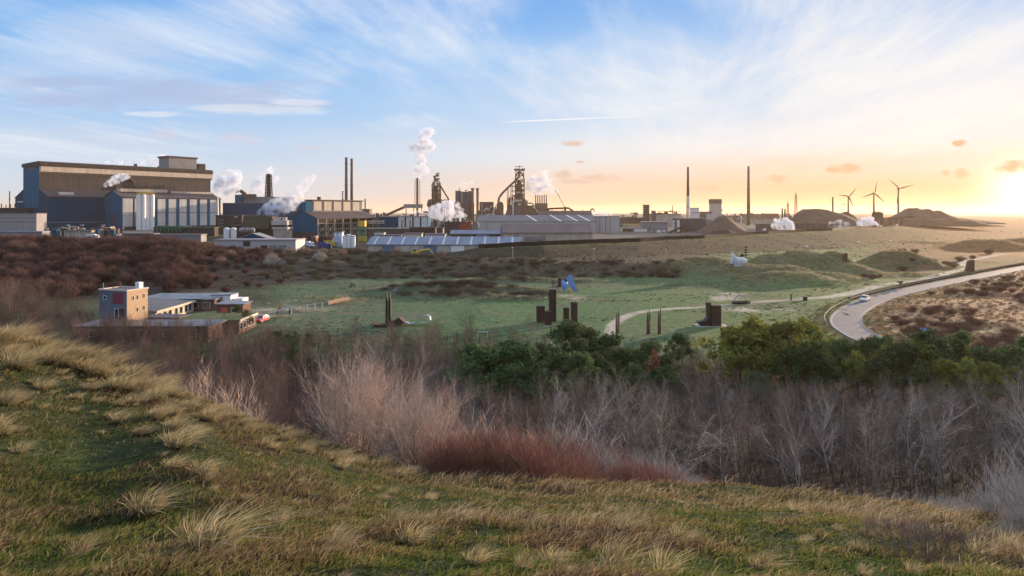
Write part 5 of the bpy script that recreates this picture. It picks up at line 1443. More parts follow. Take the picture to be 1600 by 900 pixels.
window(t, -6.6, -5.7, 7.0, 7.9); MB().box(-3.9, -1.0, -.06, -.002, 6.3, 8.6).build('red_panel', M_redp, t)
window(t, -3.4, -2.3, 2.9, 5.3); window(t, -2.2, -.7, 3.0, 5.2, fm=M_dark)
for (a, z) in [(1.3, 6.9), (2.4, 6.95), (4.1, 7.1), (2.4, 4.3), (4.1, 4.5)]: window(t, a, a + .55, z, z + 1.0, 'x', 0, M_trim, 1)
t = thing('low_brick_house', 'low brick house with a wet flat roof in front of the plank tower', 'house', (-88, 137, 0))
MB().box(0, 27, 0, 8.4, -1, 2.75).build('wall', M_brick, t); MB().box(-.3, 27.3, -.3, 8.7, 2.75, 3.05).build('roof', M_roofwet, t)
m = MB(); m.box(-.32, 27.32, -.36, -.302, 2.7, 3.12); m.build('fascia', M_dark, t)
for x in (3, 8, 13, 18, 23): window(t, x, x + 1.6, .9, 2.3)
MB().box(15, 16, -.05, -.002, 0, 2.2).build('door', M_dark, t)
t = thing('grass_roof_house', 'single storey house with a grass roof and white framed windows at its end', 'house', (-72, 146.2, 0))
MB().box(0, 13.5, 0, 10, -1, 2.6).build('wall', M_brick, t); MB().box(-.2, 13.7, 0, 10.2, 2.6, 2.85).build('roof', M_sedum, t)
m = MB(); m.box(13.7, 13.85, 0, 10.2, 2.5, 2.95); m.build('fascia', M_trim, t)
for a in (.6, 2.6, 5.2, 7.2): window(t, a, a + 1.5, .6, 2.2, 'x', 13.5, None, 1)
t = thing('studio_wing', 'long wing with a dark sloping roof and sunlit cream windows wall', 'house', (-96, 159, 0))
MB().box(0, 13, 0, 19, -1, 2.6).build('wall', M_cream, t)
m = MB(); m.prism_y([(-.3, 3.4), (13.4, 2.6), (13.4, 2.85), (-.3, 3.75)], -.4, 19.4); m.build('roof', M_roofd, t)
m = MB(); m.box(13.4, 13.55, -.4, 19.4, 2.45, 2.95); m.build('fascia', M_cream, t)
for a in (1, 3.5, 6, 9, 11.5, 14, 16.2): window(t, a, a + 1.6, .5, 2.3, 'x', 13, None, 1)
t = thing('flat_roof_annex', 'pale flat roofed annex behind the studio wing', 'house', (-98, 179, 0))
MB().box(0, 20, 0, 12, -1, 2.9).build('wall', M_brick, t); MB().box(-.4, 20.5, -.5, 12.4, 2.9, 3.25).build('roof', M_roofwet, t)
for x in (11, 14, 17): window(t, x, x + 1.8, .7, 2.3)
t = thing('white_annex', 'small white rendered cube building at the far corner of the houses', 'house', (-80.6, 183, 0))
MB().box(0, 5.2, 0, 5, -1, 3.6).build('wall', M_white, t); MB().box(-.15, 5.35, -.15, 5.15, 3.6, 3.8).build('roof', M_roofwet, t); MB().box(5.4, 8, 1, 5, -1, 2.6).build('side_wall', M_white, t); window(t, 1, 2.4, .8, 2.2)
t = thing('garden_house', 'little brick garden house with a red door and a railed terrace', 'house', (-73.5, 170, 0))
MB().box(0, 6.5, 0, 5, -1, 2.9).build('wall', M_brick, t); MB().box(-.4, 7, -.5, 5.3, 2.9, 3.15).build('roof', M_roofwet, t); MB().box(1, 2.6, -.05, -.002, .2, 2.2).build('door', mat('red_door', (.5, .12, .06), (.42, .1, .05)), t); window(t, 3.6, 5.2, .9, 2.2)
m = MB()
m.box(-1, 7, -2.6, -2.5, .9, 1.0)
for k in range(9): m.box(-1 + k, -.9 + k, -2.6, -2.5, -.3, .9)
m.build('railing', M_frame, t)
t = thing('yard_wall', 'cream board wall along the yard between the houses', 'wall', (-84, 158.5, 0), R(8)); MB().box(1.5, 15, 0, .25, -.5, 1.7).build('panel', M_cream, t); MB().box(1.4, 15.1, -.05, .3, 1.7, 1.8).build('coping', M_trim, t)
t = thing('garden_shed', 'dark roofed lean to with a red door between tower and wing', 'shed', (-81.2, 151.5, 0), R(-10)); MB().box(0, 8, 0, 4.5, -1, 2.5).build('wall', M_brick, t); MB().box(-.3, 8.3, -.3, 4.8, 2.5, 2.75).build('roof', M_roofd, t); MB().box(8.3, 8.45, -.3, 4.8, 2.4, 2.85).build('fascia', M_cream, t); MB().box(5, 6.2, -.05, -.002, .2, 2).build('door', M_redp, t)
# ------------------------------------------------------------------ the steelworks
M_bclad = mat('blue_cladding', (.004, .108, .20), (.003, .084, .158), .12, .75, spec=.1, lines=3.2, linec=(.003, .05, .11), streak=.1)
M_bclad2 = mat('blue_cladding_worn', (.005, .10, .178), (.012, .068, .112), .06, .75, spec=.1, lines=6.0, linec=(.003, .045, .09), streak=.22)
M_brclad = mat('brown_cladding', (.075, .056, .05), (.038, .034, .036), .035, .75, c3=(.058, .048, .045), lines=5, linec=(.11, .085, .07), streak=.45)
M_creamc = mat('cream_cladding', (.66, .54, .40), (.55, .44, .33), .15, .7, streak=.25)
M_whitec = mat('white_cladding', (.62, .59, .54), (.50, .48, .45), .1, .65, lines=4.5, linec=(.4, .38, .36), streak=.2)
M_roofb = mat('brown_roof', (.10, .076, .074), (.065, .052, .053), .1, .8, streak=.2)
M_roofg = mat('grey_roof', (.20, .18, .18), (.14, .13, .13), .1, .75)
M_roofblue = mat('blue_roof', (.17, .21, .29), (.12, .155, .22), .15, .5)
M_dkbrown = mat('dark_brown', (.065, .048, .042), (.035, .028, .026), .2, .85, streak=.2)
M_soot = mat('sooty_steel', (.06, .048, .045), (.03, .026, .027), .3, .8, .2)
M_rustst = mat('rusty_steel', (.14, .085, .062), (.07, .048, .042), .25, .85, .1)
M_stove = mat('stove_blue', (.045, .065, .105), (.03, .045, .075), .2, .7, streak=.3)
M_beige = mat('beige_concrete', (.48, .41, .33), (.37, .31, .25), .2, .85, streak=.3)
M_greyc = mat('grey_cladding', (.25, .24, .24), (.19, .185, .185), .1, .7, lines=5, linec=(.2, .19, .19))
M_dgrey = mat('dark_grey_cladding', (.12, .115, .125), (.09, .088, .095), .1, .7, lines=4, linec=(.07, .068, .07))
M_moss = mat('mossy_roof', (.055, .052, .036), (.032, .028, .024), .25, .95, c3=(.07, .07, .04), lines=3, linec=(.02, .018, .016))
M_pile = mat('ore_heap', (.115, .076, .056), (.075, .05, .04), .12, .95, bump=.4)
M_pile2 = mat('coal_heap', (.045, .034, .03), (.028, .022, .02), .12, .95, bump=.4)
M_yel = mat('yellow_paint', (.62, .43, .04), (.5, .34, .04), .5, .6)
M_grn = mat('green_paint', (.06, .28, .12), (.05, .2, .09), .5, .6)
M_redb = mat('red_cladding', (.30, .06, .035), (.22, .045, .03), .2, .7)
M_silo = mat('silo_white', (.80, .78, .75), (.70, .68, .66), .15, .5)
M_pale = mat('pale_concrete', (.52, .46, .41), (.42, .37, .33), .15, .85, streak=.2)
M_chim = mat('chimney_brown', (.17, .12, .105), (.11, .085, .08), .15, .85, streak=.25)

def blk(t, name, f, u0, u1, v0, v1, mat_, y0=0, depth=10, down=None):
    m = MB(); m.box(f.X(u0), f.X(u1), y0, y0 + depth, (down if down is not None else f.Z(v1)), f.Z(v0)); return m.build(name, mat_, t)
def building(name, label, u0, u1, v0, y, depth, wm, rm, win=None, ridge=None, cat='building', group=None, doors=(), panels=(), eave=.6, z=None, overhang=.4):
    """box or gabled hall seen from its long side; v0 the eave row, ridge the row of its ridge (roof slopes up and back)"""
    f = Fr((u0 + u1) / 2, y, z); t = thing(name, label, cat, f.loc, 0, group)
    x0, x1 = f.X(u0), f.X(u1); h = f.Z(v0)
    if ridge is None:
        MB().box(x0, x1, 0, depth, -3, h - eave).build('wall', wm, t); MB().box(x0 - overhang, x1 + overhang, -overhang, depth + overhang, h - eave, h).build('roof', rm, t)
    else:
        sr = (y + depth / 2) / F; hr = H - (ridge - V0) * sr - f.z
        m = MB(); m.prism_x([(0, -3), (0, h - .3), (depth / 2, hr - .35), (depth, h - .3), (depth, -3)], x0, x1); m.build('wall', wm, t)
        m = MB(); m.prism_x([(-.5, h - .35), (depth / 2, hr), (depth + .5, h - .35), (depth + .5, h - .05), (depth / 2, hr + .3), (-.5, h - .05)], x0 - overhang, x1 + overhang); m.build('roof', rm, t)
    for (a, b, c, d, mm, nm) in panels: MB().box(f.X(a), f.X(b), -.08, -.004, f.Z(d), f.Z(c)).build(nm, mm, t)
    for (a, b, c, d) in doors: MB().box(f.X(a), f.X(b), -.06, -.003, f.Z(d), f.Z(c)).build('door', M_dgrey, t)
    if win:
        for (c, d, n, ua, ub) in win:
            for k in range(n):
                a = ua + (ub - ua) * (k + .2) / n; b = ua + (ub - ua) * (k + .8) / n
                w = MB().box(f.X(a), f.X(b), -.05, -.003, f.Z(d), f.Z(c)).build('window', M_frame, t)
                MB().box(f.X(a) + .06, f.X(b) - .06, -.07, -.051, f.Z(d) + .06, f.Z(c) - .06).build('pane', M_glass, w)
    return t, f
def chimney(name, label, u, v0, y, r0, r1, mat_, bands=3, cap=None, group=None, z=None, topdark=None, cat='chimney'):
    f = Fr(u, y, z); t = thing(name, label, cat, f.loc, 0, group); h = f.Z(v0); a, b = r0 * f.s, r1 * f.s
    if topdark:
        k = topdark; c = a + (b - a) * k
        m = MB(); m.lathe([(a, -2), (c, h * k)], 16); m.build('shaft', mat_, t, smooth=True); m = MB(); m.lathe([(c, h * k), (b, h - .02)], 16); m.build('upper_shaft', M_soot, t, smooth=True)
    else:
        m = MB(); m.lathe([(a, -2), (a + (b - a) * .5, h * .5), (b, h)], 16); m.build('shaft', mat_, t, smooth=True)
    for k in range(1, bands + 1):
        q = k / (bands + .3); rr = a + (b - a) * q; m = MB(); m.lathe([(rr + .02, -.2), (rr + .55 * max(f.s, .5), -.05), (rr + .55 * max(f.s, .5), .5), (rr + .02, .55)], 16, (0, 0, h * q)); m.build('gallery', M_soot, t)
    m = MB(); m.lathe([(b + .02, -.6), (b + .25, -.5), (b + .25, .1), (b * .7, .12)] if cap is None else [(b, -cap), (b * 1.55, -cap * .8), (b * 1.55, 0), (b * .8, .05)], 16, (0, 0, h)); m.build('rim', M_soot, t)
    return t, f
def lattice(t, name, x, y0, w0, w1, z0, z1, n, th, mat_):
    """square lattice mast"""
    m = MB()
    def c(k, i):
        q = k / n; w = w0 + (w1 - w0) * q; z = z0 + (z1 - z0) * q; return Vector((x + (-w, w, w, -w)[i], y0 + (-w, -w, w, w)[i], z))
    for k in range(n):
        for i in range(4):
            m.bar(c(k, i), c(k + 1, i), th); m.bar(c(k, i), c(k + 1, (i + 1) % 4), th * .6); m.bar(c(k + 1, i), c(k + 1, (i + 1) % 4), th * .6)
    return m.build(name, mat_, t)

# --- big converter hall on the left, its gable turned to the viewer, its long side to the sun
HC = ((76 - 800) / F * 715, 715, 0); HZ = R(55)
t = thing('steelworks_hall', 'huge steelworks hall with blue gable, brown upper wall and a cream band under the roof', 'factory hall', HC, HZ)
LH = 195
m = MB(); m.prism_x([(0, 2), (0, 41.6), (22.7, 49.6), (64, 49.6), (87, 40.6), (87, 2)], 0, LH); m.build('lower_wall', M_bclad2, t)
m = MB(); m.prism_x([(-.6, 41.7), (22.6, 49.9), (22.6, 50.6), (-.6, 42.4)], -.6, LH + .5); m.build('roof', M_roofb, t)
m = MB(); m.prism_x([(64.1, 49.9), (87.6, 40.9), (87.6, 41.6), (64.1, 50.6)], -.6, LH + .5); m.build('roof', M_roofb, t)
MB().box(0, LH, 22.7, 64, 49.7, 75).build('upper_wall', M_brclad, t)
m = MB(); m.prism_x([(22.6, 66.5), (18.6, 69), (18.6, 74.6), (22.6, 74.6)], -.2, LH + .4); m.build('cream_band', M_creamc, t)
m = MB(); m.prism_x([(18.2, 74.7), (18.2, 79), (22, 80.2), (66, 78.6), (66, 74.7)], -1.2, LH + .8); m.build('roof_edge', M_dkbrown, t)
m = MB(); m.add([(-.4, 22.7, 30), (-.4, 64, 30), (-.4, 64, 76.5), (-.4, 58, 77.5), (-.4, 43, 68), (-.4, 28, 77), (-.4, 22.7, 76.5)] + [(.1, 22.7, 30), (.1, 64, 30), (.1, 64, 76.5), (.1, 58, 77.5), (.1, 43, 68), (.1, 28, 77), (.1, 22.7, 76.5)], [tuple(range(6, -1, -1)), tuple(range(7, 14))] + [(i, (i + 1) % 7, (i + 1) % 7 + 7, i + 7) for i in range(7)]); m.build('gable_wall', M_bclad, t)
MB().box(-.35, -.1, 24, 62, 70, 77).build('gable_louvre', M_dgrey, t)
MB().box(-.7, -.42, 64.5, 80, 36.5, 37.6).build('light_strip', M_whitec, t)
MB().box(12, 26, 4, 9, 43.8, 47.2).build('roof_light', M_whitec, t)
for x in (2, 20, 38, 54): MB().box(x - .25, x + .25, -.35, -.01, 3, 41.5).build('downpipe', M_bclad, t)
MB().box(0, 54, -.5, -.02, 14.5, 15.2).build('pipe_run', M_greyc, t)
MB().box(142, 178, 26, 50, 78, 93.5).build('penthouse', M_greyc, t); MB().box(140.8, 179.2, 25, 51, 93.5, 95.6).build('penthouse_roof', M_roofb, t)
MB().box(181, 190, 26, 42, 78, 88).build('roof_box', M_dkbrown, t)
MB().box(100, 102.5, 24, 27, 79, 83).build('roof_vent', M_dkbrown, t); m = MB(); m.lathe([(.6, 0), (1.6, 1.5), (0.3, 3)], 8, (128, 25, 79)); m.build('roof_vent', M_dkbrown, t)
m = MB(); m.path([(92, 21.8, 66), (98, 21.4, 60), (100, 21.2, 52), (112, 21, 51.4)], 1.1, 8); m.build('flue_pipe', M_rustst, t)
m = MB()
for k in range(9): m.bar((96 + k * 6, 17, 51), (96 + k * 6, 17, 57 + (k % 3) * 2), .5)
for z_ in (53.5, 56.5): m.bar((94, 17, z_), (148, 17, z_), .5)
m.build('pipe_bridge', M_soot, t)
# annex with the white panels
ax = HC[0] ; t = thing('panelled_hall', 'blue gabled side hall with tall white wall panels in front of the big hall', 'factory hall', HC, HZ)
m = MB(); m.prism_x([(-39, 2), (-39, 41.4), (-19.5, 48.4), (-.8, 42.5), (-.8, 2)], 54.7, 170); m.build('wall', M_bclad, t)
m = MB(); m.prism_x([(-39.8, 41.4), (-19.5, 48.8), (-.9, 42.9), (-.9, 43.7), (-19.5, 49.6), (-39.8, 42.2)], 54, 170.6); m.build('roof', M_roofb, t)
for k in range(9):
    x = 56 + 12.6 * k; w = 10.6 if k == 0 else 8.6
    for (a, b) in ((10, 24.6), (25.3, 40.6)): MB().box(x, x + w, -39.35, -39.01, a, b).build('white_panel', M_whitec, t)
MB().box(55, 169.8, -39.3, -39.01, 3, 9.4).build('plinth', M_dkbrown, t)
MB().box(60, 112, -26, -16, 48.2, 51.6).build('roof_duct', M_creamc, t); MB().box(116, 168, -24, -17, 47.5, 50).build('roof_duct', M_creamc, t); MB().box(112.2, 116, -26, -17, 48, 52).build('roof_duct_joint', M_dgrey, t)
MB().box(54.4, 54.68, -32, -14, 12, 22).build('gable_door', M_stove, t)
for (a, b) in ((70, 75), (96, 104)):
    m = MB()
    for x in np.linspace(a, b + 12, 7): m.bar((x, -12, 46), (x, -12, 58 + 3 * math.sin(x)), .5)
    m.bar((a, -12, 55), (b + 12, -12, 55), .8); m.bar((a, -12, 50), (b + 12, -12, 57), .6); m.build('pipe_rack', M_soot, t)
t = thing('white_silos', 'cluster of tall white silos in front of the panelled hall', 'silo', HC, HZ)
for k in range(4): m = MB(); m.lathe([(2.45, 4), (2.45, 44.5), (1.2, 45.6)], 18, (69.2 + 4.7 * k, -46.5 - (1.2 if k % 2 else 0), 0)); m.build('silo', M_silo, t, smooth=False)
m = MB()
m.box(66.5, 86, -49.5, -44, 45.7, 46.1)
for k in range(9): m.bar((66.6 + 2.4 * k, -49.4, 46), (66.6 + 2.4 * k, -49.4, 47.4), .14)
m.bar((66.5, -49.4, 47.4), (86, -49.4, 47.4), .25); m.build('railing', M_yel, t)

# --- left edge
building('office_block', 'pale office block with two rows of small windows at the left edge', -30, 57, 333, 640, 14, mat('office_grey', (.30, .285, .29), (.24, .23, .235), .2, .8, streak=.2), M_roofg, win=[(339, 342, 26, -28, 55), (345, 348, 26, -28, 55)])
chimney('thin_chimney', 'thin dark chimney rising behind the office block', 15, 299, 900, .9, .7, M_soot, 1)
t, f = building('pipe_bridge_hut', 'dark pipe bridge behind the office block', -20, 45, 324.5, 720, 6, M_soot, M_soot)
m = MB()
for k in range(8): m.tube((f.X(-15 + 7 * k), 3, f.Z(324)), (f.X(-15 + 7 * k), 3, f.Z(320 - k % 3)), .5, None, 6)
m.build('vent_pipes', M_soot, t)
building('yard_store', 'long low grey blue store building in the yard below the office', -20, 66, 361.5, 520, 8, M_greyc, M_roofblue)
building('container_row', 'row of pale stacked containers in the yard left of the blue hall wall', 100, 143, 359.5, 520, 4, M_beige, M_roofg, win=[(361, 363, 9, 101, 142), (363.6, 365, 9, 101, 142)])
building('blue_container', 'bright blue container in the yard beside the beige row', 80, 88, 359, 515, 4, M_bclad, M_bclad)
building('dark_store', 'dark store building under the white silos', 190, 240, 364.5, 500, 8, M_dgrey, M_roofg)
building('long_low_store', 'long flat grey store behind the reddish shrubs', 236, 314, 366, 440, 8, M_greyc, M_roofg)
t, f = building('conveyor_shed', 'dark shed with a green steel frame below the white panels', 240, 335, 355, 560, 8, M_dkbrown, M_roofb)
m = MB()
for k in range(7): m.bar((f.X(246 + 6 * k), -1, f.Z(362)), (f.X(246 + 6 * k), -1, f.Z(353)), .4); m.bar((f.X(246 + 6 * k), -1, f.Z(361)), (f.X(252 + 6 * k), -1, f.Z(354)), .25)
m.bar((f.X(246), -1, f.Z(353)), (f.X(300), -1, f.Z(354)), .5); m.build('frame', M_grn, t)
M_carw = (.7, .7, .7)
yard = [((150, 480), (.75, .74, .72), 'white car parked below the blue hall'), ((168, 480), (.05, .06, .1), 'dark car parked below the panelled hall'), ((180, 478), (.6, .6, .62), 'silver car at the right end of the yard'), ((158, 478), (.06, .12, .3), 'blue car between the white and the dark one'), ((12, 505), (.04, .04, .05), 'dark car parked before the office block')]
for (p, c, lab) in yard: car(lab, c, on(*p), R(80), 4.4, 1.6, 'cars parked in the steelworks yard')
def truck(label, u, y, cab, box, rz=90, L_=9, group=None, z=None):
    t = thing('lorry', label, 'lorry', on(u, y) if z is None else ((u - 800) / F * y, y, z), R(rz), group); pm = mat('lorry_paint', cab, tuple(q * .9 for q in cab), .5, .4); bm_ = mat('lorry_box', box, tuple(q * .9 for q in box), .5, .6)
    m = MB(); m.prism_x([(-L_ / 2, .6), (-L_ / 2, 1.9), (-L_ / 2 + .5, 3.0), (-L_ / 2 + 2.2, 3.1), (-L_ / 2 + 2.2, .6)], -1.2, 1.2); m.build('cab', pm, t)
    MB().box(-1.1, 1.1, -L_ / 2 + .06, -L_ / 2 + .3, 1.9, 2.6).build('windscreen', M_glass, t)
    MB().box(-1.25, 1.25, -L_ / 2 + 2.4, L_ / 2, 1.0, 3.6).build('cargo_box', bm_, t); MB().box(-1, 1, -L_ / 2 + .4, L_ / 2, .6, .98).build('chassis', M_soot, t)
    for sy in (-L_ / 2 + 1.2, L_ / 2 - 2.4, L_ / 2 - 1.2):
        for sx in (-1, 1): MB().tube((sx * .9, sy, .5), (sx * 1.25, sy, .5), .5, None, 12).build('wheel', M_tyre, t)
truck('white box lorry in the yard left of the white silos', 145, 500, (.7, .7, .7), (.78, .77, .75)); truck('small white lorry standing at the foot of the panelled hall', 186, 495, (.75, .75, .75), (.75, .75, .74), 20)
truck('blue lorry in the yard right of the white shed', 465, 385, (.03, .08, .3), (.03, .10, .38), 80); truck('white and blue lorry before the open steel hall', 480, 395, (.7, .72, .75), (.55, .6, .7), 85, 8)
truck('yellow tipper lorry before the open steel hall', 517, 400, (.6, .4, .05), (.55, .36, .05), 70, 7); truck('dark blue lorry at the yard edge near the brown shrubs', 508, 378, (.02, .04, .16), (.03, .05, .2), 95, 7)
truck('red lorry behind the long blue roof at its left end', 545, 398, (.4, .05, .05), (.35, .06, .08), 85, 7)
for (u, vt, lab) in [(106, 352, 'thin light mast before the blue hall wall, the leftmost of three'), (128, 352, 'thin light mast before the blue hall wall, between two others'), (161, 352, 'thin light mast before the joint of the two halls')]:
    f = Fr(u, 500); t = thing('light_mast', lab, 'light mast', f.loc, 0, 'light masts before the blue hall'); MB().tube((0, 0, -.5), (0, 0, f.Z(vt)), .16, .1, 6).build('pole', M_greyc, t); MB().box(-1.2, 1.2, -.2, .2, f.Z(vt), f.Z(vt) + .35).build('lamp', M_lamp, t)

# --- between the hall and the open steel hall
chimney('steam_stack', 'slim pale stack puffing white steam at the end of the panelled hall', 340.5, 308, 700, 1.5, 1.2, M_silo, 0)
t, f = building('blue_mill', 'long blue mill building behind the steam right of the panelled hall', 348, 470, 317, 860, 60, M_bclad, M_roofg)
blk(t, 'grey_storey', f, 370, 455, 307, 316.9, M_greyc, 14, 30); blk(t, 'roof_house', f, 362, 373, 304, 316.9, M_bclad, 10, 12)
m = MB(); m.path([f.P(355, 300, 20), f.P(364, 296, 20), f.P(374, 303, 20)], 2.2, 8); m.build('roof_pipe', M_rustst, t); blk(t, 'roof_platform', f, 373, 395, 303, 307, M_rustst, 8, 5)
f = Fr(420, 880); t = thing('lattice_stack', 'dark lattice stack with a flat top behind the blue mill', 'chimney', f.loc); lattice(t, 'lattice', 0, 0, 3.6, 2.4, f.Z(312), f.Z(273), 8, .9, M_soot); m = MB(); m.lathe([(1.7, -2), (1.7, f.Z(272))], 12); m.build('flue', M_soot, t); m = MB(); m.lathe([(3.2, 0), (3.2, .9)], 12, (0, 0, f.Z(273))); m.build('platform', M_soot, t)
t, f = building('brown_works', 'dark brown works building below the steam stack', 337, 378, 336, 600, 20, M_dkbrown, M_roofb); MB().box(f.X(366), f.X(371), -.1, -.01, f.Z(340), f.Z(337.5)).build('light_panel', M_whitec, t)
for v in (343, 348, 353): MB().box(f.X(341), f.X(349), -.1, -.01, f.Z(v + 1.2), f.Z(v)).build('louvre', M_greyc, t)
f = Fr(388, 520); t = thing('mossy_roof_building', 'dark building with a steep mossy roof before the blue mill', 'building', f.loc)
m = MB(); m.prism_y([(f.X(352), -3), (f.X(424), -3), (f.X(425), f.Z(362)), (f.X(417), f.Z(338)), (f.X(379), f.Z(338)), (f.X(378), f.Z(352)), (f.X(352), f.Z(352))], 4, 24); m.build('wall', M_dkbrown, t)
m = MB(); m.prism_x([(-1, f.Z(357)), (4, f.Z(336.8)), (4.6, f.Z(336.2)), (12, f.Z(336.2)), (12, f.Z(337.5)), (4.8, f.Z(337.6)), (0, f.Z(357.8))], f.X(377.5), f.X(420)); m.build('roof', M_moss, t)
f = Fr(437, 500); t = thing('cooling_cells', 'beige cooling cells with two fan drums beside the blue gable', 'cooling tower', f.loc)
blk(t, 'wall', f, 427, 448.5, 358, 376, M_beige, 0, 12, -3); blk(t, 'cornice', f, 425.5, 450, 355, 357.9, M_pale, -.6, 13); blk(t, 'louvre', f, 427.5, 448, 351.5, 354.9, M_dkbrown, 0, 11); blk(t, 'upper_wall', f, 424, 449, 344.5, 351.4, M_pale, -.4, 12)
for uc in (430.5, 441): m = MB(); m.lathe([(2.1, 0), (1.8, 1.2), (2.1, 2.4)], 16, (f.X(uc), 5, f.Z(344.5))); m.build('fan_drum', M_pale, t)
for k in range(6): blk(t, 'rib', f, 428 + 3.6 * k, 428.9 + 3.6 * k, 358, 376, M_pale, -.35, .34, 0)
for (u, lab) in [(354, 'pale storage tank, the leftmost behind the white shed'), (365, 'pale storage tank right of the leftmost one behind the white shed')]:
    f = Fr(u, 395); t = thing('storage_tank', lab, 'tank', f.loc, 0, 'storage tanks behind the white shed'); m = MB(); m.lathe([(4.3 * f.s, -2), (4.3 * f.s, f.Z(357)), (.6, f.Z(355.5))], 20); m.build('shell', M_silo, t, smooth=False); m = MB(); m.bar((0, -1.7, f.Z(356)), (0, -1.7, f.Z(353.5)), .12); m.build('vent_pipe', M_greyc, t)
f = Fr(385, 400); t = thing('sphere_vessels', 'grey process vessels on a frame right of the storage tanks', 'tank', f.loc)
for k, u in enumerate((378, 386, 394)): m = MB(); m.lathe([(.3, 0), (1.4, .5), (1.75, 1.6), (1.4, 2.7), (.3, 3.2)], 14, (f.X(u), 0, f.Z(364))); m.build('vessel', M_greyc, t, smooth=True)
blk(t, 'frame', f, 372, 400, 364, 370, M_soot, -1, 3, -2)
f = Fr(395, 372); t = thing('blue_gable_shed', 'small shed with a low blue gable behind the white shed', 'shed', f.loc)
m = MB(); m.prism_y([(f.X(374), -2), (f.X(417), -2), (f.X(417), f.Z(373)), (f.X(395), f.Z(365.5)), (f.X(374), f.Z(373))], 0, 10); m.build('wall', M_bclad, t)
m = MB(); m.prism_y([(f.X(371), f.Z(373.8)), (f.X(395), f.Z(365.3)), (f.X(420), f.Z(373.8)), (f.X(420), f.Z(372.8)), (f.X(395), f.Z(364.2)), (f.X(371), f.Z(372.8))], -.6, 10.5); m.build('roof', M_greyc, t)
building('white_shed', 'long white shed with dark openings at the edge above the brown bank', 335, 462, 374, 357, 16, M_whitec, mat('pink_roof', (.34, .28, .29), (.28, .23, .24), .2, .7), panels=[(380, 391, 377, 385, M_dkbrown, 'opening'), (407, 418, 383.5, 390, M_dkbrown, 'opening'), (421, 433, 383, 392, M_greyc, 'gate'), (435, 448, 383, 392, M_greyc, 'gate'), (450, 452.5, 386, 391, M_redb, 'door')])

# --- open steel hall with a blue gable
BC = ((495 - 800) / F * 520, 520, 0); BZ = R(58); LB, WB = 57, 33
t = thing('open_steel_hall', 'open sided hall with a plain blue gable, steel lattice wall and cream clerestory', 'factory hall', BC, BZ)
m = MB(); m.add([(-.3, 0, 3), (-.3, WB, 3), (-.3, WB, 20.8), (-.3, WB / 2, 26.6), (-.3, 0, 20.8), (.3, 0, 3), (.3, WB, 3), (.3, WB, 20.8), (.3, WB / 2, 26.6), (.3, 0, 20.8)], [(4, 3, 2, 1, 0), (5, 6, 7, 8, 9)] + [(i, (i + 1) % 5, (i + 1) % 5 + 5, i + 5) for i in range(5)]); m.build('gable_wall', M_bclad, t)
MB().box(-.55, -.32, .5, WB - .5, 3, 10).build('gable_plinth', mat('purple_plinth', (.10, .06, .06), (.07, .045, .05), .2, .8), t)
m = MB(); m.prism_x([(-1, 20.6), (WB / 2, 26.9), (WB + 1, 20.6), (WB + 1, 21.3), (WB / 2, 27.6), (-1, 21.3)], -.8, LB + 8); m.build('roof', M_roofb, t)
MB().box(.5, LB + 6, WB - 6, WB, 3, 20.5).build('back_wall', M_dkbrown, t); MB().box(LB + 6.2, LB + 7, 0, WB, 3, 20.5).build('end_wall', M_dkbrown, t)
for k in range(8):
    x = k * 8.6 + .8; MB().box(x - .45, x + .45, -.5, .4, 3, 20.4).build('column', M_beige, t)
m = MB()
for k in range(7):
    x = k * 8.6 + .8
    for z_ in (8, 12.5, 17): m.bar((x, -.1, z_), (x + 8.6, -.1, z_), .4)
    if k in (0, 1, 4): m.bar((x, -.1, 8), (x + 8.6, -.1, 17), .4); m.bar((x, -.1, 17), (x + 8.6, -.1, 8), .4)
    for j in range(3): m.bar((x + 2.2 * (j + 1), 0, 6), (x + 2.2 * (j + 1), 0, 19), .2)
m.build('lattice', M_beige, t)
MB().box(.2, 6.5, WB / 2 - 4, WB / 2 + 4, 26, 34).build('ridge_end', M_bclad, t); MB().box(6.6, LB + 4, WB / 2 - 4, WB / 2 + 4, 26, 34.6).build('clerestory', M_greyc, t)
for k in range(5): MB().box(8 + k * 10.4, 15.6 + k * 10.4, WB / 2 - 4.35, WB / 2 - 4.02, 27, 34.2).build('cream_panel', M_creamc, t)
MB().box(6, LB + 5, WB / 2 - 4.6, WB / 2 + 4.6, 34.7, 35.6).build('clerestory_roof', M_roofb, t); MB().box(17, 19, WB / 2, WB / 2 + 2, 35.6, 38).build('roof_vent', M_dkbrown, t)
MB().box(10, 56, 3, 24, 4, 9).build('machinery', M_soot, t)
f = Fr(566, 470); t = thing('yellow_machine', 'yellow and green gantry machine at the right end of the open hall', 'machine', f.loc)
blk(t, 'cabin', f, 560.5, 570, 345, 354, M_yel, 0, 5); m = MB()
for u in (561, 565, 569):
    m.bar(f.P(u, 377), f.P(u, 354), .5)
for v in (358, 363, 368): m.bar(f.P(560, v), f.P(570, v), .4)
m.build('frame', M_grn, t); blk(t, 'base', f, 559, 571, 369, 377, M_yel, 0, 4, -2)
f = Fr(588, 520); t = thing('pipe_gantry', 'steel pipe gantry running right from the open hall', 'gantry', f.loc)
m = MB()
for k in range(6): m.bar((f.X(576 + 13 * k), 0, -2), (f.X(576 + 13 * k), 0, f.Z(344)), .6)
m.build('legs', M_rustst, t)
for v, r in ((346, .55), (349, .35), (357, .6)): m = MB(); m.tube((f.X(574), 0, f.Z(v)), (f.X(645 if v > 350 else 600), 0, f.Z(v)), r, None, 8); m.build('pipe', M_beige, t)
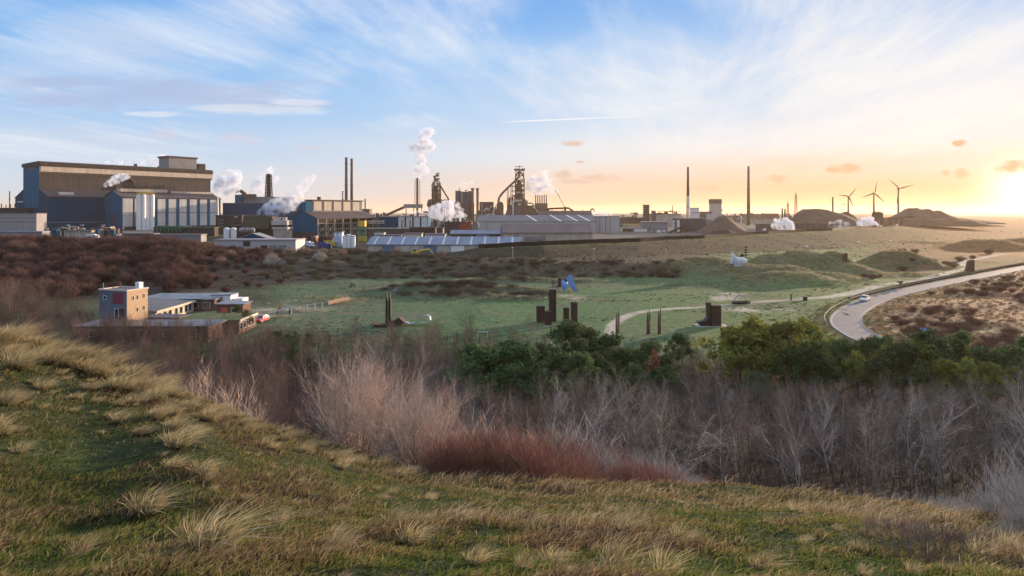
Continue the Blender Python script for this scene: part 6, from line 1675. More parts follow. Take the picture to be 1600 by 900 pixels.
chimney('tall_chimney', 'tallest of two slim brown chimneys, left of its twin', 541, 246, 900, 2.6, 1.9, M_chim, 3, group='two tall brown chimneys behind the open hall'); chimney('tall_chimney', 'slightly lower slim brown chimney, right of its twin', 549.5, 248, 905, 2.6, 1.9, M_chim, 3, group='two tall brown chimneys behind the open hall')
chimney('short_stack', 'short pale stack left of the two tall chimneys', 535.5, 299, 880, 1.5, 1.4, M_pale, 1)
t, f = building('stack_house', 'small brown boiler house with a thin stack right of the clerestory', 562, 577, 326.5, 760, 14, M_chim, M_roofb); m = MB(); m.lathe([(.8, 0), (.75, f.Z(310.5))], 10, (f.X(569), 5, 0)); m.build('stack', M_chim, t)
t, f = building('blue_white_shed', 'shed with a blue left part and white panelled right part', 592, 669, 338, 560, 20, M_bclad, M_roofg)
for k in range(4): MB().box(f.X(622.5 + 12 * k), f.X(632 + 12 * k), -.2, -.01, f.Z(356.5), f.Z(339)).build('white_panel', M_whitec, t)
building('dark_low_store', 'dark flat roofed store before the blue and white shed', 578, 692, 356, 520, 10, M_dgrey, M_soot); building('dark_canopy', 'black canopy roof above the white cabins', 640, 680, 355, 500, 8, M_soot, M_dkbrown)
M_cab = mat('cabin_white', (.74, .73, .70), (.64, .63, .60), .6, .6)
building('site_cabin', 'row of white site cabins with dark windows, left of the cream one', 586, 627, 366.5, 430, 5, M_cab, M_roofg, win=[(368, 370, 9, 588, 625)], group='white site cabins behind the long blue roof')
building('site_cabin', 'cream sunlit site cabin between the two white rows', 631, 659, 364, 440, 5, M_creamc, M_roofg, win=[(366, 367.5, 6, 633, 657)], group='white site cabins behind the long blue roof')
t, f = building('site_cabin', 'white site cabins with red and blue doors, the rightmost', 664, 696, 365, 432, 5, M_cab, M_roofg, win=[(367, 369, 7, 666, 694)], group='white site cabins behind the long blue roof', panels=[(678, 684, 370, 374, M_redb, 'door'), (685, 691, 370, 374, M_bclad, 'door')])
building('small_white_cabin', 'small white cabin on the dark store left of the cabins', 585, 600, 363, 450, 5, M_cab, M_roofg)
building('blue_trim_hut', 'tall white and blue hut left of the white tanks', 522, 534, 361.5, 400, 5, mat('hut_blue', (.35, .45, .62), (.3, .4, .56), .5, .6), M_dgrey, panels=[(523, 525.5, 363, 370, M_white, 'panel'), (529, 531.5, 363, 370, M_white, 'panel')])
for (u, v0, lab) in [(538.5, 369, 'short white tank right of the blue hut'), (545, 367, 'taller white tank next to the long blue roof'), (552, 368.5, 'cream tank between the taller white tank and the yellow machine')]:
    f = Fr(u, 395); t = thing('white_tank', lab, 'tank', f.loc); m = MB(); m.lathe([(3.4 * f.s, -2), (3.4 * f.s, f.Z(v0)), (.5, f.Z(v0 - 1.2))], 18); m.build('shell', M_silo, t); m = MB(); m.lathe([(3.6 * f.s, 0), (3.6 * f.s, .25)], 18, (0, 0, f.Z(v0 + 1))); m.build('band', M_greyc, t)

# --- long warehouse with the light blue roof
f = Fr(690, 355); t = thing('long_blue_roof_store', 'long low store with a light blue sheet roof and white roof strips', 'warehouse', f.loc, R(-2))
x0, x1 = f.X(573), f.X(812); h = f.Z(382); hr = H - (370.5 - V0) * 367 / F - f.z
m = MB(); m.prism_x([(0, -3), (0, h - .3), (12, hr - .3), (24, h - .3), (24, -3)], x0, x1); m.build('wall', M_beige, t)
m = MB(); m.prism_x([(-.7, h - .35), (12, hr), (24.7, h - .35), (24.7, h), (12, hr + .3), (-.7, h)], x0 - .6, x1 + .4); m.build('roof', M_roofblue, t)
for k in range(11):
    x = x0 + 3 + (x1 - x0) * k / 11; m = MB(); m.add([(x, -.6, h + .06), (x + 1.0, -.6, h + .06), (x + .6, 12, hr + .36), (x - .4, 12, hr + .36)], [(0, 1, 2, 3)]); m.build('roof_strip', M_whitec, t)
cols_ = [M_beige, M_stove, M_pale, M_beige, M_stove, M_pale, M_silo, M_beige, M_stove, M_creamc, M_pale]
cols_[1] = cols_[4] = cols_[8] = mat('slate_blue', (.12, .19, .27), (.09, .15, .22), .2, .7)
for k in range(11): a = x0 + .5 + (x1 - x0) * k / 11; MB().box(a, a + (x1 - x0) / 11 - .4, -.2, -.01, 0, h - .6).build('wall_bay', cols_[k], t)
f = Fr(668, 342); t = thing('excavator', 'yellow excavator with its arm bent over behind the grassy bank', 'excavator', f.loc)
m = MB(); pts = [f.P(650, 397), f.P(658, 391.5), f.P(671, 389.5), f.P(677, 397)]
for a, b, w in zip(pts[:-1], pts[1:], (.8, .75, .6)): m.bar(a, b, w)
m.build('arm', M_yel, t); m = MB(); m.prism_y([(f.X(675), f.Z(399)), (f.X(679), f.Z(399)), (f.X(679), f.Z(396.5)), (f.X(676), f.Z(396))], -.5, .5); m.build('bucket', M_soot, t)
blk(t, 'body', f, 643, 651, 392.5, 398, M_yel, -1, 2.4); blk(t, 'cab', f, 646, 650, 390, 392.4, M_glass, -.8, 1.2); blk(t, 'track', f, 642, 652, 398, 401, M_soot, -1.4, 3, -.3)

# --- blast furnaces
f = Fr(652, 1050); t = thing('latticed_flare_stack', 'dark stack in a thin lattice frame under the tallest steam plume', 'chimney', f.loc)
m = MB(); m.lathe([(1.7, -2), (1.4, f.Z(278))], 12); m.build('shaft', M_soot, t); lattice(t, 'lattice', 0, 0, 4.2, 3.4, f.Z(320), f.Z(281), 9, .22, M_soot)
f = Fr(645, 1040); t = thing('conveyor_gallery', 'grey conveyor gallery box with an inclined belt below the flare stack', 'conveyor', f.loc)
blk(t, 'gallery', f, 631.5, 661, 319, 325, M_greyc, -4, 8)
m = MB(); a, b = f.P(598, 338.5), f.P(633, 323); m.tube(a, b, 2.0, None, 4); m.build('belt', M_rustst, t)
for u in (634, 646, 658): blk(t, 'leg', f, u, u + 1.2, 325.1, 345, M_soot, -1, 2, -2)
f = Fr(637, 980); t = thing('dark_dome', 'small dark dome below the inclined conveyor', 'dome', f.loc); m = MB(); m.lathe([(7.5, -2), (7.5, 4), (6, 9), (3, 12), (.5, 13)], 16); m.build('shell', M_soot, t, smooth=True); m = MB(); m.lathe([(.8, 0), (.8, 2)], 8, (0, 0, 12.8)); m.build('vent', M_soot, t)
def clutter(t, f, u0, u1, v0, v1, n, seed, mats, y0=-6, y1=14, down=True):
    r = random.Random(seed)
    for k in range(n):
        u = r.uniform(u0, u1); w = r.uniform(1.0, 4.5); top = r.uniform(v0, v1); q = r.random(); mm = r.choice(mats); yy = r.uniform(y0, y1)
        m = MB()
        if q < .5: m.box(f.X(u), f.X(u + w), yy, yy + r.uniform(4, 9), -2, f.Z(top)); nm = 'plant_block'
        elif q < .75: m.tube((f.X(u), yy, -2), (f.X(u), yy, f.Z(top - 2)), r.uniform(.5, 1.3), None, 8); nm = 'pipe'
        else: m.tube((f.X(u), yy, f.Z(top)), (f.X(min(u + w * 3, u1)), yy, f.Z(top + r.uniform(-1, 3))), r.uniform(.5, 1.1), None, 8); nm = 'pipe'
        m.build(nm, mm, t)
def furnace(label, uc, y, k, parts):
    f = Fr(uc, y); t = thing('blast_furnace', label, 'blast furnace', f.loc, 0, 'the two blast furnaces'); return f, t
f, t = furnace('lower blast furnace with a downcomer to the right, left of the other furnace', 682, 1300, 1, None)
lattice(t, 'frame', f.X(682), 0, 7.6, 5.6, f.Z(330), f.Z(286), 7, 1.0, M_soot)
m = MB(); m.lathe([(7, -2), (7.5, f.Z(318)), (5.5, f.Z(306)), (4.2, f.Z(295)), (2.5, f.Z(290))], 14, (f.X(682), 0, 0)); m.build('shaft', M_rustst, t)
for pts in ([(675.5, 318), (675.3, 288), (680.5, 279.5)], [(689, 318), (688, 286), (683, 279.5)], [(678.5, 300), (678.8, 287), (681.5, 280)]):
    m = MB(); m.path([f.P(u, v, -2) for u, v in pts], 1.0, 8); m.build('uptake', M_soot, t)
m = MB(); m.path([f.P(682, 281, 0), f.P(684, 288, -1), f.P(690, 293, -2), f.P(701.5, 312, -3)], 1.5, 10); m.build('downcomer', M_rustst, t)
for (u0, u1, v0, v1) in ((678, 687, 278.5, 280.5), (677.5, 681, 274.5, 278), (681, 686, 272.5, 276)): blk(t, 'top_platform', f, u0, u1, v0, v1, M_soot, -4, 8)
m = MB(); m.bar(f.P(684, 276), f.P(684, 268.8), .9); m.bar(f.P(680.5, 271), f.P(688, 271), .9); m.build('top_crane', M_soot, t)
for v in (290, 297, 304, 311): blk(t, 'platform', f, 674.5, 690, v, v + .7, M_soot, -9, 18)
clutter(t, f, 668, 700, 311, 326, 26, 5, [M_soot, M_rustst, M_dkbrown, M_chim]); m = MB(); m.lathe([(4.2, 0), (4.2, 8), (2, 10)], 12, (f.X(671), -4, f.Z(323))); m.build('drum', M_soot, t)
f = Fr(725, 1250); t = thing('hot_blast_stoves', 'dark blue grey stove towers with two capped stacks between the furnaces', 'industrial plant', f.loc)
blk(t, 'stove', f, 711.5, 720, 298, 330, M_stove, 0, 12, -2); blk(t, 'stove', f, 723, 731, 299.5, 330, M_stove, 0, 12, -2); blk(t, 'stove', f, 731.3, 737.5, 298.5, 330, M_stove, 1, 12, -2)
blk(t, 'lift_tower', f, 720.2, 722.8, 299, 335, M_beige, 2, 5, -2); m = MB(); m.bar(f.P(718, 298), f.P(718, 293.5), .8); m.build('vent', M_stove, t); m = MB(); m.bar(f.P(728, 299), f.P(728, 297), 2.4); m.build('vent', M_stove, t)
for (u, v0, r) in ((738.6, 294, 1.9), (746.2, 294, 1.9)):
    m = MB(); m.lathe([(r * f.s, -2), (r * f.s, f.Z(v0 + 3)), (r * f.s * 1.35, f.Z(v0 + 2.5)), (r * f.s * 1.35, f.Z(v0))], 14, (f.X(u), -3, 0)); m.build('stack', M_chim, t)
blk(t, 'lower_block', f, 710, 722, 316, 345, M_rustst, -6, 6, -2); blk(t, 'lower_block', f, 722.3, 741, 318, 345, M_dkbrown, -5, 5, -2); clutter(t, f, 706, 758, 320, 338, 22, 6, [M_dkbrown, M_rustst, M_soot, M_chim], -10, 2)
f = Fr(762, 1240); t = thing('gas_cleaning_plant', 'brown boxy gas plant with silver pipes between the stacks and the taller furnace', 'industrial plant', f.loc)
blk(t, 'block', f, 749, 771, 315.5, 345, M_dkbrown, 0, 14, -2); blk(t, 'column', f, 752, 753.5, 317, 345, M_beige, -2, 2, -2); blk(t, 'column', f, 765, 767, 324, 345, M_rustst, -8, 2, -2)
for pts in ([(756, 330), (760, 325), (763, 328), (768, 322)], [(770, 335), (774, 322), (776, 319)], [(758, 337), (766, 334), (774, 336)]):
    m = MB(); m.path([f.P(u, v, -4) for u, v in pts], .8, 8); m.build('silver_pipe', M_silo, t)
clutter(t, f, 748, 776, 322, 338, 14, 7, [M_dkbrown, M_rustst, M_chim])
f, t = furnace('taller blast furnace with a long curved downcomer falling to the left', 811, 1300, 1.2, None)
lattice(t, 'frame', f.X(812), 0, 8.6, 7.8, f.Z(335), f.Z(266), 9, 1.15, M_soot)
m = MB(); m.lathe([(9, -2), (9.5, f.Z(318)), (7, f.Z(300)), (5, f.Z(288)), (3, f.Z(282))], 14, (f.X(811), 0, 0)); m.build('shaft', M_rustst, t)
m = MB(); m.path([f.P(805.5, 318, -3), f.P(805.3, 279, -3), f.P(807, 272, -3), f.P(811.5, 267.5, -3)], 1.25, 8); m.build('uptake', M_soot, t)
m = MB(); m.path([f.P(819, 318, -3), f.P(818.8, 279, -3), f.P(816.5, 272, -3), f.P(811.8, 267.5, -3)], 1.25, 8); m.build('uptake', M_soot, t)
m = MB(); m.path([f.P(811.5, 268, -4), f.P(811, 276, -5), f.P(806, 282, -6), f.P(795, 292, -7), f.P(786, 301, -8), f.P(780.5, 308, -8), f.P(778.5, 316, -8)], 2.0, 12); m.build('downcomer', M_rustst, t)
m = MB(); m.bar(f.P(811.5, 267), f.P(811.5, 259), .9); m.bar(f.P(804.5, 260.3), f.P(816, 260.3), .8); m.build('top_crane', M_soot, t)
blk(t, 'top_platform', f, 803, 820, 264.5, 266, M_soot, -10, 20)
for u in (805, 808.5, 816, 818.5): blk(t, 'valve', f, u, u + 1.4, 262.6, 264.4, M_soot, -2, 3)
for v in (284, 291, 298, 305, 312): blk(t, 'platform', f, 799 if v > 288 else 804, 820, v, v + .8, M_soot, -11, 22)
for (u0, u1, v0, v1) in ((806, 813, 300, 302), (801, 816, 312, 315), (809, 814, 318, 321), (795, 799, 308, 310)): blk(t, 'light_panel', f, u0, u1, v0, v1, M_pale, -12.5, 1)
lattice(t, 'side_tower', f.X(793.5), 0, 1.6, 1.4, f.Z(325), f.Z(295), 6, .5, M_soot); lattice(t, 'side_tower', f.X(799.5), 0, 2.4, 2.0, f.Z(325), f.Z(290), 7, .6, M_soot)
m = MB(); m.lathe([(6.5, -2), (6.8, f.Z(322)), (5.5, f.Z(317)), (2, f.Z(315))], 14, (f.X(781.5), -8, 0)); m.build('dust_catcher', M_rustst, t)
clutter(t, f, 792, 822, 306, 330, 34, 9, [M_soot, M_rustst, M_dkbrown, M_chim]); blk(t, 'cast_house', f, 812, 833, 321, 345, M_dkbrown, -10, 20, -2)
m = MB(); m.prism_y([(f.X(786), -2), (f.X(816), -2), (f.X(811), f.Z(325)), (f.X(801), f.Z(320)), (f.X(794), f.Z(320))], -16, -11); m.build('cast_house_hood', M_stove, t)
m = MB(); m.path([f.P(820, 317, -4), f.P(832, 318, -4), f.P(834, 322, -4), f.P(842, 335, -4)], 1.4, 8); m.build('gas_main', M_beige, t)
chimney('pale_mast_stack', 'thin pale stack standing before the taller furnace', 801.5, 312, 900, .95, .8, M_pale, 0)
f = Fr(845, 1320); t = thing('six_stack_plant', 'row of six short green grey stacks on a brown block under a steam cloud', 'industrial plant', f.loc)
blk(t, 'block', f, 835.5, 855.5, 317.5, 345, M_chim, -4, 10, -2); blk(t, 'side_block', f, 833, 858, 325, 345, M_dkbrown, -8, 4, -2)
for k in range(6): m = MB(); m.lathe([(.75 * f.s * 1.24, 0), (.75 * f.s * 1.24, f.Z(304.5) - f.Z(318))], 10, (f.X(837 + 3.35 * k), 0, f.Z(318))); m.build('stack', mat('stack_green', (.16, .17, .14), (.11, .12, .10), .3, .7), t)
f = Fr(883, 1100); t = thing('crawler_crane', 'thin crane boom leaning left above the pipe bridge', 'crane', f.loc); m = MB(); m.bar(f.P(883, 325), f.P(868, 297), .55); m.build('boom', M_soot, t); blk(t, 'cab', f, 881.5, 884.5, 323, 330, M_soot, -1, 3, -2)
f = Fr(880, 1080); t = thing('pipe_bridge', 'long raised brown gas pipe ending in an upward curl', 'pipe bridge', f.loc)
m = MB(); m.path([f.P(840, 329), f.P(860, 326), f.P(888, 325), f.P(897, 331), f.P(918, 332)], 1.5, 8); m.build('pipe', M_rustst, t)
m = MB(); m.path([f.P(919, 332), f.P(923, 331), f.P(923.5, 327.5), f.P(926, 326), f.P(928.5, 328), f.P(928, 331)], 1.1, 8); m.build('curl', M_rustst, t)
for u in (846, 862, 878, 894, 910): blk(t, 'leg', f, u, u + .9, 327, 345, M_soot, -.5, 1, -2)
t, f = building('round_roof_shed', 'dark roofed sheds stepping down behind the long pale warehouse', 842, 925, 337, 1000, 30, M_dkbrown, M_roofb, ridge=329.5); blk(t, 'roof_vent', f, 870, 876, 329, 331, M_pale, 10, 5)
# --- long pale warehouses
t, f = building('pale_warehouse', 'long pale grey warehouse with light strips across its dark roof', 746, 931, 345.5, 640, 44, M_whitec, M_roofg, ridge=336.5)
hr = H - (336.5 - V0) * 662 / F - f.z; h = f.Z(345.5)
for u in (822, 860, 886, 905): m = MB(); x = f.X(u); m.add([(x + 9, -.4, h + .05), (x + 11, -.4, h + .05), (x + 2, 22, hr + .36), (x, 22, hr + .36)], [(0, 1, 2, 3)]); m.build('roof_strip', M_silo, t)
for u in (760, 787, 815, 828, 850, 866, 880): MB().box(f.X(u), f.X(u) + .4, -.4, -.01, 0, h - .4).build('downpipe', M_dgrey, t)
m = MB(); m.box(f.X(746), f.X(820), 2, 40, h - .3, h + .9); m.build('flat_roof', M_pale, t)
t, f = building('pale_warehouse_end', 'taller pale end hall at the right of the long warehouse', 931.5, 968, 338, 650, 40, M_whitec, M_roofb)
for u in (937, 946, 953): MB().box(f.X(u), f.X(u) + .4, -.4, -.01, 0, f.Z(339)).build('downpipe', M_dgrey, t)
f = Fr(860, 468); t = thing('brown_roof_warehouse', 'warehouse with a broad brown roof and beige wall above the embankment', 'warehouse', f.loc, R(3))
x0, x1 = f.X(800), f.X(926); h = f.Z(363.5); hr = f.Z(350.5) - .2
m = MB(); m.prism_x([(0, -3), (0, h - .3), (11, hr - .3), (30, h - .8), (30, -3)], x0 - 6, x1); m.build('wall', M_beige, t)
m = MB(); m.prism_x([(-1, h - .4), (11, hr), (31, h - .8), (31, h - .4), (11, hr + .5), (-1, h + .1)], x0 - 7, x1 + .6); m.build('roof', mat('violet_brown_roof', (.19, .145, .14), (.14, .11, .105), .1, .8), t); MB().box(x0 + 1, x0 + 4, -.1, -.01, 0, 3.4).build('gate', M_dgrey, t)
t, f = building('small_brown_shed', 'small dark roofed shed half sunk behind the embankment road', 820, 852, 374.5, 420, 10, M_beige, M_roofb, ridge=370.5)
building('blue_grey_store', 'flat blue grey store with a dark brown front left of the brown roof warehouse', 704, 782, 365, 480, 14, M_dkbrown, M_roofblue, ridge=360, panels=[(744, 764, 365.5, 372, M_roofblue, 'wall_panel')])
building('grey_wall_store', 'long grey store behind the red block', 668, 745, 346, 640, 10, M_greyc, M_roofg); building('dark_block', 'dark brown block joined to the red one', 695, 717, 347.5, 590, 10, M_dkbrown, M_soot); building('red_block', 'rust red industrial block beside the dark one', 717.5, 737, 346.5, 590, 10, M_redb, M_rustst)

f = Fr(700, 600); t = thing('pipe_yard', 'low yard of pipes and small sheds left of the red block', 'industrial plant', f.loc); clutter(t, f, 662, 745, 341, 351, 30, 21, [M_chim, M_rustst, M_dkbrown, M_beige, M_greyc, M_soot])
f = Fr(620, 900); t = thing('far_pipe_works', 'far row of small brown works and pipes behind the blue white shed', 'industrial plant', f.loc); clutter(t, f, 580, 668, 331, 339, 26, 22, [M_chim, M_rustst, M_dkbrown, M_beige])
f = Fr(495, 440); t = thing('yard_machinery', 'jumble of dark machinery and scrap in the yard before the open hall', 'scrap yard', f.loc); clutter(t, f, 470, 522, 368, 376, 26, 23, [M_soot, M_rustst, M_dkbrown, M_greyc, M_redb], -4, 8)
f = Fr(150, 560); t = thing('hall_yard_works', 'low pipes, huts and racks along the foot of the blue hall wall', 'industrial plant', f.loc); clutter(t, f, 70, 190, 354, 361, 34, 24, [M_greyc, M_rustst, M_dkbrown, M_beige, M_bclad, M_soot], -4, 8)
f = Fr(285, 600); t = thing('panel_hall_works', 'pipes and dark steelwork along the foot of the white wall panels', 'industrial plant', f.loc); clutter(t, f, 240, 345, 353, 362, 34, 25, [M_soot, M_rustst, M_dkbrown, M_greyc], -4, 8)
f = Fr(1090, 1300); t = thing('far_sinter_works', 'far brown works and pipes between the pale chimney and the heap', 'industrial plant', f.loc); clutter(t, f, 1040, 1240, 333, 341, 44, 26, [M_chim, M_rustst, M_dkbrown, M_beige], -10, 30)
# --- right half of the works
t, f = building('pipe_works', 'low jumble of brown pipes and sheds right of the pale warehouse', 968, 1006, 340, 900, 12, M_chim, M_rustst); clutter(t, f, 966, 1004, 331, 343, 16, 12, [M_chim, M_rustst, M_dkbrown, M_beige])
building('yellow_roof_shed', 'small shed with a dull yellow roof before the square tower', 975, 1002, 350, 760, 8, M_beige, M_yel)
f = Fr(1010.5, 900); t = thing('square_tower', 'square brown tower with jutting floor slabs', 'tower', f.loc); blk(t, 'wall', f, 1006.5, 1014.5, 320.5, 350, M_chim, 0, 7, -2)
for v in (319.8, 323.5, 327, 331, 335): blk(t, 'floor_slab', f, 1005, 1016, v, v + .8, M_rustst, -1.2, 9.5)
m = MB(); m.prism_y([(f.X(1002), -2), (f.X(1019), -2), (f.X(1015), f.Z(338)), (f.X(1006), f.Z(338))], -2, 8); m.build('foot', M_chim, t)
t, f = building('sinter_plant', 'long beige and brown plant building with clutter on its roof', 1019, 1064, 334, 880, 20, M_beige, M_rustst); clutter(t, f, 1020, 1058, 330, 334, 10, 13, [M_rustst, M_chim]); blk(t, 'tower_block', f, 1018.5, 1024, 329, 345, M_chim, -2, 6, -2)
m = MB(); m.bar(f.P(1026, 330), f.P(1064, 331), .5); m.bar(f.P(1051, 334), f.P(1051, 321.5), .8); m.build('mast', M_rustst, t)
building('grey_flat_works', 'flat grey works building with a pale roof edge in front of the sinter plant', 1004, 1043, 346, 700, 12, M_greyc, M_pale); building('arched_shed', 'dark open shed next to a white wall above the grass strip', 974, 990, 357.5, 690, 8, M_dkbrown, M_rustst); building('white_wall_shed', 'plain white walled shed right of the dark open shed', 990.5, 1011, 356.5, 690, 8, M_cab, M_greyc)
f = Fr(966, 690); t = thing('green_frame_rack', 'green pipe rack with silver drums at the end of the pale warehouse', 'pipe rack', f.loc); m = MB()
for k in range(6): m.bar(f.P(953 + 5 * k, 366), f.P(953 + 5 * k, 352.5), .5)
m.bar(f.P(953, 352.5), f.P(979, 352.5), .6); m.bar(f.P(953, 357), f.P(979, 357), .4); m.build('frame', M_grn, t)
for u in (956, 961, 966, 972): m = MB(); m.lathe([(1.4, 0), (1.4, 4)], 10, (f.X(u), 2, 0)); m.build('drum', M_silo, t)
building('gabled_workshop', 'little grey workshop with a pitched roof and white gate', 1020, 1042, 357.5, 660, 10, M_greyc, M_dgrey, ridge=351.5, panels=[(1026, 1033, 359, 365, M_cab, 'gate'), (1035, 1040, 359, 362, M_cab, 'window')])
f = Fr(1058, 640); t = thing('loading_conveyor', 'dark inclined loading conveyor before the grey shed', 'conveyor', f.loc); m = MB(); m.tube(f.P(1040, 366), f.P(1073, 351), 1.0, None, 4); m.tube(f.P(1050, 367), f.P(1082, 356), .9, None, 4); m.build('belt', M_soot, t)
for u, v in ((1048, 362), (1056, 359), (1064, 356), (1071, 352)): blk(t, 'leg', f, u, u + .8, v, 367, M_soot, 0, .6, -1)
for (u, lab) in [(1053, 'white silo left of the dark grey shed'), (1057.5, 'white silo touching the dark grey shed')]: f = Fr(u, 700); t = thing('white_silo', lab, 'silo', f.loc); m = MB(); m.lathe([(1.9 * f.s, -2), (1.9 * f.s, f.Z(346)), (.4, f.Z(344.5))], 14); m.build('shell', M_silo, t); blk(t, 'band', f, u - 2.1, u + 2.1, 349, 349.6, M_greyc, -1.4, .3)
t, f = building('dark_grey_shed', 'big windowless dark grey shed with a light right end', 1062, 1103, 341, 680, 30, M_dgrey, M_roofg); blk(t, 'light_end', f, 1103.2, 1112, 343, 365, M_greyc, 0, 26, -2); blk(t, 'stair_tower', f, 1059.5, 1061.8, 344, 365, M_cab, 0, 4, -2)
chimney('pale_chimney', 'tall chimney with a pale lower half and sooty top', 1075, 261, 1100, 3.0, 1.5, M_pale, 3, topdark=.5)
t, f = building('white_block', 'tall white block at the foot of the pale chimney', 1080.5, 1092.5, 324.5, 1080, 10, M_cab, M_greyc); blk(t, 'band', f, 1080.5, 1092.5, 332, 333, M_greyc, -.3, .28)
t, f = building('square_concrete_tower', 'square grey brown concrete tower with a darker top', 1112.5, 1127.5, 311, 1060, 16, M_pale, M_dgrey); blk(t, 'top_band', f, 1112.2, 1127.8, 311.9, 318, M_chim, -.4, 16.8); blk(t, 'wing', f, 1096, 1112.3, 330.5, 345, M_chim, 2, 10, -2); blk(t, 'wing', f, 1103, 1128, 334, 345, M_pale, -4, 3.8, -2); blk(t, 'balcony', f, 1127.8, 1129.5, 327, 330, M_chim, 2, 4)
chimney('brown_chimney', 'tall brown chimney standing alone between the heaps', 1169.5, 260, 1020, 3.0, 1.6, M_chim, 3)
def heap(name, label, outline, y, depth, mat_, cat='heap', group=None, seed=1, shadow=None):
    """loose heap: crest height along x from an outline, falling to the ground front and back"""
    u0, u1 = outline[0][0], outline[-1][0]; f = Fr((u0 + u1) / 2, y + depth / 2); t = None
    n, k = 60, 24; us = np.linspace(u0, u1, n); zt = np.array([f.Z(v) for v in np.interp(us, [p[0] for p in outline], [p[1] for p in outline])])
    vs = []; fs = []
    for i in range(n):
        for j in range(k):
            q = j / (k - 1) * 2 - 1; pr = max(0, 1 - abs(q)) ** .9
            x = f.X(us[i]); yy = q * depth / 2
            z = zt[i] * min(pr * 1.25, 1) ** 1.0
            z = z + .06 * zt[i] * float(vnoise(np.array(x * 1.0), np.array(yy), 9, seed)) * pr - .8 * (pr == 0)
            vs.append((x, yy, z))
    for i in range(n - 1):
        for j in range(k - 1): fs.append((i * k + j, i * k + k + j, i * k + k + j + 1, i * k + j + 1))
    m = MB(); m.add(vs, fs); o = m.build(name, mat_, None, f.loc, 0, True); return tag(o, label, cat, group)
heap('coal_heap', 'dark brown conical heap right of the grey shed', [(1085, 368), (1110, 349), (1124, 340), (1131, 337.5), (1138, 341), (1150, 351), (1163, 361), (1176, 368)], 610, 60, M_pile)
heap('low_coal_heap', 'low dark heap in front of the conical one', [(1092, 371), (1105, 364), (1118, 360), (1135, 359), (1146, 363), (1158, 368), (1185, 366), (1195, 362), (1205, 368)], 545, 30, M_pile2)
heap('ore_stockpile', 'great flat topped brown stockpile behind the grey retaining wall', [(1232, 362), (1241, 345), (1250, 332), (1258, 327.5), (1275, 327), (1290, 329), (1310, 333), (1322, 338), (1336, 346), (1345, 356)], 800, 90, M_pile)
heap('rear_stockpile', 'smaller brown heap showing at the right end of the great stockpile', [(1300, 350), (1312, 334), (1322, 331.5), (1333, 338), (1340, 345), (1352, 350)], 910, 50, M_pile)
heap('ridge_stockpile', 'long reddish brown ridge of three peaks near the wind turbines', [(1380, 350), (1395, 340), (1410, 333), (1420, 326), (1427, 324.5), (1434, 328), (1441, 327), (1448, 327), (1455, 332), (1464, 329), (1474, 334), (1490, 340), (1510, 342), (1540, 345)], 1000, 90, M_pile)
heap('far_ridge', 'low reddish ridge of soil running right below the three peaks', [(1320, 354), (1340, 345), (1370, 342), (1400, 342), (1440, 342), (1480, 343), (1520, 346), (1545, 352)], 860, 60, mat('red_soil', (.13, .07, .04), (.09, .05, .03), .1, .95, bump=.3))
t, f = building('retaining_wall', 'dark grey retaining wall at the foot of the great stockpile', 1241, 1312, 349, 735, 2, M_dgrey, M_soot, cat='wall'); 
for k in range(8): MB().box(f.X(1244 + 9 * k), f.X(1244 + 9 * k) + .5, -.5, -.01, -1, f.Z(349.8)).build('buttress', M_soot, t)
building('dark_bunker', 'dark block left of the burst of steam', 1186, 1206, 350, 690, 10, M_dgrey, M_soot); t, f = building('coke_wagons', 'low row of dark wagons under the burst of steam', 1190, 1240, 359.5, 640, 4, M_soot, M_dkbrown, cat='wagon')
for k in range(6): blk(t, 'wagon_end', f, 1191 + 8 * k, 1192 + 8 * k, 359, 364.5, M_rustst, -.4, .3)
for (u0, u1, v0, y, lab) in [(1128, 1165, 337, 1350, 'long brown shed far behind the conical heap'), (1165.5, 1204, 334.5, 1400, 'brown plant roof line far behind the brown chimney'), (1196, 1216, 333.5, 1300, 'blocky brown plant building left of the dark stacks'), (1172, 1222, 342, 1150, 'pale low hall right of the brown chimney foot')]:
    building('far_works', lab, u0, u1, v0, y, 20, M_chim if v0 < 340 else M_beige, M_rustst)
f = Fr(1158, 1150); t = thing('spire_mast', 'white spire shaped steel frame between the heap and the brown chimney', 'mast', f.loc); m = MB(); m.tube(f.P(1158, 350), f.P(1158, 336), .9, .3, 6); m.build('mast', M_silo, t); m = MB(); m.bar(f.P(1151, 343), f.P(1157.5, 338), .5); m.bar(f.P(1164, 346), f.P(1158.5, 338), .5); m.build('stay', M_silo, t)
for (u, v0, lab) in [(1137, 326, 'hair thin mast behind the conical heap'), (1153, 323, 'hair thin mast left of the white spire mast'), (1163, 321, 'hair thin mast left of the brown chimney'), (1177, 329, 'hair thin mast right of the brown chimney')]: f = Fr(u, 1200); t = thing('thin_mast', lab, 'mast', f.loc); m = MB(); m.tube((0, 0, -1), (0, 0, f.Z(v0)), .35, .2, 6); m.build('pole', M_rustst, t); blk(t, 'head', f, u - .8, u + .8, v0, v0 + .5, M_rustst, -.4, .8)
for (u, v0, w0, lab) in [(1243.5, 300, 2.4, 'tallest thin lattice tower beside the great stockpile'), (1231, 314, 1.9, 'shorter lattice tower left of the tallest one')]:
    f = Fr(u, 1150); t = thing('lattice_tower', lab, 'tower', f.loc); lattice(t, 'lattice', 0, 0, w0, w0 * .5, -2, f.Z(v0 + 4), 12, .45, M_rustst); m = MB(); m.bar((0, 0, f.Z(v0 + 4)), (0, 0, f.Z(v0)), .7); m.build('tip', M_rustst, t)
for (u, v0, lab) in [(1222.3, 325.5, 'dark stubby stack left of its leaning twin'), (1226.5, 326.5, 'dark stubby stack under the lattice towers')]: chimney('stubby_stack', lab, u, v0, 1120, 1.3, 1.2, M_soot, 1)
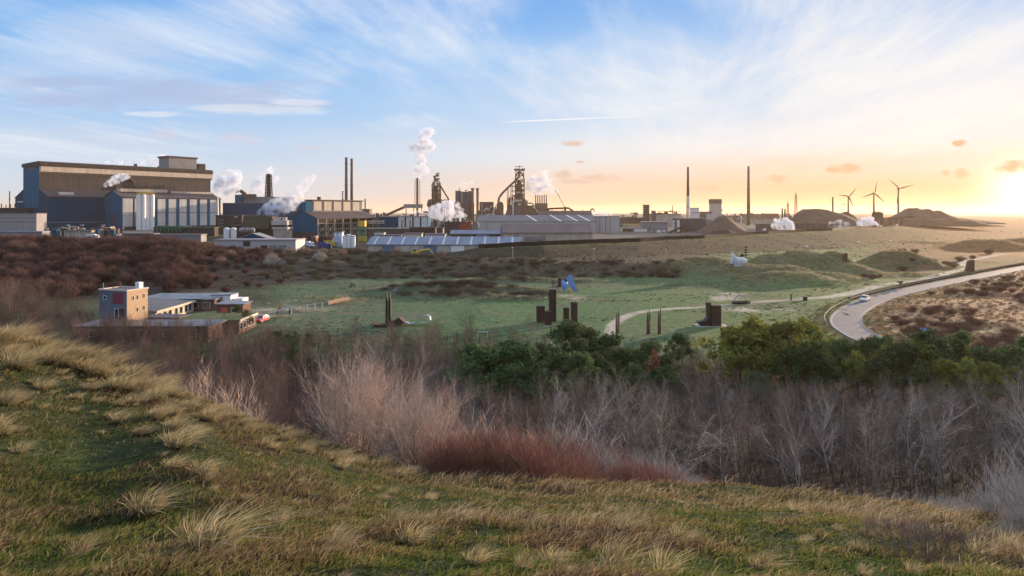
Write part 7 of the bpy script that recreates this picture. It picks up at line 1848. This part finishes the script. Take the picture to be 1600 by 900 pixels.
chimney('black_chimney', 'plain black chimney behind the great stockpile', 1301.2, 308, 1200, 1.3, 1.2, M_soot, 0)
for (u, v0, y, lab) in [(1317.5, 319.5, 900, 'light mast with a flat head left of the first turbine'), (1435, 320.5, 860, 'light mast with a flat head in front of the three peaked ridge')]:
    f = Fr(u, y); t = thing('floodlight_mast', lab, 'light mast', f.loc); MB().tube((0, 0, -1), (0, 0, f.Z(v0)), .4, .22, 8).build('pole', M_greyc, t); MB().box(-2.0, 2.0, -.4, .4, f.Z(v0), f.Z(v0) + .6).build('lamp', M_rustst, t)
f = Fr(1373, 850); t = thing('stacker_machine', 'dark bulk stacker with a house on top and a long truss arm', 'machine', f.loc)
blk(t, 'house', f, 1367.5, 1380, 332, 343, M_soot, 0, 8); blk(t, 'house_roof', f, 1369, 1377, 330.5, 331.9, M_soot, 1, 6); blk(t, 'leg', f, 1368, 1371, 343.1, 358, M_rustst, 0, 3, -2); blk(t, 'leg', f, 1377, 1380, 343.1, 358, M_rustst, 0, 3, -2)
m = MB(); m.bar(f.P(1380, 341), f.P(1428, 338), 1.0); m.bar(f.P(1380, 345), f.P(1428, 339), .8)
for k in range(8): m.bar(f.P(1381 + 6 * k, 345 - .7 * k), f.P(1384 + 6 * k, 341 - .35 * k), .5)
m.build('truss_arm', M_rustst, t)
for u in (1390, 1400, 1408): blk(t, 'support', f, u, u + 1.2, 341, 358, M_rustst, 0, 1, -2)
M_turb = mat('turbine_grey', (.035, .035, .04), (.028, .028, .03), .3, .6)
for (uh, vh, tips, y, lab) in [(1326, 307, [(1338, 293), (1308.5, 304.5), (1333, 323.5)], 1700, 'lowest of the three wind turbines, the leftmost'), (1366, 302, [(1369.5, 282), (1347, 308.5), (1382, 316)], 1650, 'middle one of the three wind turbines'), (1404.3, 294.5, [(1387, 279), (1427.5, 288.5), (1400.5, 319)], 1600, 'tallest wind turbine, the rightmost of the three')]:
    f = Fr(uh, y); t = thing('wind_turbine', lab, 'wind turbine', f.loc, 0, 'three wind turbines on the horizon'); zh = f.Z(vh)
    m = MB(); m.lathe([(2.9, -3), (1.7, zh - 1)], 12, (0, 1.5, 0)); m.build('tower', M_turb, t, smooth=True)
    m = MB(); m.box(-1.6, 1.6, -1.5, 6, zh - 1.5, zh + 1.7); m.build('nacelle', M_turb, t); m = MB(); m.lathe([(.3, -1), (1.5, -.3), (1.6, .6), (.6, 1.6)], 10); m.v = [(a, -c - 1.5, b + zh) for a, b, c in m.v]; m.build('hub', M_turb, t)
    for (tu, tv) in tips:
        e = f.P(tu, tv, -2); c = Vector((0, -2, zh)); d = (e - c).normalized(); w = Vector((d.z, 0, -d.x)); L_ = (e - c).length
        prof = [(0, 1.5), (.08, 2.0), (.2, 3.3), (.5, 2.3), (.8, 1.4), (1, .4)]
        vs = []
        for q, cw in prof: p = c + d * L_ * q; vs += [p - w * cw * .35 + Vector((0, -.3, 0)), p + w * cw * .65 + Vector((0, .35, 0)), p + w * cw * .1 + Vector((0, .5, 0))]
        fs = []
        for i in range(len(prof) - 1):
            for j in range(3): fs.append((i * 3 + j, i * 3 + (j + 1) % 3, i * 3 + 3 + (j + 1) % 3, i * 3 + 3 + j))
        m = MB(); m.add(vs, fs); m.build('blade', M_turb, t)
# --- dark upright strip added in place of the road along the embankment crest
M_roadstrip = mat('road_strip_dark', (.009, .009, .011), (.006, .006, .008), .5, .85)
pu = list(np.linspace(690, 1500, 82)); pts = []
for u in pu: yy = float(np.interp(u, UB, CB)) + 2; x = (u - 800) / F * yy; pts.append(Vector((x, yy, gz(x, yy))))
t = thing('embankment_road_strip', 'dark upright strip standing in for the road, following the crest of the long grassy embankment', 'wall', pts[30]); m = MB(); c = MB()
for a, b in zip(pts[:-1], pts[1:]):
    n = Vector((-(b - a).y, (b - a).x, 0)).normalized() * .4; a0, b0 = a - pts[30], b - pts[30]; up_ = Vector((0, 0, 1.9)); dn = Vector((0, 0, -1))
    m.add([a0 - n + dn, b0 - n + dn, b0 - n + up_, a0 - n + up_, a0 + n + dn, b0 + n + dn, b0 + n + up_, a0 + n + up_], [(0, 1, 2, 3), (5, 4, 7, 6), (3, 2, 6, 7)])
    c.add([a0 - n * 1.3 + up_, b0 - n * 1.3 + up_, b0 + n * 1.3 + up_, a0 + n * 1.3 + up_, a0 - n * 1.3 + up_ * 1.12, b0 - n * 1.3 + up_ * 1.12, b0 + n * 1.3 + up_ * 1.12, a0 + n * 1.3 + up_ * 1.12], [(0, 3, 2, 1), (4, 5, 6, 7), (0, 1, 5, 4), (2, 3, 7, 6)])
m.build('wall', M_roadstrip, t); c.build('coping', M_roadstrip, t)
# small white lumps on the far grass slope
for k, (u, v) in enumerate([(1340, 379), (1391, 377), (1260, 386), (1480, 367), (1512, 366), (1439, 372), (1564, 362), (1595, 364)]):
    y = vb(u, v, 300); f = Fr(u, y); r = random.Random(k)
    m = MB(); m.lathe([(.5, -.2), (1.0, .05), (1.05, .4), (.7, .75), (.2, .9)], 9); m.v = [(a * 1.2 * r.uniform(.85, 1.1), b * r.uniform(.8, 1.05), c * r.uniform(.85, 1.1)) for a, b, c in m.v]
    tag(m.build('white_boulder', M_white, None, f.loc, rnd.uniform(0, 6), True), 'small white lump lying on the far grassy slope', 'boulder', 'white lumps on the far grassy slope')
# ------------------------------------------------------------------ steam
def steam_mat(name, dens, wisp=0.0):
    m = bpy.data.materials.new(name); m.use_nodes = True
    nt = m.node_tree; N = nt.nodes; L = nt.links
    for n in list(N):
        if n.type == 'BSDF_PRINCIPLED': N.remove(n)
    v = N.new('ShaderNodeVolumePrincipled')
    v.inputs['Color'].default_value = (.84, .88, .96, 1); v.inputs['Density'].default_value = dens; v.inputs['Anisotropy'].default_value = .1
    tc = N.new('ShaderNodeTexCoord'); no = N.new('ShaderNodeTexNoise'); no.inputs['Scale'].default_value = wisp; no.inputs['Detail'].default_value = 3; no.inputs['Roughness'].default_value = .6
    L.new(tc.outputs['Object'], no.inputs['Vector'])
    mr = N.new('ShaderNodeMapRange'); mr.interpolation_type = 'SMOOTHSTEP'; mr.inputs[1].default_value = .42; mr.inputs[2].default_value = .66; mr.inputs[3].default_value = .03 * dens; mr.inputs[4].default_value = 2.2 * dens
    L.new(no.outputs['Fac'], mr.inputs[0]); L.new(mr.outputs[0], v.inputs['Density'])
    L.new(v.outputs[0], N['Material Output'].inputs['Volume'])
    return m
def ico(sub=2):
    t = (1 + 5 ** .5) / 2
    V = [Vector(p).normalized() for p in [(-1, t, 0), (1, t, 0), (-1, -t, 0), (1, -t, 0), (0, -1, t), (0, 1, t), (0, -1, -t), (0, 1, -t), (t, 0, -1), (t, 0, 1), (-t, 0, -1), (-t, 0, 1)]]
    Fc = [(0, 11, 5), (0, 5, 1), (0, 1, 7), (0, 7, 10), (0, 10, 11), (1, 5, 9), (5, 11, 4), (11, 10, 2), (10, 7, 6), (7, 1, 8), (3, 9, 4), (3, 4, 2), (3, 2, 6), (3, 6, 8), (3, 8, 9), (4, 9, 5), (2, 4, 11), (6, 2, 10), (8, 6, 7), (9, 8, 1)]
    for _ in range(sub):
        c = {}; nf = []
        def mid(a, b):
            k = (min(a, b), max(a, b))
            if k not in c: c[k] = len(V); V.append(((V[a] + V[b]) * .5).normalized())
            return c[k]
        for a, b, d in Fc:
            x, y, z = mid(a, b), mid(b, d), mid(d, a); nf += [(a, x, z), (b, y, x), (d, z, y), (x, y, z)]
        Fc = nf
    return V, Fc
ICO = ico(3)
def steam(label, blobs, y, tau=3.0, seed=1, squash=.8, z=None):
    """billows of one plume: lumpy puffs melted into one closed skin that holds an even mist"""
    b = blobs[0]; f = Fr(b[0], y, z); rr = random.Random(seed); m = MB(); rs = []
    puffs = []
    for (u, v, r) in blobs:
        r *= 1.35
        puffs.append((f.X(u), rr.uniform(-.3, .3) * r * f.s, f.Z(v), r * f.s))
        for k in range(4):        # smaller billows on each puff
            a = rr.uniform(0, 6.283); e = rr.uniform(-.6, .9); q = r * rr.uniform(.65, .95)
            puffs.append((f.X(u) + math.cos(a) * math.cos(e) * q * f.s, math.sin(a) * math.cos(e) * q * f.s, f.Z(v) + math.sin(e) * q * f.s, r * f.s * rr.uniform(.3, .5)))
        rs.append(r * f.s)
    for (px_, py_, pz_, r) in puffs:
        o = Vector((rr.uniform(0, 50), rr.uniform(0, 50), rr.uniform(0, 50)))
        vs = []
        for p in ICO[0]:
            d = 1 + .30 * mnoise.noise(p * 1.6 + o) + .20 * mnoise.noise(p * 3.7 + o) + .10 * mnoise.noise(p * 8 + o)
            vs.append((px_ + p.x * r * d, py_ + p.y * r * d * .9, pz_ + p.z * r * d * .95))
        m.add(vs, ICO[1])
    R_ = sum(rs) / len(rs)
    o = m.build('steam_plume', steam_mat('steam', 0.82 * tau / (2 * R_), 1.1 / R_), None, f.loc)
    rm = o.modifiers.new('melt', 'REMESH'); rm.mode = 'VOXEL'; rm.voxel_size = max(R_ / 9, .25); rm.use_smooth_shade = True
    return tag(o, label, 'steam')
steam('thin white steam drifting across the brown upper wall of the big hall', [(165, 289, 3), (172, 285, 5), (181, 281, 6), (190, 277, 5), (197, 276, 4)], 690, 2.0, 1)
steam('bright white steam puffing from the slim stack at the end of the panelled hall', [(340.5, 305, 3), (341, 299, 6), (345, 292, 9), (352, 284, 11), (360, 277, 10), (368, 281, 9), (357, 296, 8), (366, 294, 7), (352, 272, 5)], 690, 3.4, 2)
steam('leaning steam plume rising behind the blue mill left of the lattice stack', [(399, 303, 6), (403, 296, 8), (408, 288, 9), (412, 279, 8), (418, 272, 6), (423, 266, 5), (430, 280, 5)], 900, 2.4, 3)
steam('broad grey white steam trailing up to the right from the cooling cells', [(404, 333, 3), (411, 330, 5), (420, 327, 8), (430, 324, 10), (441, 321, 11), (452, 316, 11), (461, 308, 9), (467, 300, 8), (470, 292, 8), (476, 286, 7), (484, 281, 6), (490, 276, 4)], 515, 2.2, 4)
steam('tallest steam plume, billowing high above the latticed flare stack', [(653, 275, 4), (654, 269, 6), (663, 267, 6), (655, 258, 7), (657, 248, 6), (654, 240, 6), (650, 231, 8), (660, 229, 9), (669, 227, 8), (661, 217, 7), (666, 209, 7), (674, 206, 5), (643, 234, 4)], 1050, 2.8, 5)
steam('wide low steam cloud drifting at the foot of the lower blast furnace', [(640, 339, 4), (650, 337, 6), (662, 336, 7), (674, 336, 9), (686, 333, 11), (698, 330, 11), (707, 325, 9), (713, 333, 9), (720, 340, 7), (704, 341, 8), (690, 342, 7), (700, 319, 6)], 1000, 1.9, 6)
steam('rounded lilac white steam cloud over the row of six short stacks', [(828, 293, 6), (836, 292, 9), (845, 292, 9), (853, 293, 7), (838, 284, 8), (846, 280, 7), (851, 272, 5), (830, 284, 6), (860, 297, 5), (867, 299, 4), (856, 284, 5)], 1310, 2.6, 7)
steam('low white steam hanging over the roofs right of the curled pipe', [(922, 334, 4), (932, 333, 5), (942, 334, 5), (952, 335, 4)], 1020, 1.3, 8)
steam('dazzling white burst of steam over the dark wagons', [(1210, 352, 4), (1217, 349, 6), (1226, 348, 6), (1233, 351, 6), (1236, 357, 5), (1222, 355, 6), (1213, 345, 3), (1228, 343, 3)], 655, 3.6, 9)
steam('tiny white steam jet at the left end of the dark wagons', [(1190.5, 363, 1.5), (1193, 360.5, 2.2), (1195, 358, 1.6)], 640, 3.0, 10)
steam('white steam burst at the foot of the bulk stacker', [(1344, 355, 4), (1349, 351, 5.5), (1357, 350, 6.5), (1365, 352, 5), (1350, 344, 4), (1360, 343, 4), (1374, 356, 3), (1341, 349, 3)], 770, 3.4, 11)
steam('faint steam streaming behind the roof of the big hall', [(170, 255, 4), (185, 253, 5), (200, 255, 4), (222, 254, 5), (238, 250, 6), (252, 249, 7), (246, 257, 5)], 980, 1.2, 12)
steam('small faint steam wisp above the dark blue stove towers', [(716, 291, 3), (722, 288, 4), (729, 290, 3), (735, 285, 3)], 1240, .8, 13)
steam('brownish dust drifting before the great stockpile', [(1300, 352, 5), (1312, 350, 6), (1322, 352, 5)], 730, .7, 14)

# ------------------------------------------------------------------ the air
hz = bpy.data.materials.new('haze'); hz.use_nodes = True
for n in list(hz.node_tree.nodes):
    if n.type == 'BSDF_PRINCIPLED': hz.node_tree.nodes.remove(n)
hv = hz.node_tree.nodes.new('ShaderNodeVolumePrincipled'); hv.inputs['Color'].default_value = (.97, .76, .54, 1); hv.inputs['Density'].default_value = .00005; hv.inputs['Anisotropy'].default_value = .45
hz.node_tree.links.new(hv.outputs[0], hz.node_tree.nodes['Material Output'].inputs['Volume'])
m = MB(); m.box(-20000, 20000, -600, 20000, -20, 140); tag(m.build('haze', hz), kind='stuff')
